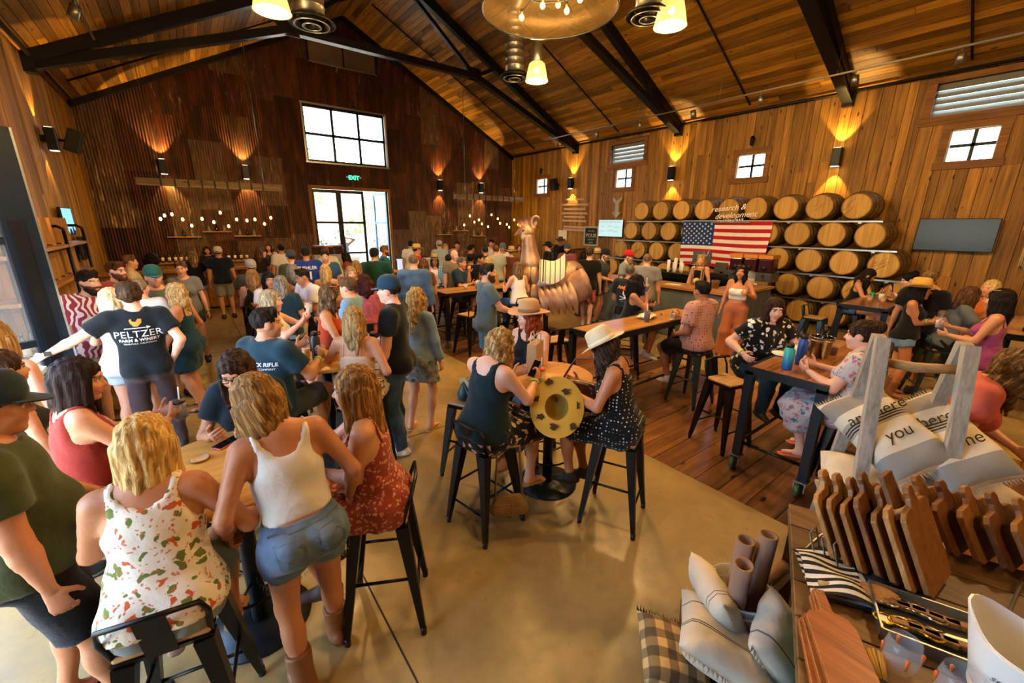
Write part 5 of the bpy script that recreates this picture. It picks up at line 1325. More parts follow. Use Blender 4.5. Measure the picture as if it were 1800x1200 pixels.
MB().prism(poly, -.03, .03, R=np.array([[0, 0, 1], [1, 0, 0], [0, 1, 0]])).build('arrow_board', PALEW, ar)
for k in range(5): MB().ball((-.035, 0, .2+.09*k), .012, 8).build('marquee_bulb', WHITE, ar)
rs = empty('rung_sign', (XR-.05, 12.33, 2.05), 0, 'hanging column of pale driftwood strips with painted words', 'sign')
for k, (w_, z) in enumerate(((.6, .03), (.56, .14), (.66, .38), (.58, .53), (.7, .67), (.6, .83), (.72, 1.0), (.5, 1.2))):
    s_ = MB().bar((-.02, -w_, z-.012), (-.02, w_, z+.02), .03, .075).build('driftwood_strip', plain('pale driftwood', '#c9a88a', .8, 0, .15, 20), rs)
for yy in (-.45, .45): MB().tube([(-.02, yy, 0), (-.02, yy*.6, 1.3)], .006, 6).build('rope', plain('jute rope', '#8d7650', .9), rs)
pp = empty('paper_notice', (XR-.03, 13.0, 1.86), 0, 'white paper notice pinned to the cedar wall by the chalk sign', 'notice'); MB().b2((-.004, -.25, -.2), (0, .25, .2)).build('sheet', WHITE, pp); MB().ball((-.006, 0, .18), .01, 6).build('pin', STEEL, pp)
mc = empty('macrame_hanging', (XR-.05, .26, 1.55), 0, 'cream macrame wall hanging with long fringe beside the television', 'wall hanging')
FIB = plain('cream cotton cord', '#d2bd95', .9, 0, .12, 60)
MB().cyl((0, -.6, 1.25), (0, .3, 1.25), .018, .018, 8).build('dowel', TRIMWOOD, mc)
for k in range(34):
    yy = .26-.026*k; zb = .03*math.sin(k*1.3)-.35*min(1, abs(.26-yy)/.45)*0+.12*max(0, (yy-.05)) ; MB().tube([(0, yy, 1.25), (-.012*math.sin(k), yy+.01*math.sin(k*2), .6), (-.01, yy+.006, zb)], .012, 5).build('cord', FIB, mc)
for yy, zz in ((14.4, 4.45), (5.8, 4.47)):
    q = empty('jar_lamp', (XR-.05, yy, zz), 0, 'small dark wall lamp above the %s small window' % ('farthest' if yy > 10 else 'barrel-side'), 'wall lamp'); MB().lathe([(.03, .14), (.05, .1), (.05, -.06), (.03, -.1)], (-.06, 0, 0), 10).build('lamp_body', STEEL, q); MB().b2((-.06, -.03, .06), (.04, .03, .1)).build('bracket', STEEL, q)
# shelves in the far corner, beyond the sculpture
e = empty('corner_shelf', (12.2, 12.3, 0), 0, 'brown wooden shelf unit on the cedar wall under the driftwood sign', 'shelf')
for z in (.5, .95, 1.35): MB().b2((-.25, -.7, z), (.3, .7, z+.03)).build('shelf_board', TRIMWOOD, e)
for yy in (-.7, .67): MB().b2((-.25, yy, 0), (.3, yy+.03, 1.4)).build('side_panel', TRIMWOOD, e)
random.seed(11)
for k in range(10):
    c = random.choice(['#8e2f35', '#c8bfae', '#3f5a78', '#d8cfbf', '#6f4a2c']); z = .98 if k < 5 else .53
    o = MB().lathe([(.05, 0), (.07, .05), (.06, .13), (.03, .17)], (0, 0, 0), 10).build('gift_bag', cloth(c)); o.location = (12.1, 11.75+.24*(k % 5), z); tag(o, 'small folded %s goods on the corner shelf, %s from the end' % ({'#8e2f35': 'red', '#c8bfae': 'cream', '#3f5a78': 'blue', '#d8cfbf': 'white', '#6f4a2c': 'brown'}[c], ORD[k]), 'merchandise', 'goods on the corner shelf')
# ---------------------------------------------------------------- people
S = .74
def flat(polys):
    mb = MB()
    for p in polys: mb.add([(x, y_, 0) for x, y_ in p], [tuple(range(len(p)))])
    return mb.mesh('art')
P = person; D = '#4d6580'
def wb(s, c='#9be04a', **k): return lambda i: band(i, s, c, **k)
# --- five women round the oak table
P('person in a rust-red sleeveless top, smiling, holding a jar', 140, 668, 82, 1.68, sit=S, lean=6, hy=24, hp=6, L=(-.02, .40, 1.13), R=(.12, .40, 1.13), hair=('bob', '#24140d', None, .24), top=('tank', '#8a2a1e'), bot=('pants', '#26344a', 'denim'), skin='m', w=1.12, curl=(.9, .9), key='maroon', stool='dark metal stool under the person in the rust-red top')
P('person seen from behind in a white top printed with orange and green leaves', 258, 782, 18, 1.66, sit=S, lean=10, hp=12, hy=8, L=(-.16, .36, 1.0), R=(.3, .28, .98), hair=('shoulder', '#b98d4c', '#e5c68a', .3), top=('tank', '#e3d8c2', 'floral', '#66722f', '#c4582c', 1.5), bot=('shorts', .55, '#6d7a74', 'denim'), shoes=('flip', '#8a6a42'), skin='t', w=1.1, key='floral', stool='dark metal stool with a back plate under the person in the leaf-print top')
P('person standing, back turned, in a white crop tank, denim shorts and cowboy boots', 452, 706, -8, 1.68, lean=9, side=-3, hy=-22, hp=18, hr=-6, L=(-.27, .16, .93), R=(.26, .10, .93), feet=((-.1, .02, 0), (.13, .22, 0)), hair=('long', '#7a5428', '#b8894a', .4), top=('crop', '#d9d2c6'), bot=('shorts', .36, '#43586e', 'denim'), shoes=('boot', '#7a4a28'), skin='t', w=1.0, key='boots')
def fray(i, ln, c='#b9c0c4'):
    mb = MB(); g = i['g']
    for s in (-1, 1):
        h_ = i['pel']+A(s*.092*g, 0, -.045*g); e = h_+(i['kn'][s]-h_)*ln; ax_ = vnorm(i['kn'][s]-h_); x = vnorm(np.cross(ax_, (0, 1, 0))); y_ = np.cross(ax_, x)
        for k in range(70):
            a = 2*PI*k/70; r = .114*g; p = e+(x*math.cos(a)+y_*math.sin(a))*r; d = ax_*(.012+.018*random.random())+x*.008*math.sin(k*3); q = vnorm(np.cross(d, p-e))*.0018; mb.add([p-q, p+q, p+d], [(0, 1, 2)]); mb.add([p+q, p-q, p+d], [(0, 1, 2)])
    o = mb.build('frayed_hem', cloth(c), i['o']); o['kind'] = 'stuff'
fray(PEOPLE['boots'], .35)
DK = cloth('#33475c', 'denim')
for s_ in (-1, 1): print_on(PEOPLE['boots'], flat([[(-.06, .06), (.06, .06), (.055, -.05), (0, -.075), (-.055, -.05)]]), DK, (s_*.085, 0, -.03), name='back_pocket', on='bot')
print_on(PEOPLE['boots'], flat([[(-.15, .012), (.15, .012), (.15, -.012), (-.15, -.012)]]), DK, (0, 0, .068), name='waistband', on='bot')
P('person in a rust patterned dress, palm held out', 622, 684, -78, 1.68, sit=S, lean=6, L=(.02, .3, .98), R=(.08, .46, 1.16), hair=('long', '#7d5327', '#c1904e', .48), top=('dress', '#8f3d2a', 'blotch', '#c98a72', None, 2.6), bot=('dressskirt', (.8, .02), '#8f3d2a', 'blotch', '#c98a72', None, 2.6), skin='m', w=1.08, shoes='#3a2a20', curl=(.3, .15), key='rust', stool='dark metal stool under the person in the rust patterned dress')
P('person in glasses and a black tee, looking down at the oak table', 415, 652, 196, 1.66, sit=S, lean=10, hp=18, hy=8, L=(-.1, .36, 1.1), R=(.14, .34, 1.1), hair=('long', '#2b1b12', '#5a3d28', .3), top=('tee', '#15222a'), skin='m', glasses=('clear', '#1a1412'), key='glasses', stool='metal stool hidden behind the person in glasses')
# --- group at the left edge and door
P('person in a dark cap, olive tee, black shorts and flip flops', -14, 716, 96, 1.71, 'm', w=1.12, hair=('short', '#3a2a1c'), top=('tee', '#3d4524'), bot=('shorts', .9, '#0d0d0f'), shoes=('flip', '#15110e'), hat=('cap', '#22303a'), skin='t', beard=None, hp=6, L=(-.2, .25, 1.0), feet=((-.12, .0, 0), (.14, .18, 0)), key='olive')
P('person in a charcoal tank and ripped denim shorts behind the person in the olive tee', 4, 652, 70, 1.56, hair=('pony', '#3a281a', '#6b4d33'), top=('tank', '#2b3034'), bot=('shorts', .4, '#3c5468', 'denim'), skin='m', lod=0, key='tattoo')
P('person in a cream lace dress by the steel door', -12, 596, 40, 1.68, hair=('vlong', '#9a7440', '#d9b77c', .36), top=('dress', '#d8c6a4', 'dots', '#ece0c8', None, 1.2), bot=('dressskirt', (1.15, .03), '#d8c6a4', 'dots', '#ece0c8', None, 1.2), shoes='#4a3a2c', skin='l', key='lace')
i_ = P('person in a black rooster-logo shirt, back turned, arm out to the door', 228, 521, 4, 1.73, 'm', hy=-12, L=(-.70, .02, 1.13), R=(.21, -.02, .97), hair=('curlyshort', '#3a2819', '#6b4d33'), top=('tee', '#0f161a'), bot=('pants', '#372a2e'), shoes='#1a1513', skin='f', curl=(.9, .6), feet=((-.13, 0, 0), (.13, .06, 0)), lod=0, key='logo')
WT = plain('white shirt ink', '#e3e0d8', .8); ORG = plain('orange shirt ink', '#d9822a', .8)
print_on(i_, text_mesh('PELTZER', .088, sp=1.05), WT, (0, 0, .31)); print_on(i_, text_mesh('FARM & WINERY', .038, bold=.001, sp=1.05), WT, (0, 0, .255)); print_on(i_, text_mesh('TEMECULA, CALIFORNIA', .02, sp=1.1), WT, (0, 0, .222))
print_on(i_, flat([[(-.04, .0), (-.045, .03), (-.03, .045), (-.025, .02), (.0, .012), (.02, .04), (.045, .035), (.04, .0), (.01, -.03), (-.02, -.03)]]), ORG, (0, 0, .415))
print_on(i_, flat([[(-.09, -.003), (.07, -.003), (.07, -.014), (.1, .002), (.07, .016), (.07, .004), (-.09, .004)]]), WT, (0, 0, .368))
MB().b2((-.022, -.006, -.02), (.022, .006, .02)).build('wristwatch', BLACK, i_['o']).location = i_['el'][-1]*.12+i_['wr'][-1]*.88+A(0, -.034, .005)
P('person in a maroon and white leaf-pattern shirt beside the steel door', 157, 497, 168, 1.78, 'm', w=1.15, hy=-25, hair=('short', '#1d130d'), beard='#1d130d', top=('shirt', '#d8c7c6', 'swirl', '#84303f', None, .9), bot=('shorts', .85, '#8a8f7c'), shoes='#2a2420', skin='l', lod=1, curl=(.9, .9))
P('person in a white sleeveless top holding a beer behind the logo shirt', 198, 528, 30, 1.66, hair=('vlong', '#cdb586', '#efe0b8', .34), top=('tank', '#d9d3cb'), bot=('shorts', .45, '#a9b3b8', 'denim'), shoes='#c9b9a0', skin='l', L=(-.2, .3, 1.12), curl=(.9, .4), lod=1, key='beer')
P('person in a white tee and black shorts with flip flops, hidden by the logo shirt', 246, 507, 20, 1.66, 'm', w=1.05, hair=('buzz', '#7a6a58'), top=('tee', '#d5d3cf'), bot=('shorts', .85, '#15161a'), shoes=('flip', '#161513'), skin='l', lod=1)
P('person in a short teal dress with a cross-body purse', 308, 516, -62, 1.58, hair=('wavy', '#a98550', '#e0c28a', .26), top=('dress', '#16394c'), bot=('dressskirt', (.8, .05), '#16394c'), shoes=('flip', '#2a221c'), skin='m', L=(-.26, .12, .85), R=(.2, .12, .92), lod=1, key='teal', ext=wb(-1))
P('person in a teal cap and grey tee with a striped print', 270, 487, 172, 1.75, 'm', hair=('short', '#4a3826'), top=('tee', '#5f6d74'), hat=('cap', '#1f5a55'), skin='l', lod=1)
P('person in a grey V-neck tee facing us behind the teal dress', 318, 473, 188, 1.68, hair=('short', '#5a3f2a'), top=('tee', '#737577'), bot=('shorts', .5, '#3e4650'), skin='l', lod=2, ext=wb(-1))
P('person in a rust tee looking right, behind the patterned shirt', 205, 477, 130, 1.78, 'm', hair=('short', '#4d2f1b'), beard='#4d2f1b', top=('tee', '#8c3c32'), skin='p', lod=2)
P('person in a cream tee in profile before the rusted wall', 229, 461, 88, 1.72, 'm', hair=('short', '#6b4a2c'), top=('tee', '#cdbb93'), skin='l', lod=2)
P('person in a black off-shoulder top before the rusted wall', 269, 456, 70, 1.68, hair=('curly', '#140d09', None, .1), top=('off', '#101113'), bot=('pants', '#1a1a1c'), skin='d', lod=2)
P('person in a black top, denim shorts, boots at the bottle bar', 357, 460, -4, 1.6, at=(.05, 12.55), hair=('vlong', '#6b4d2a', '#d8b878', .36), top=('tee', '#111214'), bot=('shorts', .32, '#7d8b96', 'denim'), shoes=('boot', '#4a2a18'), skin='t', lod=2)
P('person in a navy tee, white cap and khaki shorts at the bottle bar', 391, 450, -2, 1.7, 'm', at=(.55, 12.3), hair=('short', '#2b1d14'), hat=('capback', '#cfcac2'), top=('tee', '#141b2e'), bot=('shorts', .85, '#7f8078'), shoes='#1c1c1e', skin='m', lod=2)
P('bartender in a black tee facing us behind the bottle bar beside the navy tee', 373, 456, 178, 1.6, at=(.42, 15.1), hair=('bob', '#1d120c', None, .14), top=('tee', '#141416'), bot=('pants', '#1a1a1a'), skin='t', lod=2)
P('bartender in a dark tank behind the bottle bar beside the white polo', 461, 446, 196, 1.66, at=(2.0, 15.0), hair=('long', '#3d2010', None, .24), top=('tank', '#2a2a2c'), bot=('pants', '#1a1a1a'), skin='l', lod=2)
P('person in a dark brown tee leaning to the bottle bar', 445, 452, 10, 1.62, at=(1.45, 12.9), hair=('wavy', '#4d3320', '#8a6238', .3), top=('tee', '#2b2320'), skin='m', lod=2)
P('person in a white polo, back turned, at the bottle bar', 484, 443, -14, 1.72, 'm', at=(1.95, 12.6), hair=('short', '#1f140e'), top=('shirt', '#dcd6ca'), bot=('pants', '#39404a'), skin='m', lod=2)
# --- long table in the middle
P('person in a backward grey cap with sunglasses on it, charcoal tee', 441, 470, -6, 1.76, 'm', sit=S, hair=('buzz', '#3a2a1c'), hat=('capback', '#9d9b98'), glasses=('up', '#2aa0b0'), top=('tee', '#3d4247'), skin='t', lod=2, stool='metal stool of the person in the grey cap')
P('person in a black racer tank, back turned', 444, 487, 8, 1.64, sit=S, hair=('shoulder', '#7d5a36', '#b89060', .24), top=('tank', '#121315'), skin='m', lod=2, stool='metal stool of the person in the black racer tank')
P('person in a white tee, hand at the chin', 473, 493, 168, 1.64, sit=S, hair=('vlong', '#0c0d12', '#22303c', .34), top=('tee', '#dedbd8'), skin='t', lod=1, L=(-.05, .22, 1.22), stool='metal stool of the person in the white tee')
P('person in a dark teal blouse, back turned', 494, 500, 14, 1.68, sit=S, hair=('shoulder', '#6f675e', '#b5ab9c', .26), top=('tee', '#16323b'), bot=('shorts', .6, '#8d98a2', 'denim'), skin='m', w=1.15, lod=1, stool='metal stool of the person in the dark teal blouse')
P('person with glasses in a white button shirt leaning over the middle table', 531, 487, -118, 1.76, 'm', sit=S, lean=16, hair=('short', '#1f1712'), glasses=('clear', '#33281e'), top=('shirt', '#dfe0e2'), skin='m', lod=1, L=(-.1, .36, 1.12), R=(.1, .36, 1.12), stool='metal stool of the person in glasses and white shirt')
P('person in an olive tee and dark cap behind the white button shirt', 511, 466, -20, 1.74, 'm', at=(1.6, 9.3), hair=('short', '#3a2a1c'), hat=('cap', '#3c4247'), top=('tee', '#3c4a35'), skin='p', lod=2)
P('person in a dusty pink tank, back turned, behind the white button shirt', 515, 478, 10, 1.62, hair=('wavy', '#6f6a62', '#a39a8c', .24), top=('tank', '#a5766a'), skin='l', lod=2)
i_ = P('person in a blue baseball jersey numbered 21 and a dark cap, back turned', 538, 447, 4, 1.8, 'm', hair=('short', '#2a1c12'), hat=('cap', '#15181c', '#1f4a4a'), top=('shirt', '#1c3a8c'), bot=('pants', '#2f3a48'), skin='t', lod=1)
print_on(i_, text_mesh('BUEHLER', .088, bold=.002), WT, (0, 0, .4)); print_on(i_, text_mesh('21', .21, bold=.006), WT, (0, 0, .25))
P('person in a blue tee facing us behind the beige halter', 566, 461, 178, 1.74, 'm', at=(2.2, 9.2), hair=('short', '#2b1d14'), top=('tee', '#2c4f73'), skin='l', lod=2)
P('person with a bare back in a beige halter, seated at the middle table end', 572, 477, 6, 1.66, sit=S, hair=('vlong', '#b8955c', '#e8d09c', .4), top=('bandeau', '#c09a84'), skin='l', lod=1, stool='metal stool of the person in the beige halter')
P('person in a pale grey shirt bending to the counter by the folding door', 571, 443, -40, 1.8, 'm', lean=22, hair=('buzz', '#6b4c34'), top=('long', '#cbc4bd'), bot=('pants', '#34383f'), skin='p', lod=2)
P('person bending forward in a rust top by the folding door', 607, 452, -60, 1.64, lean=28, hair=('long', '#1f130d', None, .26), top=('tee', '#8d4038'), skin='m', lod=2)
P('person outside the folding door with a hand raised to the head', 612, 432, 180, 1.76, 'm', hair=('buzz', '#3a2819'), top=('tank', '#7d8a94'), skin='t', L=(-.18, .12, 1.68), lod=2, at=(5.15, 18.2))
P('person facing us in a black top, hand raised to the head', 617, 481, 166, 1.64, sit=S, hair=('long', '#8d6f4c', '#cdb48c', .26), top=('tee', '#151517'), skin='l', lod=1, R=(.16, .2, 1.3), stool='metal stool of the person in black facing us by the middle table')
P('person in a rust tank, back turned, beside the dark green tee', 626, 470, -4, 1.62, hair=('pony', '#7a5a38', '#b8935c', .2), top=('tank', '#a8563f'), skin='l', lod=2)
P('person in a dark green tee and black cap drinking by the folding door', 658, 449, 12, 1.8, 'm', w=1.2, hair=('buzz', '#2a1c12'), hat=('cap', '#0d1114'), top=('tee', '#123d30'), bot=('shorts', .85, '#3c4a52'), skin='m', lod=1, R=(.16, .3, 1.42), curl=(.5, 1))
P('person in a bright teal tee beside the green tee', 677, 441, 82, 1.78, 'm', hair=('short', '#6b4a2c'), beard='#4a2f1c', top=('tee', '#16606e'), bot=('shorts', .8, '#4f6a80'), skin='t', lod=2, R=(.2, .35, 1.2))
P('person in a coral speckled blouse, back turned', 641, 498, -6, 1.68, sit=S, hair=('curly', '#2e1214', '#6b2a2c', .2), top=('tee', '#a4474a', 'dots', '#d9a29a', None, 1.5), bot=('pants', '#2a2a30'), skin='l', w=1.25, lod=1, stool='metal stool of the person in the coral speckled blouse')
# --- group at the small round table
P('person in an orange-red halter, sunglasses on the head, at the small table', 583, 520, 104, 1.68, lean=8, hair=('wavy', '#4d3520', '#94703f', .3), glasses=('up', '#d9602a'), top=('crop', '#a83a1c'), bot=('shorts', .4, '#2f5468', 'denim'), skin='m', L=(-.06, .32, 1.06), R=(.14, .38, 1.02), lod=1, key='halter', ext=wb(1))
P('person in a cream camisole and leopard trousers', 612, 549, 22, 1.7, sit=S, at=(1.03, 3.62), hair=('pony', '#8d6a40', '#c9a468', .3), top=('cami', '#c9ab8c'), bot=('pants', '#cbb9a0', 'blotch', '#4a3a2e', None, 1.4), shoes='#d9d2c6', skin='m', lean=4, hy=-30, L=(-.24, .34, 1.16), R=(.2, .2, .95), lod=0, key='cami', stool='metal stool under the person in the cream camisole')
P('person in a navy cap, black tee, blue jeans and white sneakers', 683, 511, -74, 1.80, 'm', hair=('short', '#2a1c12'), hat=('cap', '#1b3a52'), top=('tee', '#0f1316'), bot=('pants', '#2f4a68', 'denim', '#4a6a8a'), shoes='#e4e0d8', skin='f', L=(-.18, .1, .92), R=(.12, .3, 1.1), feet=((-.12, .02, 0), (.13, .1, 0)), lod=0, key='capman')
P('person in a denim jacket and floral skirt behind the navy cap', 724, 545, 34, 1.62, hair=('wavy', '#a07a46', '#e0bd82', .5), top=('long', '#6d8499', 'denim'), bot=('skirt', (.7, .03), '#7d8a90', 'floral', '#c08a78', '#3d5a4a'), shoes=('flip', '#b08a60'), skin='l', lod=0, at=(1.85, 4.12))
P('person in a light blue tee holding a phone behind the person in the navy cap', 664, 528, -70, 1.66, 'm', hair=('short', '#5a3f28'), top=('tee', '#6f9ab8'), bot=('shorts', .85, '#8a9aa6'), shoes='#9a9a98', skin='l', R=(.08, .36, 1.15), at=(1.45, 5.1), lod=1, key='phone')
i_ = P('person in a dark teal tee with back lettering holding a beer, back turned', 470, 569, 48, 1.8, 'm', sit=S, hy=38, hair=('short', '#1f1712'), top=('tee', '#173440'), bot=('shorts', .85, '#3d4038'), shoes='#2a2a2a', skin='m', R=(.17, .36, 1.13), L=(-.1, .4, 1.2), curl=(.9, .9), lod=0, key='fade', ext=wb(1), stool='metal stool under the person in the dark teal tee')
print_on(i_, text_mesh('BLACK RIFLE', .042, bold=.001), WT, (.05, 0, .36)); print_on(i_, text_mesh('COFFEE COMPANY', .024), WT, (.05, 0, .325))
P('person in a cream tank and plaid shirt raising a cup behind the dark teal tee', 478, 529, 112, 1.66, sit=S, hair=('shoulder', '#8d7a5c', '#cbb890', .24), top=('tank', '#e0d8c8'), bot=('shorts', .7, '#6b5a48', 'plaid', '#2f3a4a'), skin='l', L=(-.1, .34, 1.3), R=(.12, .36, 1.25), curl=(.9, .9), lod=1, key='cup', stool='metal stool of the person in the cream tank')
# --- crowd at the far centre
FC = dict(lod=2)
P('person in a blue denim shirt, back turned, at the far centre', 727, 460, 8, 1.8, 'm', hair=('buzz', '#6b5440'), top=('long', '#3f5b78', 'denim', '#6d88a0'), bot=('pants', '#26303c'), shoes='#3a2a20', skin='l', lod=1)
P('person in a wine-red tee beside the denim shirt', 744, 466, 14, 1.66, hair=('wavy', '#4a3120', '#8a6540', .36), top=('tee', '#6b3a34'), bot=('pants', '#2b3542'), skin='m', lod=1)
P('person in a straw hat and red tee behind the denim shirt', 733, 440, 70, 1.76, 'm', hair=('short', '#3a2a1c'), hat=('straw', '#c2a05e', .0, '#5a3d22'), top=('tee', '#b3202a'), skin='m', **FC)
P('person in a wide straw sun hat and white top reading at a far table', 764, 458, 176, 1.64, sit=S, hair=('long', '#3d2819', None, .24), hat=('wide', '#a8824c', .1, '#2f2419'), top=('tank', '#e0d9cf'), skin='t', stool='metal stool of the person in the sun hat', **FC)
P('person in a black cap and white tee by the white cupboard', 722, 431, 16, 1.76, 'm', hair=('short', '#1f140e'), hat=('cap', '#0e1418'), top=('tee', '#dcdad6'), skin='m', **FC)
P('person in a pale grey cap and light blue shirt at the far bar', 772, 431, -18, 1.76, 'm', hair=('short', '#6b5a4a'), hat=('cap', '#a9a49c'), top=('long', '#9fb4c4'), skin='l', **FC)
P('person in a dark grey tee facing us at the far bar beside the grey cap', 783, 435, 172, 1.64, hair=('long', '#a37c4c', '#d9b98a', .24), top=('tee', '#3a3a3c'), skin='p', **FC)
P('person in a red checked shirt at the far bar', 804, 431, 186, 1.72, 'm', hair=('short', '#15100c'), top=('shirt', '#7a2730', 'plaid', '#d9c9b8'), skin='t', **FC)
P('person in a teal checked shirt, back turned, at a far table', 790, 457, 34, 1.76, 'm', sit=S, hair=('short', '#241a12'), top=('shirt', '#4a8a90', 'plaid', '#b8cfc8'), skin='m', stool='metal stool of the person in the teal checked shirt', **FC)
P('person in a brown tee facing right beside the teal checked shirt', 799, 449, 150, 1.74, 'm', hair=('bald', '#5a4636'), top=('tee', '#77685a'), skin='p', **FC)
P('person in a navy polo resting chin on fist', 812, 463, 126, 1.76, 'm', sit=S, hair=('short', '#5d5750', '#9a948a'), top=('shirt', '#16324e'), bot=('shorts', .85, '#2d3a44'), shoes='#c9c4ba', skin='m', L=(-.0, .2, 1.32), R=(.05, .3, 1.1), lod=1, stool='metal stool of the person in the navy polo')
P('person standing in a slate grey tee and light blue shorts holding a drink', 858, 480, 76, 1.78, 'm', hair=('short', '#241a13', '#5a4a3c'), beard='#3a2a1e', top=('tee', '#5a6b73'), bot=('shorts', .8, '#5f92b8'), shoes='#6a6a66', skin='l', L=(-.12, .36, 1.12), R=(.08, .37, 1.12), curl=(.9, .9), lod=1, key='slate')
P('person in a black tee, back turned, seated at the far side of the high table', 827, 456, -4, 1.76, 'm', sit=S, hair=('short', '#100b08'), top=('tee', '#131517'), skin='d', w=1.15, stool='metal stool of the person in the black tee at the far table', **FC)
P('person in a tan tank in profile at the high table', 844, 456, 118, 1.66, sit=S, hair=('short', '#1f140e'), top=('tank', '#9a7f6a'), skin='m', stool='metal stool of the person in the tan tank', **FC)
P('person in a beige tank, back turned, at the high table', 858, 462, 16, 1.66, sit=S, hair=('vlong', '#b08c58', '#e6cb96', .4), top=('tank', '#c9b6a2'), skin='l', stool='metal stool of the person in the beige tank', **FC)
P('person in a brown sweater and tan fedora with a hand on the hip', 899, 443, 2, 1.68, hair=('bun', '#8a6a42'), hat=('fedora', '#b28d5c', 0, '#7d5f3a'), top=('long', '#5e3426'), bot=('pants', '#141517'), shoes='#1a1412', skin='l', L=(-.24, -.02, 1.0), **FC)
P('person in a pale grey tee, back turned, by the fedora', 871, 440, -24, 1.76, 'm', hair=('short', '#5d4430'), top=('tee', '#9aa39c'), skin='l', **FC)
P('person in a white shirt facing us at the far corner bar', 864, 428, 196, 1.8, 'm', hair=('short', '#120d0a'), top=('shirt', '#cdc6bd'), skin='t', **FC)
P('person in a navy tee, back turned, under the far hanging bulbs', 853, 441, 0, 1.7, 'm', hair=('short', '#15202c'), top=('tee', '#20405a'), skin='m', **FC)
P('person in a dark brown tee, back turned, under the far hanging bulbs', 811, 443, 6, 1.66, hair=('curly', '#4a2f1c', '#7d5533', .28), top=('tee', '#3a2f2a'), skin='m', **FC)
P('person in a dark hooded top by the far corner bar', 828, 438, 40, 1.7, 'm', hair=('short', '#101418'), top=('long', '#1d2226'), bot=('pants', '#20242a'), skin='t', **FC)
P('person in a mustard top at the far corner bar', 911, 436, 150, 1.64, hair=('wavy', '#6b3a1f', '#a0663a', .24), top=('tee', '#8a6a34'), skin='l', **FC)
P('person in a white tee and cap behind the fedora', 884, 436, 160, 1.74, 'm', hair=('short', '#2a1c12'), hat=('cap', '#57606a'), top=('tee', '#cfcac2'), skin='m', **FC)
P('person in a white tank and blue jeans seated at the high table, back turned', 909, 472, -30, 1.66, sit=S, lean=8, hair=('long', '#5a4632', '#a58a68', .34), top=('tank', '#e2ddd8'), bot=('pants', '#27527d', 'denim', '#4a78a0'), shoes='#2a2420', skin='l', L=(-.16, .36, 1.08), lod=1, stool='metal stool of the person in the white tank and jeans')
P('person in a black cowboy hat and black tee beyond the rooster sculpture', 963, 434, -66, 1.74, 'm', hair=('short', '#1a120c'), hat=('cowboy', '#101113', 0, '#2a2a2a'), top=('tee', '#131416'), bot=('pants', '#1d2024'), skin='l', **FC)
P('person in a brown felt hat, sunglasses and black sweater facing us', 985, 424, 206, 1.82, 'm', hair=('short', '#15100c'), hat=('cowboy', '#5a3d26', 0, '#2a1a10'), glasses=('sun', '#111111'), top=('long', '#0f1012'), bot=('pants', '#16181c'), skin='d', **FC)
P('person in a backward cap and mauve tee facing us behind the saddle', 997, 438, 186, 1.74, 'm', hair=('short', '#241812'), beard='#241812', hat=('capback', '#3a4a52'), top=('tee', '#7d4256'), skin='l', **FC)
P('person all in black beside the person in pink shorts', 1025, 451, -30, 1.62, hair=('vlong', '#120d0b', None, .36), top=('tee', '#18181b'), bot=('pants', '#1a1a1c'), skin='m', **FC)
P('person walking away in a black tee, pink shorts and grey flip flops', 1037, 447, 14, 1.78, 'm', hair=('short', '#3d2f24'), top=('tee', '#0f1317'), bot=('shorts', .8, '#bb4d66'), shoes=('flip', '#6d6a66'), skin='p', feet=((-.1, .16, 0), (.12, -.2, 0)), lod=1)
P('person in a pale knit hat beyond the pink shorts', 1050, 446, 20, 1.62, hair=('shoulder', '#7a5f42', None, .22), hat=('fedora', '#c9b48c', 0, '#8a734c'), top=('tee', '#b59a5c'), skin='l', **FC)
P('person in a yellow blouse beyond the pink shorts', 1062, 449, 12, 1.62, hair=('bob', '#15100c', None, .18), top=('tee', '#c59a3c'), skin='m', **FC)
# --- tasting bar and barrel side
P('person in a dark cap and dark checked shirt at the tasting bar', 1086, 449, 118, 1.76, 'm', at=(7.45, 6.45), lean=10, hair=('short', '#241a12'), beard='#6d6258', hat=('cap', '#15181a'), top=('shirt', '#1f2a30', 'plaid', '#4a5a60'), skin='l', lod=1, R=(.1, .36, 1.1))
P('person in a red cap and grey tee at the tasting bar', 1108, 450, 106, 1.76, 'm', at=(7.4, 5.75), lean=8, hair=('short', '#3a2c20'), beard='#7d7368', hat=('cap', '#b01c22', '#243a6a'), top=('tee', '#7d827f'), skin='l', lod=1)
P('person in a grey shirt with a dark chest stripe, back turned, at the tasting bar', 1138, 457, 10, 1.76, 'm', hair=('buzz', '#6b5342'), top=('tee', '#7c7b80'), bot=('pants', '#34404c'), skin='p', w=1.12, lod=1, key='stripe')
i_ = P('person in a black skull-print tee, back turned, seated at the fries table', 1108, 478, 14, 1.78, 'm', sit=S, w=1.15, hair=('buzz', '#57534e'), top=('tee', '#13212b'), bot=('pants', '#2f5a80', 'denim'), shoes='#2a2a2a', skin='m', lod=1, key='skull', stool='metal stool under the person in the skull-print tee')
RED = plain('red shirt ink', '#b32a33', .8); SKY = plain('blue shirt ink', '#6aa5c9', .8)
circ = lambda cx, cy, rx, ry, n=14: [(cx+rx*math.cos(2*PI*k/n), cy+ry*math.sin(2*PI*k/n)) for k in range(n)]
print_on(i_, text_mesh('Anderson', .085, bold=.004, shear=.2), ORG, (0, 0, .40))
print_on(i_, flat([circ(0, 0, .062, .055), [(-.035, -.04), (.035, -.04), (.025, -.085), (-.025, -.085)]]), WT, (0, 0, .30))
print_on(i_, flat([[(-.07, .0), (.07, .0), (.055, .045), (0, .065), (-.055, .045)]]), RED, (0, 0, .335))
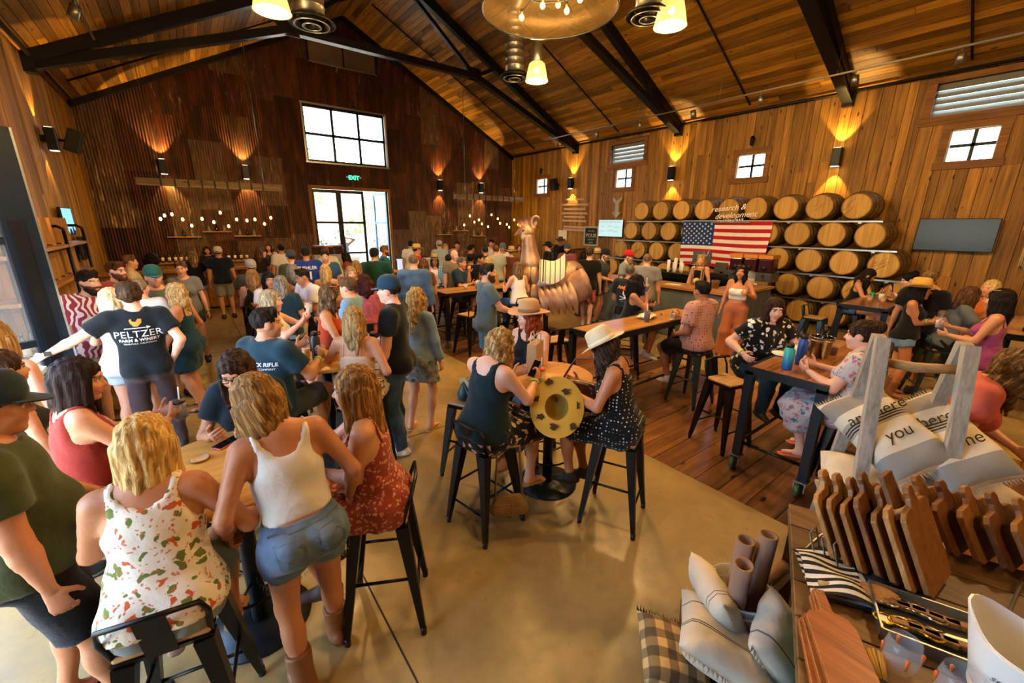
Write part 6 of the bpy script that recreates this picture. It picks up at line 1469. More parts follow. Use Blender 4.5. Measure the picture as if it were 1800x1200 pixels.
print_on(i_, flat([[(-.12, -.01), (-.115, .005), (.12, -.06), (.115, -.075)], [(.12, -.01), (.115, .005), (-.12, -.06), (-.115, -.075)]]), WT, (0, 0, .25))
for ex in (-.024, .024): print_on(i_, flat([circ(0, 0, .016, .015, 8)]), BLACK, (ex, -.004, .297)).location = -(i_['T']@A(0, .003, 0))
print_on(i_, text_mesh('San Diego', .05, shear=.2), SKY, (0, 0, .165))
P('person in a black tank sipping a dark drink', 1148, 503, 84, 1.66, sit=S, at=(5.25, 3.92), lean=8, hair=('curly', '#0e0b0c', '#24252c', .32), top=('tank', '#14161a'), bot=('shorts', .4, '#20262c'), shoes='#d0ccc4', skin='t', L=(-.02, .3, 1.1), R=(.06, .24, 1.3), curl=(.4, .9), lod=1, key='sip', stool='metal stool of the person sipping a dark drink')
P('person in a dusty pink shirt with black marks, black shorts and white sneakers', 1233, 512, -58, 1.76, 'm', sit=S, hy=10, hair=('short', '#14100d'), top=('shirt', '#b98474', 'dots', '#1c1414', None, .75), bot=('shorts', .9, '#0d0d0f'), shoes='#e6e3dc', skin='o', w=1.12, L=(-.16, .2, .92), R=(.1, .34, 1.1), feet=((-.1, .34, .2), (.12, .40, .26)), lod=1, key='dusty', stool='blue-grey metal stool under the person in the dusty pink shirt')
P('bartender in a black tank behind the tasting bar, before the flag', 1237, 463, 190, 1.64, hair=('pony', '#a87a45', '#d4a868', .2), top=('tank', '#141517'), bot=('pants', '#1a1a1c'), skin='l', lod=1, at=(9.3, 5.05))
P('person in a white bandeau top and wide rust trousers raising a glass', 1303, 478, 192, 1.64, hair=('wavy', '#171010', '#3a2a24', .3), top=('bandeau', '#e6e1da'), bot=('wide', '#a8664a'), shoes='#7a5a42', skin='t', glasses=('up', '#6a4a1a'), L=(-.2, .3, 1.2), R=(.24, .06, .82), curl=(.9, .5), lod=1, key='bandeau')
# --- table on green casters
P('person in a black and white print top leaning on a stool', 1379, 549, 138, 1.68, sit=S, at=(4.9, 1.88), lean=14, hy=22, hair=('vlong', '#2b1712', '#5a3426', .42), top=('tee', '#0f0f12', 'blotch', '#ded9d0', None, 1.15), bot=('pants', '#17303a'), shoes='#1a1a1c', skin='p', w=1.5, R=(.36, .22, 1.0), L=(-.2, .42, 1.1), lod=0, key='print', ext=wb(1))
P('person in a pastel floral wrap dress and coral sandals', 1514, 590, -80, 1.64, sit=S, lean=8, hair=('bun', '#231410', '#5a3a28'), top=('tee', '#bcb3b4', 'floral', '#b5667c', '#4f7d94', 1.4), bot=('dressskirt', (1.35, .04), '#bcb3b4', 'floral', '#b5667c', '#4f7d94', 1.4), shoes=('flip', '#d9603c'), skin='p', w=1.4, L=(-.16, .36, 1.1), R=(.1, .38, 1.1), lod=0, key='pastel', stool='metal stool under the person in the pastel floral dress')
P('person in a black tank and denim shorts eating at the dark table', 1527, 485, 98, 1.66, sit=S, lean=10, hp=22, hair=('braid', '#1d110c', None, .34), top=('tank', '#111214'), bot=('shorts', .35, '#2f6a98', 'denim'), shoes='#20201f', skin='m', L=(-.06, .36, 1.12), R=(.1, .38, 1.14), lod=1, stool='metal stool of the person eating at the dark table')
P('person in a dark tee taking a photograph across the barrel-side table', 1598, 492, -112, 1.64, sit=S, lean=12, hp=14, hair=('bun', '#0f0b0b'), top=('tee', '#17181b'), bot=('shorts', .7, '#15161a'), skin='l', L=(-.05, .34, 1.2), R=(.06, .34, 1.2), lod=1, key='photo', stool='metal stool of the person taking a photograph')
P('person in a straw cowboy hat, black tank and cut-off shorts, arms folded', 1619, 510, 96, 1.6, hair=('long', '#120d0b', None, .3), hat=('straw', '#c79a4a', 0, '#8a6428'), top=('tank', '#0f1012'), bot=('shorts', .32, '#6d9cc4', 'denim'), shoes=('boot', '#6a4022'), skin='t', L=(.1, .2, 1.12), R=(-.06, .24, 1.08), lod=1, ext=wb(-1))
P('person in a black tee with sunglasses on the head behind the straw hat', 1633, 492, 8, 1.72, 'm', hair=('short', '#6b5236'), glasses=('up', '#15110e'), top=('tee', '#0e0f11'), bot=('shorts', .8, '#3a332b'), skin='m', lod=2)
P('person in a grey tee and black shorts on a blue stool', 1706, 521, 66, 1.66, sit=S, lean=14, hair=('long', '#4a2f1d', '#7a5535', .34), top=('tee', '#5d6367'), bot=('shorts', .35, '#131417'), shoes='#1a1a1c', skin='m', L=(-.06, .34, 1.16), R=(.12, .36, 1.2), lod=1, key='greytee', stool='blue-grey metal stool under the person in the grey tee')
P('person in an orange top behind the purple dress', 1741, 507, -150, 1.64, sit=S, hair=('shoulder', '#c4a262', '#e8d09a', .2), top=('tee', '#b5622c'), skin='l', lod=2, stool='metal stool of the person in the orange top')
P('person in a purple sundress holding a plastic cup', 1755, 528, -86, 1.66, hair=('long', '#15100e', '#2e2624', .26), glasses=('up', '#d9d0c0'), top=('dress', '#8f3d70'), bot=('dressskirt', (1.5, .07), '#8f3d70'), shoes=('flip', '#5a3a2c'), skin='m', L=(-.1, .3, 1.12), R=(.05, .34, 1.2), curl=(.5, .9), lod=1, key='purple')
P('person in a salmon tee and olive trousers bending by the pillow rack', 1792, 650, 78, 1.66, lean=24, hp=18, hair=('wavy', '#5f4529', '#a5845c', .28), top=('tee', '#bd5a4c'), bot=('pants', '#6d6a45'), shoes='#3a2f24', skin='l', w=1.1, lod=0, L=(-.1, .4, .95), key='salmon')
# --- three women at the round table in the middle
P('person in a wide tan hat and black tank, looking to the side', 928, 556, 208, 1.66, sit=S, hy=32, hair=('wavy', '#7a2f16', '#b35a2a', .22), hat=('wide', '#b98d60', .0, '#8a6440'), top=('tank', '#0f1113'), bot=('pants', '#2f4a66', 'denim'), skin='l', L=(-.1, .3, .98), R=(.16, .3, 1.0), lod=0, key='redhair', stool='metal stool of the person in the wide tan hat')
P('person in a dark teal tank and palm-print skirt with a phone', 880, 607, 44, 1.7, sit=S, lean=8, hp=24, hy=10, hair=('wavy', '#8d693a', '#d6b47c', .52), top=('tank', '#10262c'), bot=('skirt', (1.0, .015), '#0f1014', 'leaf', '#c9a98c', None, 1.1), shoes=('flip', '#b98f5c'), skin='l', w=1.18, L=(-.08, .4, 1.12), R=(.14, .42, 1.12), feet=((-.1, .34, .28), (.14, .42, .22)), curl=(.8, .8), lod=0, key='palm', ext=wb(1), stool='dark metal stool with a back plate under the person in the palm-print skirt')
P('person in a cream felt hat and black polka-dot romper searching a handbag', 1062, 612, -76, 1.64, sit=S, lean=8, hp=30, hair=('shoulder', '#2d2019', '#5f4a3a', .24), hat=('fedora', '#d6c3a0', .0, '#e2d4b8'), top=('tank', '#0d0d10', 'dots', '#d9d5cc'), bot=('skirt', (.85, .0), '#0d0d10', 'dots', '#d9d5cc'), shoes=('shoe', '#17130f'), skin='t', w=1.1, L=(-.1, .34, 1.05), R=(.06, .36, 1.08), curl=(.7, .7), feet=((-.1, .40, .26), (.1, .34, .2)), lod=0, key='polka', ext=wb(-1), stool='dark metal stool under the person in the polka-dot romper')
for i_, (x_, y_, rz, lb, h_) in enumerate(STOOLS): stool(x_, y_, rz, lb, BLUEM if 'blue-grey' in lb else GUN, not any(k in lb for k in ('dusty', 'polka')), S)
stool(1.86, 3.05, .5, 'dark metal stool holding a felt hat and a bag, beside the round yellow table')
stool(4.32, 1.88, PI-.2, 'metal stool with a wood seat held by the person in the print top')
stool(3.95, 4.15, -.3, 'empty metal stool with a wood seat at the corner of the fries table')
stool(4.35, 6.45, .0, 'empty wood-seat stool at the near side of the high table, behind the grey tee', BLUEM)
stool(3.85, 6.3, .2, 'empty metal stool at the near corner of the high table, behind the grey tee')
stool(8.75, 2.5, PI, 'empty metal stool with wood seat between the barrels and the dark table', BLUEM)
stool(9.25, 1.2, 0, 'blue-grey stool at the near side of the dark table', BLUEM)
# ---------------------------------------------------------------- rooster sculpture
def rooster():
    e = empty('rooster_sculpture', (5.9, 6.5, 0), 0, 'large rusty sheet-metal rooster wearing a striped saddle blanket', 'sculpture')
    az = math.atan2(5.9, 6.5); e.rotation_euler = (0, 0, -(az-PI/2))        # local +y faces the left of the picture
    RM = NT('rusted bronze sheet'); n1 = RM.noise(RM.coords('Object'), 2.6, 3, .5); col = RM.ramp(n1, [(.3, '#7d5a4a'), (.5, '#a07c68'), (.66, '#b8967c'), (.8, '#cdb08a')])
    RUSTB = RM.out(col, .42, .5); DARKB = plain('dark rusted iron', '#2a1d18', .6, .4)
    def part(name, pr, h=.025, mat=RUSTB, noise=None):
        v, q = sdf_mesh(pr, h, (), noise); m = np_mesh(name, v, q); m.materials.append(mat); return link(name, m, e)
    part('body', [el((0, -.18, 1.12), (.34, .52, .38), k=.1), el((0, -.48, 1.2), (.27, .32, .38), k=.1), el((0, .22, 1.05), (.28, .3, .4), k=.1)])
    nk = part('neck', [rc((0, .28, .95), (0, .36, 1.5), .27, .21, k=.08), rc((0, .36, 1.5), (0, .42, 2.02), .21, .13, k=.08)])
    hd = part('head', [el((0, .46, 2.14), (.12, .17, .14), k=.05), rc((0, .56, 2.16), (0, .72, 2.07), .06, .012, k=.03)], .018)
    part('breast', [el((0, .38, .82), (.26, .2, .42), k=.1)])
    rn = random.Random(5)
    def feather(name, root, tip, w, curl, parent=None):
        root, tip = A(*root), A(*tip); d = tip-root; sd = vnorm(np.cross(d, A(*curl))); out = vnorm(np.cross(sd, d))
        fn = lambda u, v: root+d*u+sd*(v-.5)*w*(math.sin(PI*min(.98, .12+.86*u))**.6)+out*(.14*np.linalg.norm(d)*math.sin(PI*u)+.02*(1-(2*v-1)**2))
        mb = MB().grid(fn, 8, 3); mb.grid(lambda u, v: fn(u, 1-v)-out*.006, 8, 3); o = mb.build(name, RUSTB); o.parent = parent or e; return o
    for r_, (zz, yy, n) in enumerate(((1.46, .345, 9), (1.12, .31, 10))):
        rr = .225+.06*r_
        for k in range(n):
            a = 2*PI*k/n+.2*r_; p = A(rr*math.cos(a), yy+rr*math.sin(a)*.95, zz); q = A((rr+.06)*math.cos(a), yy+(rr+.06)*math.sin(a)*.95, zz-.4); feather('hackle_feather', p, q, .2, (-math.sin(a), math.cos(a), 0) if 0 else (math.cos(a), math.sin(a), 0), nk)
    for s in (-1, 1):
        for k in range(6):
            y0 = .1-.12*k; feather('wing_feather', (s*.35, y0+.06, 1.08+.02*k), (s*(.47+.03*rn.random()), y0-.12, .46+.06*rn.random()+.02*k), .135, (s, 0, .2))
        for k in range(5): feather('flank_feather', (s*.25, -.45-.05*k, 1.32+.03*k), (s*.32, -.56-.07*k, .6+.07*k), .19, (s, -.2, 0))
    for k in range(7):
        x = -.26+.087*k; feather('tail_feather', (x*.6, -.58, 1.45), (x*1.3, -.86-.03*(3-abs(k-3)), .66+.05*abs(k-3)), .24, (0, -1, .5))
    for k in range(4):
        a = -.5+.42*k; feather('comb', (0, .36+.07*k, 2.24), (0, .26+.11*k, 2.46-.03*abs(k-1.5)), .13, (1, 0, 0), hd)
    def curlf(u, v): a = -1.2+4.2*u; return A(.012*(v-.5), .30+.09*math.cos(a)+.03*(v-.5)*math.cos(a), 2.36+.12*math.sin(a)+.03*(v-.5)*math.sin(a))
    MB().tube([(0, .27+.09*math.cos(a), 2.33+.12*math.sin(a)) for a in np.linspace(-1.4, 2.6, 12)], [.05-.003*k for k in range(12)], 8).build('comb_curl', RUSTB, hd)
    for s in (-1, 1):
        MB().lathe([(.001, .012), (.07, .01), (.075, 0), (.07, -.01), (.001, -.012)], (s*.1, .5, 2.04), 14, R=Ry(PI/2)@np.diag([1.4, 1, 1])).build('wattle', RUSTB, hd)
        MB().ball((s*.11, .52, 2.17), .022, 8).build('eye', DARKB, hd)
        lg = MB().tube([(s*.14, .0, .75), (s*.14, .02, .4), (s*.14, 0, .03)], [.09, .055, .045], 10).build('leg', DARKB, e)
        for a in (-.5, 0, .5, PI): MB().tube([(s*.14, 0, .03), (s*.14+.2*math.sin(a), .2*math.cos(a), .015)], [.03, .014], 8).build('toe', DARKB, lg)
    BL = NT('striped blanket'); w = BL.n('ShaderNodeTexWave', bands_direction='Y'); w.inputs['Scale'].default_value = 3.2; BL.l(BL.coords('Object'), w.inputs['Vector'])
    BLM = BL.out(BL.ramp(w.outputs[0], [(.0, '#d6c9ac'), (.78, '#d6c9ac'), (.82, '#4f9a94'), (.9, '#d6c9ac'), (.95, '#37706e')]), .9)
    fb = lambda u, v: A(.47*math.sin((v-.5)*3.0), .17-.52*u, 1.1+.46*math.cos((v-.5)*2.9)+.04*math.cos(u*5)+.16*u*u)
    mb = MB().grid(fb, 12, 16); mb.grid(lambda u, v: fb(1-u, v)-A(0, 0, .012), 12, 16); mb.build('saddle_blanket', BLM, e)
    MB().tube([fb(.15, v)+A(0, 0, .01) for v in np.linspace(0, 1, 14)], .012, 6).build('girth_strap', DARKB, e)
rooster()
# ---------------------------------------------------------------- bottles, cups and small things
def put(o, loc, rz=0.0): o.location = loc; o.rotation_euler = (0, 0, rz); return o
GREENB = plain('dark green bottle glass', '#10180f', .12, 0, .2); CORKM = plain('foil capsule', '#1a1013', .4)
def bottle(x, y, z, label, h=.3, glass_=None, lab='#d9d0bd', group=None, cat='bottle'):
    e = empty('wine_bottle', (x, y, z), 0, label, cat, group); s = h/.3
    MB().lathe([(.034*s, 0), (.037*s, .01*s), (.037*s, .17*s), (.03*s, .2*s), (.015*s, .225*s), (.0135*s, .28*s), (.0155*s, .285*s), (.0155*s, .3*s)], n=14).build('bottle_glass', glass_ or GREENB, e)
    MB().ring([(.0375*s, .05*s), (.0383*s, .05*s), (.0383*s, .15*s), (.0375*s, .15*s)], n=14).build('paper_label', plain('label '+lab, lab, .8), e)
    MB().cyl((0, 0, .25*s), (0, 0, .302*s), .0162*s, .0162*s, 10).build('capsule', CORKM, e); return e
def cup(x, y, z, label, c='#d9a441', h=.12, r=.042, fill=.7, straw=False, group=None, ice=False):
    e = empty('plastic_cup', (x, y, z), 0, label, 'cup', group)
    MB().ring([(r*.78, 0), (r, h), (r-.002, h), (r*.76, .004)], n=16).build('cup_wall', CLEAR, e)
    MB().lathe([(r*.74, .004), (r*.74+(r-r*.78)*fill, h*fill), (.001, h*fill)], n=16).build('drink', plain('drink '+c, c, .2), e)
    if straw: MB().tube([(0, 0, .02), (.02, .02, h+.09)], .004, 6).build('straw', WHITE, e)
    return e
def jar(x, y, z, label, lid='#d9601c', c='#c9b28a'):
    e = empty('mason_jar', (x, y, z), 0, label, 'jar')
    MB().ring([(.034, 0), (.04, .01), (.04, .09), (.032, .11), (.03, .11), (.038, .09), (.038, .012)], n=16).build('jar_glass', CLEAR, e); MB().lathe([(.036, .012), (.036, .05), (.001, .05)], n=14).build('drink', plain('drink '+c, c, .2), e)
    MB().lathe([(.034, .108), (.036, .112), (.036, .128), (.001, .13)], n=16).build('lid', plain('lid '+lid, lid, .5), e); MB().tube([(0, 0, .05), (.015, .01, .21)], .004, 6).build('straw', WHITE, e)
def flask(x, y, z, label, c1, c2, h=.24, r=.04):
    e = empty('water_bottle', (x, y, z), 0, label, 'water bottle')
    t = NT('bottle paint '+c1+c2); sep = t.n('ShaderNodeSeparateXYZ'); t.l(t.coords('Object'), sep.inputs[0]); m = t.out(t.ramp(sep.outputs[2], [(.04, c1), (.2, c2)]), .4)
    MB().lathe([(r*.94, 0), (r, .012), (r, h*.78), (r*.6, h*.88), (r*.6, h*.9)], n=20).build('bottle_body', m, e); MB().lathe([(r*.68, h*.88), (r*.68, h), (r*.5, h*1.02), (.001, h*1.02)], n=16).build('bottle_cap', BLACK, e)
    MB().tube([(r*.6, 0, h*.95), (r*1.1, 0, h*1.0), (r*1.1, 0, h*.9), (r*.6, 0, h*.88)], .007, 6).build('cap_loop', BLACK, e); return e
def phone(loc, rz, label, case='#d9521f', R=None):
    e = empty('mobile_phone', loc, rz, label, 'phone')
    if R is not None: e.rotation_mode = 'QUATERNION'; e.rotation_quaternion = Matrix(R).to_quaternion()
    MB().b2((-.037, -.076, 0), (.037, .076, .009)).build('phone_case', plain('phone case '+case, case, .5), e, .004); MB().b2((-.033, -.072, .009), (.033, .072, .0096)).build('screen', plain('phone glass', '#0b0f16', .08), e)
def paper_bag(x, y, z, label, rz=.3, s=1.0):
    e = empty('paper_bag', (x, y, z), rz, label, 'bag'); K = plain('kraft paper', '#a8855c', .85, 0, .1, 8)
    MB().taper((0, 0, 0), (0, 0, .26*s), .2*s, .1*s, .21*s, .08*s, up=(0, 1, 0)).build('bag_body', K, e)
    for yy in (-.03, .03): MB().tube([(-.05*s, yy*s, .25*s), (-.05*s, yy*s, .31*s), (-.03*s, yy*s, .345*s), (.03*s, yy*s, .345*s), (.05*s, yy*s, .31*s), (.05*s, yy*s, .25*s)], .005, 6).build('handle', plain('twisted paper cord', '#c9b08c', .9), e)
# table on green casters
tb = flask(4.12, 1.31, 1.06, 'teal and blue water bottle with a black lid on the caster table', '#1a5ea8', '#2fb5a0', .23, .043)
flask(4.36, 1.29, 1.06, 'royal blue insulated water bottle on the caster table', '#123a8c', '#1a4aa0', .28, .04)
e = empty('wine_bucket', (4.78, 1.27, 1.06), 0, 'shiny metal wine bucket on the caster table', 'bucket'); MB().ring([(.075, 0), (.1, .2), (.108, .205), (.1, .21), (.096, .2), (.07, .006)], n=24).build('pail', plain('polished steel', '#c9c6c0', .12, 1.0, .05), e); MB().ring([(.102, .17), (.108, .17), (.108, .18), (.102, .18)], n=24).build('rim_band', GALV, e)
put(bottle(0, 0, 0, 'wine bottle leaning in the metal bucket'), (4.76, 1.27, 1.075)).rotation_euler = (.12, -.18, 0)
put(bottle(0, 0, 0, 'second wine bottle leaning in the metal bucket, label up'), (4.81, 1.25, 1.075)).rotation_euler = (-.1, .2, 0)
bottle(4.55, 1.38, 1.06, 'clear tall bottle with white label beside the blue water bottle', .26, CLEAR)
cup(4.95, 1.2, 1.06, 'glass of red wine by the wine bucket', '#4a0f18', .12, .04)
cup(4.9, 1.42, 1.06, 'orange-lidded cup behind the wine bucket', '#c4562a', .12, .04)
e = empty('key_ring', (4.14, 1.17, 1.06), 0, 'bunch of keys on a ring lying at the caster table edge', 'keys')
MB().tube([(.02*math.cos(k*PI/6), .02*math.sin(k*PI/6), .004) for k in range(12)], .002, 5, True).build('ring', GALV, e)
for k in range(3): MB().b2((.02+.012*k, -.03-.02*k, 0), (.035+.012*k, .02-.02*k, .006)).build('key', STEEL, e)
e = empty('tin_plate', (4.55, 1.5, 1.06), 0, 'pale plate under the hand of the person in the print top', 'plate'); MB().lathe([(.001, .004), (.08, .004), (.1, .016), (.1, .02), (.08, .01), (.001, .01)], n=20).build('dish', WHITE, e); MB().box((0, 0, .015), (.08, .06, .01)).build('napkin', plain('napkin', '#dad6ce', .9), e)
# fries table
e = empty('fries_basket', (4.9, 3.34, 1.06), .3, 'paper-lined basket of fries on the long wood table', 'food basket'); MB().ring([(.1, 0), (.13, .04), (.125, .045), (.095, .008)], n=20, R=np.diag([1.3, .8, 1])).build('basket', plain('pale basket', '#c9b9a0', .8), e)
MB().grid(lambda u, v: A((u-.5)*.3, (v-.5)*.2, .03+.02*math.sin(9*u)*math.cos(8*v)), 8, 6).build('liner_paper', WHITE, e)
for k in range(16): MB().bar(A(.07+.02*math.sin(k*2.1), .03*math.cos(k*1.7), .045+.01*(k % 3))-A(.03*math.cos(k), .03*math.sin(k), 0), A(.07+.02*math.sin(k*2.1), .03*math.cos(k*1.7), .05+.01*(k % 3))+A(.03*math.cos(k), .03*math.sin(k), 0), .008, .008).build('french_fry', plain('french fry', '#d9a03c', .6), e)
cup(4.7, 3.2, 1.06, 'purple frozen drink with a white straw on the long wood table', '#3a1030', .15, .045, .95, True)
cup(5.2, 3.12, 1.06, 'cup of pale beer at the far end of the long wood table', '#d9a83c'); cup(5.05, 3.05, 1.06, 'nearly empty clear cup beside the beer', '#d9c08a', .1, .042, .2)
e = empty('salt_shaker', (5.02, 3.2, 1.06), 0, 'small glass shaker on the long wood table', 'shaker'); MB().lathe([(.016, 0), (.018, .05), (.014, .06)], n=10).build('shaker_glass', CLEAR, e); MB().lathe([(.016, .055), (.014, .075), (.001, .078)], n=10).build('shaker_cap', GALV, e)
# oak table, small table, yellow table
phone((0.0, 2.72, 1.06), -.9, 'phone in an orange case lying on the oak table')
e = empty('jar_cover', (-.13, 2.60, 1.06), 0, 'round cream jar lid lying on the oak table', 'lid'); MB().lathe([(.04, 0), (.042, .004), (.042, .012), (.038, .014), (.036, .009), (.001, .009)], n=20).build('lid_disc', plain('cream lid', '#c9a878', .5), e); MB().ring([(.043, .002), (.045, .002), (.045, .012), (.043, .012)], n=20).build('lid_band', plain('brass band', '#8a6a35', .4, .6), e)
cup(.14, 2.72, 1.06, 'clear plastic cup of amber cider by the phone', '#c08a3c', .12, .048, .3)
flask(.80, 4.05, 1.06, 'black insulated bottle with stickers on the small round table', '#26282b', '#2d2f33', .27, .043)
cup(.74, 4.2, 1.06, 'plastic cup of beer at the back of the small round table', '#cf9a3c')
paper_bag(2.26, 2.62, 1.06, 'brown paper bag with handles on the round yellow table', .55)
jar(2.1, 2.36, 1.06, 'mason jar with an orange lid in front of the paper bag'); jar(2.38, 2.72, 1.06, 'mason jar with orange lid and straw behind the paper bag')
# middle tables
for k, (x_, y_) in enumerate(((.85, 8.2), (1.1, 7.7), (.95, 7.3), (1.2, 8.6))): cup(x_, y_, 1.06, 'plastic cup on the middle table, %s from its near end' % ORD[[2, 1, 0, 3][k]], ['#c99a4c', '#7a1f28', '#cfa85c', '#b8862c'][k], group='cups on the middle table')
paper_bag(5.0, 7.15, 1.06, 'brown paper bag on the high table behind the grey tee', .2, .8)
jar(4.75, 6.95, 1.06, 'mason jar of dark drink with an orange lid on the high table', c='#4a1420'); cup(4.2, 7.0, 1.06, 'clear cup near the corner of the high table behind the grey tee', '#cfc8b8'); cup(5.25, 6.9, 1.06, 'cup of dark red drink on the high table near the white tank', '#5a1020', .13); cup(5.35, 7.1, 1.06, 'cup of pale drink beside the dark red drink', '#d9c9a0')
e = empty('menu_tent', (4.45, 6.95, 1.06), .5, 'white folded menu card standing on the high table', 'menu card')
for s in (-1, 1): MB().bar((0, s*.04, 0), (0, 0, .16), .14, .003, up=(0, 1, 0)).build('card_face', WHITE, e)
# dark table by the barrels
cup(9.0, 1.85, 1.06, 'cup of amber beer on the dark table by the barrels', '#c9782a'); cup(9.1, 1.7, 1.06, 'cup of orange beer beside the amber beer', '#d9862a'); cup(9.45, 1.8, 1.06, 'white paper cup with napkins on the dark table', '#e6e2da', .13, .045, .9)
e = empty('drink_can', (9.6, 1.95, 1.06), 0, 'small green drink can on the dark table', 'can'); MB().lathe([(.028, 0), (.033, .008), (.033, .105), (.027, .118)], n=16).build('can_body', plain('green can', '#1f9a5a', .3, .5), e); MB().lathe([(.026, .118), (.001, .118)], n=16).build('can_top', GALV, e)
e = empty('serving_tray', (9.55, 1.68, 1.06), .2, 'black tray with snacks on the dark table', 'tray'); MB().b2((-.15, -.1, 0), (.15, .1, .012)).build('tray_base', BLACK, e)
for k in range(5): MB().ball((-.1+.05*k, .02*math.sin(k*2), .025), .022, 8, (1, 1, .6)).build('snack', plain('snack', '#b5803c', .7), e)
for k, (x_, y_) in enumerate(((8.1, .1), (8.4, -.1))): bottle(x_, y_, 1.06, 'dark wine bottle on the table behind the purple dress, %s' % ('nearer' if k == 0 else 'farther'), .3)
flask(8.0, -.05, 1.06, 'clear plastic water bottle with blue label on the table behind the purple dress', '#9ac0d8', '#d0dce0', .22, .033)
# ---------------------------------------------------------------- tasting bar kit
e = empty('wood_lantern', (8.42, 4.62, 1.07), .3, 'open wooden lantern box with a plant on the tasting bar', 'lantern')
for sx in (-1, 1):
    for sy in (-1, 1): MB().b2((sx*.1-.012, sy*.1-.012, 0), (sx*.1+.012, sy*.1+.012, .34)).build('post', TABW, e)
MB().b2((-.12, -.12, .34), (.12, .12, .36)).build('top_board', TABW, e); MB().b2((-.12, -.12, 0), (.12, .12, .015)).build('base_board', TABW, e); MB().ball((0, 0, .1), .07, 10).build('plant', plain('dried flowers', '#c9b98a', .9), e)
e = empty('metal_tumbler', (8.4, 4.2, 1.07), 0, 'stainless tip bucket on the tasting bar beside the lantern', 'bucket'); MB().ring([(.06, 0), (.08, .16), (.085, .162), (.076, .158), (.056, .006)], n=20).build('pail', plain('polished steel', '#c9c6c0', .12, 1.0, .05), e); MB().ring([(.08, .13), (.084, .13), (.084, .138), (.08, .138)], n=20).build('rim_band', GALV, e)
e = empty('drink_dispenser', (9.3, 3.95, 1.07), 0, 'clear glass drink dispenser with a tap at the end of the bar', 'dispenser'); MB().ring([(.08, 0), (.11, .04), (.11, .24), (.07, .29), (.066, .29), (.106, .24), (.106, .045)], n=20).build('jar_glass', CLEAR, e); MB().lathe([(.104, .03), (.104, .16), (.001, .16)], n=20).build('water', glass('water tint', (.85, .9, .95), 0, .35), e); MB().tube([(0, -.1, .06), (0, -.16, .06), (0, -.16, .04)], .012, 8).build('tap', WHITE, e); MB().lathe([(.072, .285), (.072, .31), (.001, .32)], n=16).build('lid', GALV, e)
e = empty('bar_menu', (8.2, 5.0, 1.07), .2, 'white menu sheet lying on the tasting bar', 'menu'); MB().b2((-.1, -.15, 0), (.1, .15, .004)).build('sheet', WHITE, e); MB().b2((-.08, .1, .004), (.08, .12, .0045)).build('heading', INK, e)
e = empty('slush_machine', (10.3, 4.35, 1.09), 0, 'three-tank slush machine with orange lids beside the flag', 'drink machine')
MB().b2((-.2, -.5, 0), (.25, .5, .2)).build('machine_base', plain('steel machine', '#5a5f63', .35, .6), e)
for k in range(3):
    t_ = MB().b2((-.18, -.47+.32*k, .2), (.2, -.19+.32*k, .5)).build('tank', plain('purple slush', '#3b1626', .15), e, .03); MB().b2((-.19, -.48+.32*k, .5), (.21, -.18+.32*k, .58)).build('tank_lid', plain('orange lid', '#c47a20', .5), t_); MB().cyl((-.19, -.33+.32*k, .3), (-.23, -.33+.32*k, .3), .05, .05, 14).build('auger_cap', BLACK, t_); MB().tube([(-.2, -.33+.32*k, .15), (-.26, -.33+.32*k, .12)], .015, 8).build('spout', BLACK, t_)
e = empty('cash_till', (10.2, 5.0, 1.09), 0, 'black till with a raised screen on the back bar', 'till'); MB().b2((-.2, -.22, 0), (.2, .22, .1)).build('cash_drawer', BLACK, e, .01); MB().box((-.05, 0, .24), (.03, .3, .22), R=Ry(.3)).build('screen', BLACK, e); MB().b2((-.02, -.03, .1), (.02, .03, .2)).build('stand', STEEL, e)
for k in range(5):
    o = MB().lathe([(.03, 0), (.042, .1+.05*(k % 2)), (.045, .26+.06*(k % 3)), (.001, .265+.06*(k % 3))], n=14).build('cup_stack', WHITE); put(o, (10.15+.1*(k % 2), 6.0+.1*k, 1.09)); tag(o, 'stack of white plastic cups on the back bar, %s from the till' % ORD[k], 'cups', 'cup stacks on the back bar')
e = empty('ice_pail', (10.25, 5.72, 1.09), 0, 'grey metal pail on the back bar beside the cup stacks', 'pail'); MB().ring([(.1, 0), (.14, .26), (.148, .262), (.136, .25), (.095, .006)], n=20).build('pail', GALV, e); MB().tube([(.14*math.cos(a), .14*math.sin(a)*.2, .26+.1*math.sin(a)) for a in np.linspace(0, PI, 9)], .005, 6).build('handle', STEEL, e)
e = empty('bar_chalk_sign', (10.6, 5.75, 1.3), 0, 'small grey chalk sign above the cup stacks', 'sign'); MB().box((0, 0, .2), (.02, .5, .3)).build('board', plain('grey chalk board', '#4a5457', .8), e); MB().b2((-.02, -.02, -.2), (.02, .02, .1)).build('stand', STEEL, e)
for z_ in (.26, .2, .14): text('tasting menu' if z_ > .2 else 'ask our staff', .05, CHALK, e, wallmat((-.012, 0, z_), (0, -1, 0), (0, 0, 1)))
e = empty('espresso_grinder', (10.2, 5.45, 1.09), 0, 'tall steel juicer with levers on the back bar', 'juicer'); MB().cyl((0, 0, 0), (0, 0, .3), .07, .06, 14).build('body', plain('dark cast metal', '#4d4a40', .4, .6), e); MB().tube([(0, 0, .3), (.0, .05, .62)], .012, 8).build('lever', GALV, e); MB().tube([(0, 0, .3), (.0, -.09, .66)], .012, 8).build('lever', GALV, e); MB().cyl((0, -.06, .28), (0, .14, .28), .05, .05, 12).build('press_head', GALV, e)
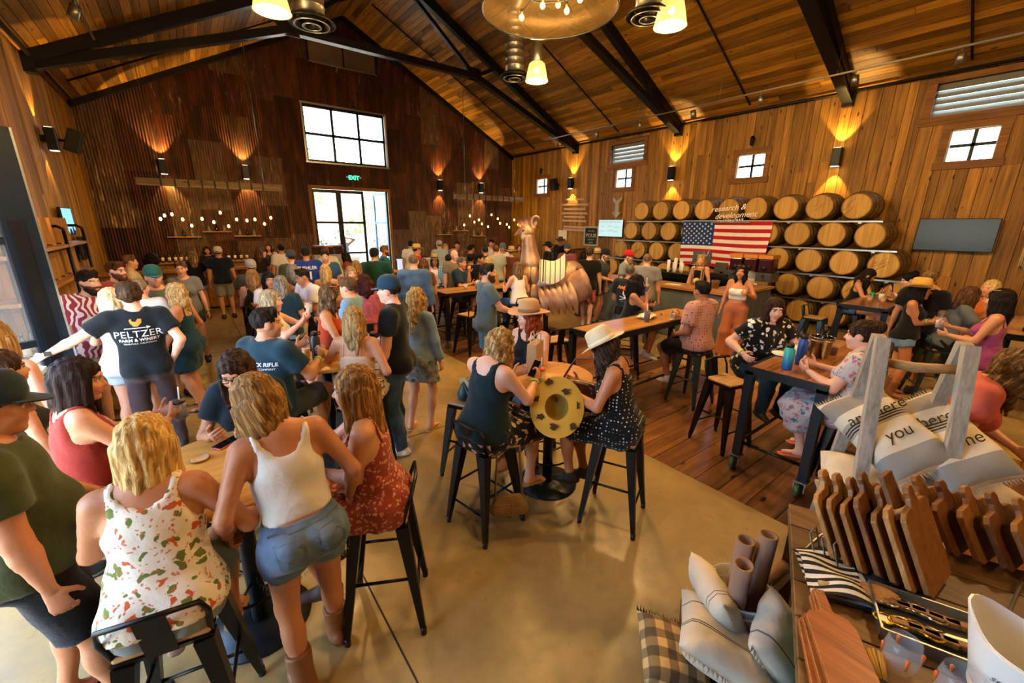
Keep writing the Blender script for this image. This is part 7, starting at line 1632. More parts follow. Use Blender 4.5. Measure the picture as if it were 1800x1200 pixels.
# ---------------------------------------------------------------- bottle bar against the gable wall
b_ = empty('bottle_bar', (.45, 13.9, 0), 0, 'wooden serving bar before the rusted wall and rows of bottles', 'bar')
for k in range(11): MB().b2((-2.2+.4*k+.004, -.02, .05), (-1.8+.4*k-.004, .02, 1.02)).build('front_plank', TRIMWOOD, b_)
MB().b2((-2.25, -.1, 1.02), (2.25, .6, 1.07)).build('bar_top', TABW, b_); MB().b2((-2.2, .02, 0), (2.2, .5, 1.02)).build('carcass', STEEL, b_)
bk = empty('bottle_shelf', (.85, 16.2, 0), 0, 'wooden ledge carrying wine bottles along the rusted wall', 'shelf'); MB().b2((-1.9, -.18, 1.08), (1.9, .2, 1.12)).build('ledge', TABW, bk); MB().b2((-1.85, -.1, 0), (1.85, .18, 1.08)).build('cabinet', TRIMWOOD, bk)
for k in range(6): MB().b2((-1.84+.62*k, -.13, .1), (-1.26+.62*k, -.1, 1.03)).build('door', TRIMWOOD, bk)
for k, px_ in enumerate((286, 298, 309, 319, 330, 339, 358, 369, 380, 403, 414, 425, 435, 489)):
    bottle(ony(px_, 456, 16.15)[0], 16.15, 1.12, 'wine bottle with pale label on the rusted-wall ledge, %s from the pipe-shelf end' % (ORD+['thirteenth', 'fourteenth'])[k], .3, group='bottles on the ledge')
HOOPM = plain('thin iron hoop', '#4a3a24', .5, .5)
for k, (x_, z_, r_, t_) in enumerate(((-.03, 1.98, .46, 'over the bottles nearest the pipe shelves'), (.82, 2.12, .42, 'in the middle of the bottle wall'), (1.62, 1.98, .42, 'nearest the folding door'), (8.88, 1.96, .42, 'nearest the folding door at the far bar'), (9.68, 2.12, .42, 'in the middle over the far bar'), (10.6, 1.88, .4, 'over the far bar nearest the corner'))):
    e = empty('hoop_shelf', (x_, YB-.14, z_), 0, 'round hoop wall shelf with small bottles, '+t_, 'shelf', 'round hoop shelves')
    MB().tube([(r_*math.cos(a*PI/18), 0, r_*math.sin(a*PI/18)) for a in range(36)], .009, 6, True).build('hoop', HOOPM, e); w_ = r_*.9
    MB().b2((-w_, -.09, -.3*r_-.015), (w_, .09, -.3*r_+.015)).build('shelf_board', TABW, e)
    for q in range(2): MB().b2((-.3+.5*q, .09, -.02), (-.26+.5*q, .15, .02)).build('wall_bracket', STEEL, e)
    for q in range(3):
        o = MB().lathe([(.035, 0), (.045, .03), (.045, .1), (.015, .15), (.015, .2)], n=10).build('decor_bottle', GREENB if q == 1 else CLEAR); put(o, (x_-.2+.2*q, YB-.14, z_-.3*r_+.015)); tag(o, 'small %s bottle, %s on the hoop shelf %s' % ('dark' if q == 1 else 'clear', ('first', 'middle', 'last')[q], t_), 'bottle', 'bottles on hoop shelves')
fb_ = empty('far_bar', (9.3, 13.6, 0), 0, 'long wooden far bar under the hanging bulbs near the corner', 'bar'); MB().b2((-2.2, -.1, 1.02), (2.2, .6, 1.07)).build('bar_top', TABW, fb_); MB().b2((-2.15, .05, 0), (2.15, .5, 1.02)).build('carcass', STEEL, fb_)
for k in range(11): MB().b2((-2.15+.39*k+.003, 0, .05), (-1.76+.39*k-.003, .05, 1.02)).build('front_plank', TRIMWOOD, fb_)
wc = empty('white_cupboard', (6.95, 15.6, 0), 0, 'white counter cupboard right of the folding door', 'cupboard'); MB().b2((-.5, -.3, 0), (.9, .3, .9)).build('carcass', WHITE, wc); MB().b2((-.53, -.33, .9), (.93, .32, .94)).build('top', WHITE, wc)
for k in range(2): MB().b2((-.48+.7*k, -.32, .06), (.18+.7*k, -.3, .86)).build('door', WHITE, wc)
cm = empty('juice_dispenser', (3.45, 14.0, 1.07), 0, 'three-tank juice dispenser on the counter by the folding door', 'drink machine'); MB().b2((-.45, -.2, 0), (.45, .2, .28)).build('machine_base', plain('steel juice base', '#b8b5ae', .3, .6), cm)
for k in range(3): t_ = MB().b2((-.42+.29*k, -.18, .28), (-.16+.29*k, .18, .5)).build('tank', plain('dark juice tank', '#3a1c14', .2), cm, .02); MB().b2((-.43+.29*k, -.19, .5), (-.15+.29*k, .19, .55)).build('tank_lid', plain(('brown lid', 'orange lid', 'brown lid')[k], ('#5a3524', '#c47a20', '#5a3524')[k], .5), t_)
ct = empty('side_counter', (3.45, 14.0, 0), 0, 'wood counter under the juice dispenser by the folding door', 'counter'); MB().b2((-.8, -.35, 0), (.45, .35, 1.02)).build('carcass', TRIMWOOD, ct); MB().b2((-.85, -.4, 1.02), (.5, .4, 1.07)).build('counter_top', TABW, ct)
# ---------------------------------------------------------------- pipe shelves and cabinet on the left wall
sh_ = empty('pipe_shelf', (-1.63, 8.5, 0), 0, 'black pipe shelving with wood boards and boxed bottles on the left wall', 'shelf')
for yy in (-2.2, -.9, .6, 2.1):
    for xx in (-.2, .2): MB().tube([(xx, yy, 0), (xx, yy, 2.16)], .022, 8).build('upright_pipe', STEEL, sh_)
    MB().tube([(-.2, yy, 2.1), (-.2, yy, 2.18), (-.14, yy, 2.22), (.14, yy, 2.22), (.2, yy, 2.18), (.2, yy, 2.1)], .022, 8).build('top_bend', STEEL, sh_)
for z_ in (.45, 1.0, 1.48, 1.94):
    for k in range(2): MB().b2((-.22+.22*k+.003, -2.3, z_-.02), (.22*k-.003, 2.2, z_+.02)).build('shelf_plank', BARTOP, sh_)
BOXW = wood('pale gift box wood', '#a8763f', '#cfa066', 2, .6, .1, '#6a431c', 1, knots=False)
random.seed(3); k = 0
for z_, n, hh_ in ((1.96, 7, .38), (1.5, 8, .36), (1.02, 7, .34)):
    for j in range(n):
        yy = 6.5+j*(3.8/n)+.2; w_ = .22
        e = empty('bottle_box', (-1.62, yy, z_), 0, 'wooden gift box holding a bottle, %s shelf, %s from the steel door' % ({1.96: 'top', 1.5: 'second', 1.02: 'third'}[z_], ORD[j]), 'box', 'boxed bottles on the pipe shelves')
        MB().b2((-.1, -w_/2, 0), (.1, -w_/2+.012, hh_)).build('box_side', BOXW, e); MB().b2((-.1, w_/2-.012, 0), (.1, w_/2, hh_)).build('box_side', BOXW, e); MB().b2((-.1, -w_/2, 0), (-.09, w_/2, hh_)).build('box_back', BOXW, e); MB().b2((-.1, -w_/2, 0), (.1, w_/2, .012)).build('box_base', BOXW, e)
        MB().lathe([(.036, .012), (.038, .18), (.014, .24), (.014, .3)], n=12).build('bottle', GREENB, e); MB().ring([(.0385, .06), (.0392, .06), (.0392, .15), (.0385, .15)], n=12).build('paper_label', WHITE, e)
        if z_ > 1.9 and j in (1, 2, 3, 4): MB().ball((0, 0, .34), .035, 10).build('bulb', FIL, e)
cb = empty('display_cabinet', (-1.55, 6.45, 0), 0, 'low grey cabinet with daylight blue in its colour behind the glass of the steel door', 'cabinet')
PBL = plain('daylight-tinted grey panel', '#86a3b5', .5, 0, .06, 3); MB().b2((-.3, -1.1, 0), (.3, -.05, .95)).build('carcass', PBL, cb); MB().b2((-.31, -1.12, .95), (.32, -.03, .99)).build('cabinet_top', WHITE, cb)  # light grey panels with the blue of daylight put into their colour
for k in range(2): MB().b2((.3, -1.08+.52*k, .06), (.315, -.58+.52*k, .9)).build('door', PBL, cb)
for k in range(6): bottle(-1.5+.1*(k % 2), 5.45+.14*k, .99, 'olive bottle with white label standing on the low grey cabinet, %s from the door' % ORD[k], .28, plain('olive bottle', '#3a3a12', .15), '#d9d6c8', 'bottles on the pale cabinet')
tr_ = empty('rubbish_bin', (-1.25, 5.0, 0), 0, 'grey slatted rubbish bin with a dark liner by the steel door', 'bin')
for k in range(14): a = 2*PI*k/14; MB().bar((.17*math.cos(a), .17*math.sin(a), .02), (.2*math.cos(a), .2*math.sin(a), .8), .06, .012, up=(math.cos(a), math.sin(a), 0)).build('slat', plain('grey bin slat', '#5a666a', .7), tr_)
MB().ring([(.2, .74), (.225, .8), (.23, .84), (.21, .83), (.18, .76)], n=20).build('liner', plain('black bin liner', '#14181a', .3), tr_); MB().lathe([(.18, 0), (.18, .03)], n=20).build('base', STEEL, tr_)
t2 = tv(XL+.07, 11.45, 12.35, 2.02, 2.54, 'wall screen showing blue sky and a palm tree over the pipe shelves', emit('sky blue screen', (.12, .45, .8), 1.4), 1)
MB().add([(.056, -.4+.8*k/8, -.24+.14*(1+math.sin(k*2.3))*(.3+.08*k)) for k in range(9)]+[(.056, .4, -.24), (.056, -.4, -.24)], [tuple(range(11))]).build('picture_silhouette', plain('palm silhouette', '#0c1a12', .8), t2)
tag(tv(XL+.07, 12.5, 12.9, 1.5, 1.98, 'small upright dark screen below the sky-blue screen', plain('dim green screen', '#16221a', .2), 1))
# ---------------------------------------------------------------- shop display at the lower right
RETW = wood('rustic retail top', '#3d2a15', '#705028', 1, .5, .25, '#20140a', .9)
u_ = A(-.93, -.365, 0); v_ = A(.365, -.93, 0); C0 = A(2.3, .6, 0); RETA = math.atan2(v_[1], v_[0])
rt = empty('retail_table', C0, 0, 'rustic plank display table crowded with boards and gifts', 'table')
ZT = .9
for k in range(6):
    a = u_*(.19*k+.003); b = u_*(.19*k+.187); m = (a+b)/2; MB().bar(m+v_*(-.0)+A(0, 0, ZT-.025), m+v_*2.0+A(0, 0, ZT-.025), .184, .05).build('top_plank', RETW, rt, .004)
for a in (0.05, 1.05):
    for b in (.06, 1.9): MB().bar(u_*a+v_*b, u_*a+v_*b+A(0, 0, ZT-.05), .07, .07, up=(0, 1, 0)).build('leg', RETW, rt)
def RT(a, b, z=0.0): return C0+u_*a+v_*b+A(0, 0, ZT+z)
bx_ = empty('green_crate', C0+u_*.35+v_*.35, 0, 'green painted crate under the edge of the display table', 'crate'); GRN = plain('faded green paint', '#3c5a48', .7)
for k in range(3): MB().bar(u_*-.25+v_*-.2+A(0, 0, .1+.2*k), u_*.35+v_*-.2+A(0, 0, .1+.2*k), .02, .18).build('crate_board', GRN, bx_); MB().bar(u_*-.25+v_*.2+A(0, 0, .1+.2*k), u_*.35+v_*.2+A(0, 0, .1+.2*k), .02, .18).build('crate_board', GRN, bx_)
for a in (-.25, .35): MB().bar(u_*a+v_*-.2+A(0, 0, .3), u_*a+v_*.2+A(0, 0, .3), .02, .58).build('crate_end', GRN, bx_)
# cutting boards in a wire rack
BRD = [wood('acacia board %d' % k, c1, c2, 2, .45, .1, '#3a1f0c', 1.6, knots=False) for k, (c1, c2) in enumerate((('#8a5a2c', '#b9854a'), ('#6a3f1c', '#99662f'), ('#4f2c17', '#7d4c28')))]
wr_ = empty('wire_rack', (2.12, .16, ZT), 0, 'galvanised wire rack holding the row of cutting boards', 'rack'); 
for yy in (.22, -.34): MB().tube([(-.2, yy+.04, .02), (.35, yy, .02)], .006, 6).build('base_wire', GALV, wr_)
for k in range(3): MB().tube([(-.16, .22-.043*k, .02), (-.17, .25-.043*k, .12), (-.1, .25-.043*k, .12), (-.1, .22-.043*k, .02)], .004, 5).build('divider_wire', GALV, wr_)
def cutting_board(x, y, w_, h_, mat, label, lean=64, yaw=-5, hole=True, t=.02, z=ZT+.03, tagp=False):
    e = empty('cutting_board', (x, y, z), math.radians(yaw), label, 'cutting board', 'cutting boards'); a = math.radians(lean)
    R = np.array([[1, 0, 0], [0, math.cos(a), -math.sin(a)], [0, math.sin(a), math.cos(a)]])
    r = .02; nk = .035
    poly = [(-w_/2+r, 0), (w_/2-r, 0), (w_/2, r), (w_/2, h_-.025), (w_/2-.025, h_), (nk*1.2, h_+.006), (nk*.8, h_+.03), (nk*.9, h_+.055), (nk*.5, h_+.075), (-nk*.5, h_+.075), (-nk*.9, h_+.055), (-nk*.8, h_+.03), (-nk*1.2, h_+.006), (-w_/2+.025, h_), (-w_/2, h_-.025), (-w_/2, r)]
    MB().prism(poly, -t/2, t/2, R=R).build('board', mat, e, .003)
    if hole: MB().tube([R@A(.015*math.cos(k*PI/6), h_+.05+.015*math.sin(k*PI/6), 0) for k in range(12)], .0115, 6, True).build('leather_loop' if tagp else 'handle_ring', plain('twine', '#b59a6a', .9) if tagp else mat, e)
    if tagp:
        MB().prism([(-.025, -.05), (.025, -.05), (.025, .04), (0, .055), (-.025, .04)], 0, .003, R=R, c=R@A(.05, h_-.03, -t/2-.008)).build('price_tag', plain('cream tag', '#d8ccb4', .8), e)
        MB().tube([R@A(.02, h_+.06, -t/2), R@A(.05, h_+.02, -t/2-.008)], .002, 5).build('tag_string', plain('twine', '#b59a6a', .9), e)
    return e
for k in range(7):
    cutting_board(2.09+.012*k, .30-.047*k, .26+.015*(k % 3), .28+.04*(k in (3, 5, 6)), BRD[(0, 1, 1, 2, 1, 0, 1)[k]], 'wooden cutting board with a handle, %s from the wire end in the front row' % ORD[k])
for k in range(5):
    cutting_board(2.5+.03*k, .06-.075*k, .26, .22, BRD[2 if k % 2 else 1], 'dark cutting board with twine tag, %s in the back row' % ORD[k], 60, -12, True, .022, ZT+.03, True)
e = empty('board_pair', (2.13, .19, ZT+.29), -.1, 'leather-strapped slim board laid over the front row of boards', 'cutting board'); R_ = Rx(1.1); MB().box((0, 0, 0), (.09, .3, .02), R=R_).build('board', BRD[2], e, .003); MB().ring([(.055, -.02), (.06, -.02), (.06, .02), (.055, .02)], n=16, R=R_@Rx(PI/2)@np.diag([1, .5, 1])).build('leather_strap', plain('tan leather strap', '#c09a70', .7), e)
# paddles, towel, brush, tin, glasses, pitcher
for k in range(3):
    e = empty('serving_paddle', RT(.9, .09+.012*k, .012+.02*k), RETA+.1+.04*k, 'reddish wooden serving paddle, %s of the pile' % ('lowest', 'middle', 'top')[k], 'paddle', 'serving paddles')
    MB().prism([(-.06, -.2), (.06, -.2), (.075, -.18), (.075, .1), (.06, .13), (.02, .15), (.018, .25), (-.018, .25), (-.02, .15), (-.06, .13), (-.075, .1), (-.075, -.18)], -.009, .009).build('paddle_board', wood('red acacia', '#7a3d1a', '#a8602c', 1, .4, .12, '#3a1a0a', 1.5, knots=False), e, .003)
    MB().tube([(.008*math.cos(a), .235+.008*math.sin(a), .01) for a in np.linspace(0, 5.5, 8)], .002, 5).build('hanging_cord', plain('twine', '#b59a6a', .9), e)
def towel():
    e = empty('tea_towel', RT(.5, .13, .012), RETA+PI/2+.2, 'black and white striped tea towel folded on the display table', 'towel')
    t = NT('black stripe linen'); w = t.n('ShaderNodeTexWave', bands_direction='X'); w.inputs['Scale'].default_value = 9; t.l(t.coords('Object'), w.inputs['Vector']); m = t.out(t.ramp(w.outputs[0], [(.45, '#d9d2c4'), (.5, '#1a1714')], 'CONSTANT'), .9)
    f = lambda u, v: A((u-.5)*.26, (v-.5)*.2, .018*math.sin(u*7)*math.sin(v*5)+.02+.014*math.sin(v*PI))
    mb = MB().grid(f, 16, 10); mb.grid(lambda u, v: A((u-.5)*.26, (.5-v)*.2, 0), 16, 10)
    mb.build('linen', m, e); MB().b2((-.02, -.12, .01), (.05, -.09, .015)).build('paper_tag', plain('pale blue tag', '#b9c9d6', .8), e)
towel()
e = empty('oven_mitt', RT(.36, .27, .015), RETA+.6, 'black pot holder with a wooden button on the display table', 'pot holder'); MB().box((0, 0, 0), (.2, .17, .02)).build('pad', cloth('#15140f'), e, .008); MB().cyl((.02, .02, .01), (.02, .02, .018), .018, .018, 14).build('wooden_button', BRD[1], e); MB().box((.06, -.06, .012), (.05, .03, .003)).build('paper_tag', WHITE, e)
e = empty('pastry_brush', RT(.93, .22, .02), RETA+.05, 'straw basting brush with a dark handle on the display table', 'brush'); MB().tube([(0, -.12, 0), (0, 0, 0)], [.014, .018], 10).build('handle', BLACK, e)
for k in range(18): MB().tube([(.012*math.cos(k*2.4), 0, .012*math.sin(k*2.4)), (.026*math.cos(k*2.4), .1, .026*math.sin(k*2.4))], .004, 5).build('bristle', plain('broom straw', '#b5924c', .9), e)
e = empty('wooden_spoon', RT(.52, .27, .03), RETA+1.9, 'pale wooden spoon rest laid by the striped towel', 'spoon'); MB().ball((0, 0, 0), .05, 12, (1, 1.5, .3)).build('bowl', BOXW, e); MB().tube([(0, .06, 0), (0, .2, .005)], .01, 8).build('handle', BOXW, e)
e = empty('bottle_opener_tin', RT(.60, .42, 0), RETA+PI/2, 'galvanised tin tray full of wood and metal bottle openers', 'tray'); MB().box((0, 0, .006), (.24, .34, .012)).build('tin_base', GALV, e)
for q in ((-.12, 0, .006, .34), (.12, 0, .006, .34), (0, -.17, .24, .006), (0, .17, .24, .006)): MB().box((q[0], q[1], .025), (q[2], q[3], .05)).build('tin_wall', GALV, e)
for k in range(9):
    g_ = k % 2; o = empty('bottle_opener', RT(.60-.06+.10*g_, .32+.045*(k//2+g_*.3), .03), RETA+PI/2+.15*math.sin(k), '%s wooden bottle opener with a metal loop, %s in the tin' % ('brass' if g_ else 'steel', ORD[k]), 'bottle opener', 'bottle openers in the tin')
    MB().box((0, 0, 0), (.028, .09, .022)).build('wood_body', BRD[1], o, .004); MB().tube([(.022*math.cos(a*PI/6), .065+.03*math.sin(a*PI/6), .004) for a in range(12)], .0045, 6, True).build('metal_loop', plain('polished brass', '#c9a02c', .2, .95) if g_ else plain('polished steel', '#c9c6c0', .12, 1.0, .05), o)
for k, (a, b) in enumerate(((.82, .28), (.86, .40))):
    e = empty('stemless_glass', RT(a, b, 0), 0, 'clear stemless glass with painted carrots, %s the pitcher' % ('farther from' if k == 0 else 'closer to'), 'glass'); MB().ring([(.03, 0), (.046, .03), (.05, .07), (.042, .12), (.04, .12), (.048, .07), (.044, .032), (.028, .006)], n=20).build('glass_bowl', CLEAR, e)
    for q in range(4): a_ = 1.57*q+.4; MB().lathe([(.001, -.03), (.01, .012), (.001, .018)], (.05*math.cos(a_), .05*math.sin(a_), .07), 8, R=np.diag([.6, .6, 1])).build('painted_carrot', plain('carrot paint', '#d9661c', .5), e)
e = empty('ceramic_pitcher', RT(.78, .56, 0), RETA+2.4, 'white stoneware mixing pitcher with script writing at the display table corner', 'pitcher'); CER = plain('white stoneware', '#e2e0da', .3, 0, .03, 4)
def pit(r0, u, v, z0=0): a = 2*PI*u; lip = .035*max(0, math.cos(a))**6; return A((r0+lip*v)*math.cos(a), (r0+lip*v*.6)*math.sin(a), z0+(.21+.05*max(0, math.cos(a))**4)*v)
mb = MB().grid(lambda u, v: pit(.10+.028*v, u, v), 36, 8); mb.grid(lambda u, v: pit(.093+.028*v, 1-u, v, .004), 36, 8); mb.grid(lambda u, v: pit(.128-.007*v, u, 1), 36, 1); mb.lathe([(.1, 0), (.001, 0)], n=36); mb.build('pitcher_body', CER, e)
for z_, b_t in ((.13, 'stir the good'), (.105, 'things and'), (.08, 'make merry')): text(b_t, .028, plain('grey glaze script', '#4a4f57', .5), e, wallmat((-.045, .109+.22*(z_-.08)*.6, z_), (-1, -.12, 0), (0, .1, 1)), shear=.3)
for z_ in (.02, .032): MB().tube([((.104+.02*z_)*math.cos(k*PI/18), (.104+.02*z_)*math.sin(k*PI/18), z_) for k in range(36)], .003, 5, True).build('glaze_ring', CER, e)
# vase of paper tubes and floor cushions
vz = empty('glass_vase', (2.03, .66, 0), 0, 'wide glass vase on the floor full of rolled paper tubes', 'vase'); MB().ring([(.12, .0), (.14, .02), (.14, .4), (.16, .46), (.152, .47), (.132, .4), (.132, .03)], n=28).build('vase_glass', glass('thick vase glass', (.5, .52, .5), 0, .3), vz)
for z_ in (.4, .465): MB().tube([((.14 if z_ < .45 else .157)*math.cos(k*PI/14), (.14 if z_ < .45 else .157)*math.sin(k*PI/14), z_) for k in range(28)], .006, 6, True).build('vase_rim', glass('glass rim', (.7, .72, .7), 0, .6), vz)
MB().lathe([(.13, .02), (.13, .06), (.001, .06)], n=20).build('straw_bed', plain('packing straw', '#a8854c', .9), vz)
KR = plain('kraft paper tube', '#8a6a55', .85, 0, .08, 6)
for k, (a, b, z_, lb) in enumerate(((( .05, .05), (.02, .02), .74, 'farthest'), ((-.04, .0), (-.13, -.04), .72, 'nearest, leaning'), ((.06, -.04), (.1, -.05), .78, 'beside the table'), ((-.02, .06), (.24, -.13), .58, 'slanting, with lettering'))):
    o = empty('paper_tube', (2.03+a[0], .66+a[1], .065), 0, 'rolled brown paper tube in the glass vase, %s' % lb, 'paper roll', 'paper rolls in the vase'); p1 = A(b[0]-a[0], b[1]-a[1], z_-.065); d = vnorm(p1); x = vnorm(np.cross(d, (0, 1, 0))); y_ = np.cross(d, x); Rt_ = np.array([x, y_, d]).T; Ln = np.linalg.norm(p1)
    MB().ring([(.045, 0), (.045, Ln), (.034, Ln), (.034, 0)], n=18, R=Rt_).build('paper_roll', KR, o); MB().lathe([(.034, Ln*.9), (.001, Ln*.9)], n=16, R=Rt_).build('mouth_shade', plain('painted tube-mouth shade', '#3a2c26', .5), o)  # dark disc painted as the shade inside the tube mouth
    if k == 3: text('TAKE', .05, BLACK, o, wallmat(d*Ln*.45-y_*.0462, d*1.0, np.cross(-y_, d))); text('ONE', .05, BLACK, o, wallmat(d*Ln*.72-y_*.0462, d*1.0, np.cross(-y_, d)))
def cushion(name, loc, R, sx, sy, th, mat, label, fringe=None, stripes=None, cat='pillow', group=None):
    e = empty(name, loc, 0, label, cat, group); e.rotation_euler = Matrix(np.asarray(R).tolist()).to_euler(); R = np.eye(3)
    def f(u, v, s):
        x, y_ = 2*u-1, 2*v-1; b = ((1-x**4)*(1-y_**4))**.5; pin = 1-.06*(x*x*y_*y_)*0-.05*(1-abs(x))*(abs(y_)**3)-.05*(1-abs(y_))*(abs(x)**3)
        return R@A(x*sx/2*pin, y_*sy/2*pin, s*th/2*b*(1+.05*math.sin(9*x+4*y_)))
    N_ = 18 if not stripes else 72; mb = MB(); ms = [mat]
    for u0 in range(N_):
        mb.m = 0
        for x0, w_, c in (stripes or ()):
            if abs((u0+.5)/N_-x0) < max(w_, 1/N_)/2:
                if cloth(c) not in ms: ms.append(cloth(c))
                mb.m = ms.index(cloth(c))
        mb.grid(lambda u, v: f((u0+u)/N_, v, 1), 1, 16); mb.grid(lambda u, v: f((u0+1-u)/N_, v, -1), 1, 16)
    o = mb.build('cushion_cover', ms, e); bm_ = bmesh.new(); bm_.from_mesh(o.data); bmesh.ops.remove_doubles(bm_, verts=bm_.verts, dist=1e-5); bm_.to_mesh(o.data); bm_.free()
    if fringe:
        mb = MB()
        for k in range(44):
            for s in (0, 1):
                p = f(s, (k+.5)/44, 1); d = R@A((.03+.015*random.random())*(1 if s else -1), .012*math.sin(k*3), .01*math.cos(k*2)); q = vnorm(np.cross(d, R@A(0, 0, 1)))*.004; mb.add([p-q, p+q, p+d], [(0, 1, 2)]); mb.add([p+q, p-q, p+d], [(0, 1, 2)])
        o = mb.build('fringe', cloth(fringe), e); o['kind'] = 'stuff'
    return e
def eul(a, b, c): return Rz(c)@Ry(b)@Rx(a)
CRM = cloth('#cfc2ab'); 
cushion('floor_pillow', (1.80, .60, .30), eul(.35, .2, .5), .46, .46, .18, CRM, 'cream pillow with thin dark stripes lying flat before the vase', '#d9cfba', ((.32, .012, '#3a3a40'), (.36, .012, '#3a3a40'), (.68, .012, '#3a3a40')))
cushion('floor_pillow', (1.96, .72, .33), eul(1.15, .1, .9), .4, .4, .16, CRM, 'cream pillow standing on edge against the glass vase', '#d9cfba', ((.2, .015, '#6a6a70'), (.26, .015, '#6a6a70')))
cushion('floor_pillow', (1.96, .42, .36), eul(1.0, -.2, .2), .36, .36, .15, CRM, 'cream pillow with a tag wedged beside the display table', '#d9cfba', ((.25, .015, '#6a6a70'),))
cushion('floor_pillow', (1.58, .74, .26), eul(.3, -.15, .75), .34, .34, .15, cloth('#c9a468', 'check', '#1f1f1f'), 'small black and tan buffalo-check pillow at the bottom edge', '#2a2620')
lb_ = empty('pillow_bench', (1.83, .6, 0), .5, 'low wooden bench under the floor pillows', 'bench'); MB().b2((-.35, -.22, .14), (.3, .22, .18)).build('bench_top', RETW, lb_)
for sx in (-.3, .25):
    for sy in (-.18, .18): MB().b2((sx-.02, sy-.02, 0), (sx+.02, sy+.02, .14)).build('leg', RETW, lb_)
# A-frame pillow rack
GRYW = wood('weathered grey timber', '#7d746a', '#aaa195', 2, .8, .08, '#4a443c', 1.2, knots=False)
rk = empty('pillow_rack', (3.25, .40, 0), 0, 'weathered A-frame rack with a driftwood rail, piled with pillows', 'rack')
Aa = A(3.2, .565, 1.65)-A(3.25, .40, 0); Bb = A(3.38, .225, 1.65)-A(3.25, .40, 0)
for P0 in (Aa, Bb):
    n_ = vnorm(Bb-Aa); side_ = vnorm(np.cross(n_, A(0, 0, 1)))
    for s in (-1, 1): MB().bar(P0+A(0, 0, .02)+side_*s*.03, A(P0[0], P0[1], 0)+side_*s*.42, .05, .065, up=n_).build('timber_leg', GRYW, rk)
    MB().bar(A(P0[0], P0[1], .42)+side_*.3, A(P0[0], P0[1], .42)-side_*.3, .04, .07).build('cross_brace', GRYW, rk)
MB().tube([Aa-A(0, 0, .13), (Aa+Bb)/2-A(0, 0, .145), Bb-A(0, 0, .13)], [.026, .03, .026], 10).build('driftwood_rail', wood('driftwood', '#8a6a45', '#b5946a', 1, .7, .0, '#5a432c', 1.2, knots=False), rk)
for k in range(4): MB().bar(A(Aa[0], Aa[1], .46)+side_*(-.27+.18*k)-n_*.06, A(Bb[0], Bb[1], .46)+side_*(-.27+.18*k)+n_*.06, .15, .025).build('shelf_slat', GRYW, rk)
ST = ((.14, .2, '#8d8376'), (.42, .14, '#a39885'), (.39, .012, '#1f1f22'), (.42, .012, '#1f1f22'), (.45, .012, '#1f1f22'), (.88, .2, '#8d8a84'))
cy_ = math.atan2(-.22, -.12)
cushion('rack_pillow', (3.2, .45, .66), eul(.15, -.2, .3), .55, .5, .24, CRM, 'plain cream pillow low in the rack, nearest the caster table', None)
cushion('rack_pillow', (3.2, .25, .70), eul(.4, -.35, -.2), .56, .52, .26, CRM, 'plain cream pillow crumpled in the middle of the rack', None)
cushion('rack_pillow', (3.42, .16, .70), eul(-.2, -.4, -.5), .55, .5, .24, CRM, 'plain cream pillow at the back of the rack beside the salmon tee', None)
p1_ = cushion('rack_pillow', (3.24, .45, 1.08), eul(.25, .62, -2.55)@Rz(.5), .6, .38, .2, CRM, 'striped cream and grey pillow with lettering, left on top of the rack', '#d9cfba', ST)
p2_ = cushion('rack_pillow', (3.38, .21, 1.08), eul(.2, .62, -2.65)@Rz(.5), .6, .38, .2, CRM, 'striped cream and grey pillow with lettering, right on top of the rack', '#d9cfba', ST)
for e_, R_, w1 in ((p1_, eul(.25, .62, -2.55)@Rz(.5), ('you', 'are here')), (p2_, eul(.2, .62, -2.65)@Rz(.5), ('home', 'here'))):
    for q, s_ in enumerate(w1): text(s_, .1, plain('black pillow ink', '#1a1a1c', .9), e_, wallmat(A(.02-.16*q+.06, 0, .112), A(0, 1, 0), A(-1, 0, 0)), shear=.25)
# ---------------------------------------------------------------- things worn or held
def hold(key, s, fwd=.07, off=(0, 0, 0)):
    i = PEOPLE[key]; d = vnorm(i['wr'][s]-i['el'][s]); return wp(i, i['wr'][s]+d*fwd+A(*off))
def rot(key): return -PEOPLE[key]['ang']
for key, s, lb, c in (('fade', 1, 'plastic cup of beer in the hand of the person in the dark teal tee', '#cf9a3c'), ('cup', -1, 'small plastic cup raised by the person in the cream tank', '#c9b08a'), ('beer', -1, 'plastic cup of beer held by the person beside the patterned shirt', '#d9a03c'), ('bandeau', -1, 'cup of rose cider raised by the person in rust trousers', '#d98a5c'), ('purple', 1, 'clear plastic cup held by the person in the purple sundress', '#cfc4cc'), ('slate', 1, 'small cup held by the person in the slate grey tee', '#b8863c'), ('sip', 1, 'dark purple drink at the lips of the person sipping a dark drink', '#2a0f1c')):
    p = hold(key, s, .085); cup(p[0], p[1], p[2]-.05, lb, c, straw=(key == 'sip'))
p = hold('maroon', 1, .09); e = jar(p[0], p[1], p[2]-.07, 'tall mason jar of dark drink held by the person in the rust-red top', '#3a2018', '#2a1410')
p = hold('palm', 1, .1, (-.04, 0, .03)); phone(p, rot('palm'), 'grey phone held by the person in the palm-print skirt', '#8a8f94', R=(Rz(rot('palm'))@Rx(.9)).tolist())
p = hold('phone', 1, .1); phone(p, rot('phone'), 'dark phone held by the person in the light blue tee', '#1a2022', R=(Rz(rot('phone'))@Rx(.9)).tolist())
p = hold('photo', 1, .1, (-.05, 0, .02)); phone(p, rot('photo'), 'black phone raised by the person taking a photograph', '#111214', R=(Rz(rot('photo'))@Rx(1.4)).tolist())
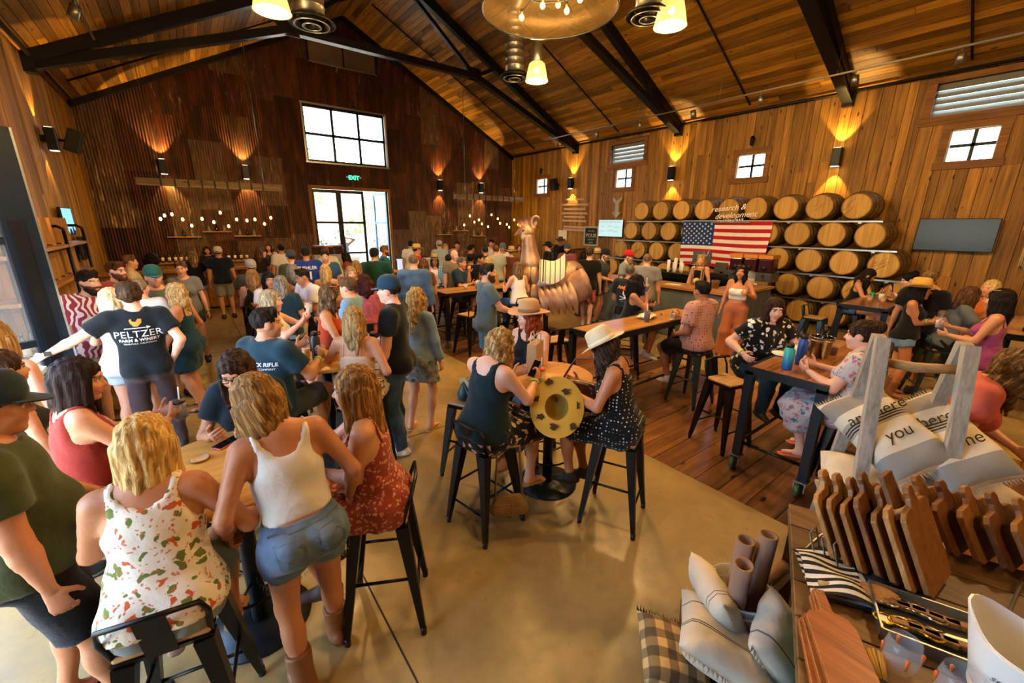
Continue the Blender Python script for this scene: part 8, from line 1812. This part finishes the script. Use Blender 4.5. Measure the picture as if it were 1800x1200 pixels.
# cowhide hat on the lap, spare hat on the stool
def loose_hat(loc, R, c, band_c, label, spots=None, bw_=.2):
    e = empty('felt_hat', loc, 0, label, 'hat'); m = cloth(c); R = np.asarray(R)
    MB().lathe([(.097, 0), (.095, .05), (.086, .1), (.062, .118), (.03, .108), (.001, .1)], n=28, R=R@np.diag([.92, 1.1, 1]), cap0=False).build('hat_crown', m, e)
    MB().lathe([(.092, .002), (.09, .05), (.08, .095), (.05, .108), (.001, .098)], n=28, R=R@np.diag([.92, 1.1, 1]), cap0=False).build('hat_lining', cloth('#b08a34' if spots else band_c), e)
    fn = lambda u, v: R@A(math.cos(2*PI*u)*(.09+(bw_-.09)*v)*.96, math.sin(2*PI*u)*(.09+(bw_-.09)*v)*1.08, .03*v*v*(math.cos(4*PI*u)*.7+.3))
    mb = MB().grid(fn, 32, 4); mb.grid(lambda u, v: fn(1-u, v)-R@A(0, 0, .006), 32, 4); mb.build('hat_brim', m, e)
    MB().ring([(.09, .004), (.093, .004), (.093, .03), (.09, .03)], n=28, R=R@np.diag([.93, 1.11, 1])).build('sweatband', cloth(band_c), e)
    if spots:
        for k in range(7):
            a = k*.9+.3; r = .15+.03*math.sin(k*2); mb = MB(); c0 = R@A(math.cos(a)*r, math.sin(a)*r*1.08, -.009+.02*math.cos(2*a)*.7); pts = [c0+R@A(.03*(1+.4*math.sin(k+3*q))*math.cos(q*PI/5), .025*(1+.3*math.cos(k*2+2*q))*math.sin(q*PI/5), -.002) for q in range(10)]; mb.add(pts, [tuple(range(10))]); mb.build('hide_spot', cloth(spots), e)
i = PEOPLE['palm']; q = wp(i, (i['kn'][1]+i['pel'])/2+A(.16, .12, .2)); tod = vnorm(A(0, 0, CAMH)-q); zz = -vnorm(tod*.8+A(-.1, 0, .1)); xx = vnorm(np.cross((0, 0, 1), zz)); yy = np.cross(zz, xx)
loose_hat(A(1.98, 2.04, 1.0), np.array([xx, yy, zz]).T, '#d0a640', '#3a2416', 'yellow cowhide cowboy hat turned open towards us at the round table', '#4a3520', .21)
loose_hat((1.86, 3.02, .80), eul(.5, .9, .4), '#c9a878', '#8a6440', 'tan felt hat resting against the back of the stool with the bag', None, .18)
def bag(name, loc, rz, size, mat, label, strap=None, cat='bag'):
    e = empty(name, loc, rz, label, cat); w_, d_, h_ = size
    v, q = sdf_mesh([rc((-w_*.35, 0, h_*.3), (w_*.35, 0, h_*.3), h_*.33, h_*.33, A(0, 1, 0), h_/d_*.6, .05), rc((-w_*.3, 0, h_*.75), (w_*.3, 0, h_*.75), h_*.16, h_*.16, A(0, 1, 0), h_/d_*.6, .06)], .012, (), lambda X, Y, Z: .004*np.sin(30*X+20*Z)); m = np_mesh('bag_body', v, q); m.materials.append(mat); link('bag_body', m, e)
    if strap: MB().tube([A(*p) for p in strap], .009, 6).build('strap', mat, e)
    MB().b2((-.015, -d_*.36, h_*.5), (.015, -d_*.3, h_*.58)).build('clasp', GALV, e); return e
BRL = plain('oxblood leather', '#4f1f1a', .35, 0, .25, 12, .1); LEO = cloth('#8a6a3a', 'dots', '#1f140a', None, 1.6)
i = PEOPLE['polka']; q = wp(i, A(0, .34, .98)); bag('leather_handbag', q-A(0, 0, .1), rot('polka')+PI/2, (.36, .16, .26), BRL, 'oxblood leather handbag open on the lap of the polka-dot romper', ((-.15, 0, .22), (-.1, -.05, .42), (.05, -.03, .4), (.15, 0, .2)))
bag('leopard_purse', (1.60, 2.12, .19), -.5, (.24, .07, .2), LEO, 'small leopard-print purse hanging at the back of the palm-print stool', ((-.1, 0, .18), (-.08, .02, .56), (.08, .02, .56), (.1, 0, .18)))
bag('pink_handbag', (.75, 9.25, .72), .1, (.34, .14, .3), plain('dusty pink leather', '#b5776a', .5), 'dusty pink handbag hung at the end of the middle table', ((-.1, 0, .28), (0, .02, .45), (.1, 0, .28)))
bag('blue_shoulder_bag', (1.86, 3.1, .745), .6, (.26, .1, .2), plain('teal bag', '#1f4048', .5), 'dark teal bag with long strap on the stool beside the round table', ((-.1, 0, .18), (-.2, -.1, .1), (-.26, -.2, -.2), (-.1, -.25, -.35), (.08, -.2, -.1), (.1, 0, .18)))
i = PEOPLE['teal']; q = wp(i, A(-.1, .14, .9)); bag('crossbody_purse', q-A(0, 0, .08), rot('teal'), (.2, .06, .13), plain('taupe purse', '#4a3d38', .5), 'small taupe purse slung across the teal dress', ((-.06, 0, .11), (-.02, -.1, .35), (.05, -.2, .58)))
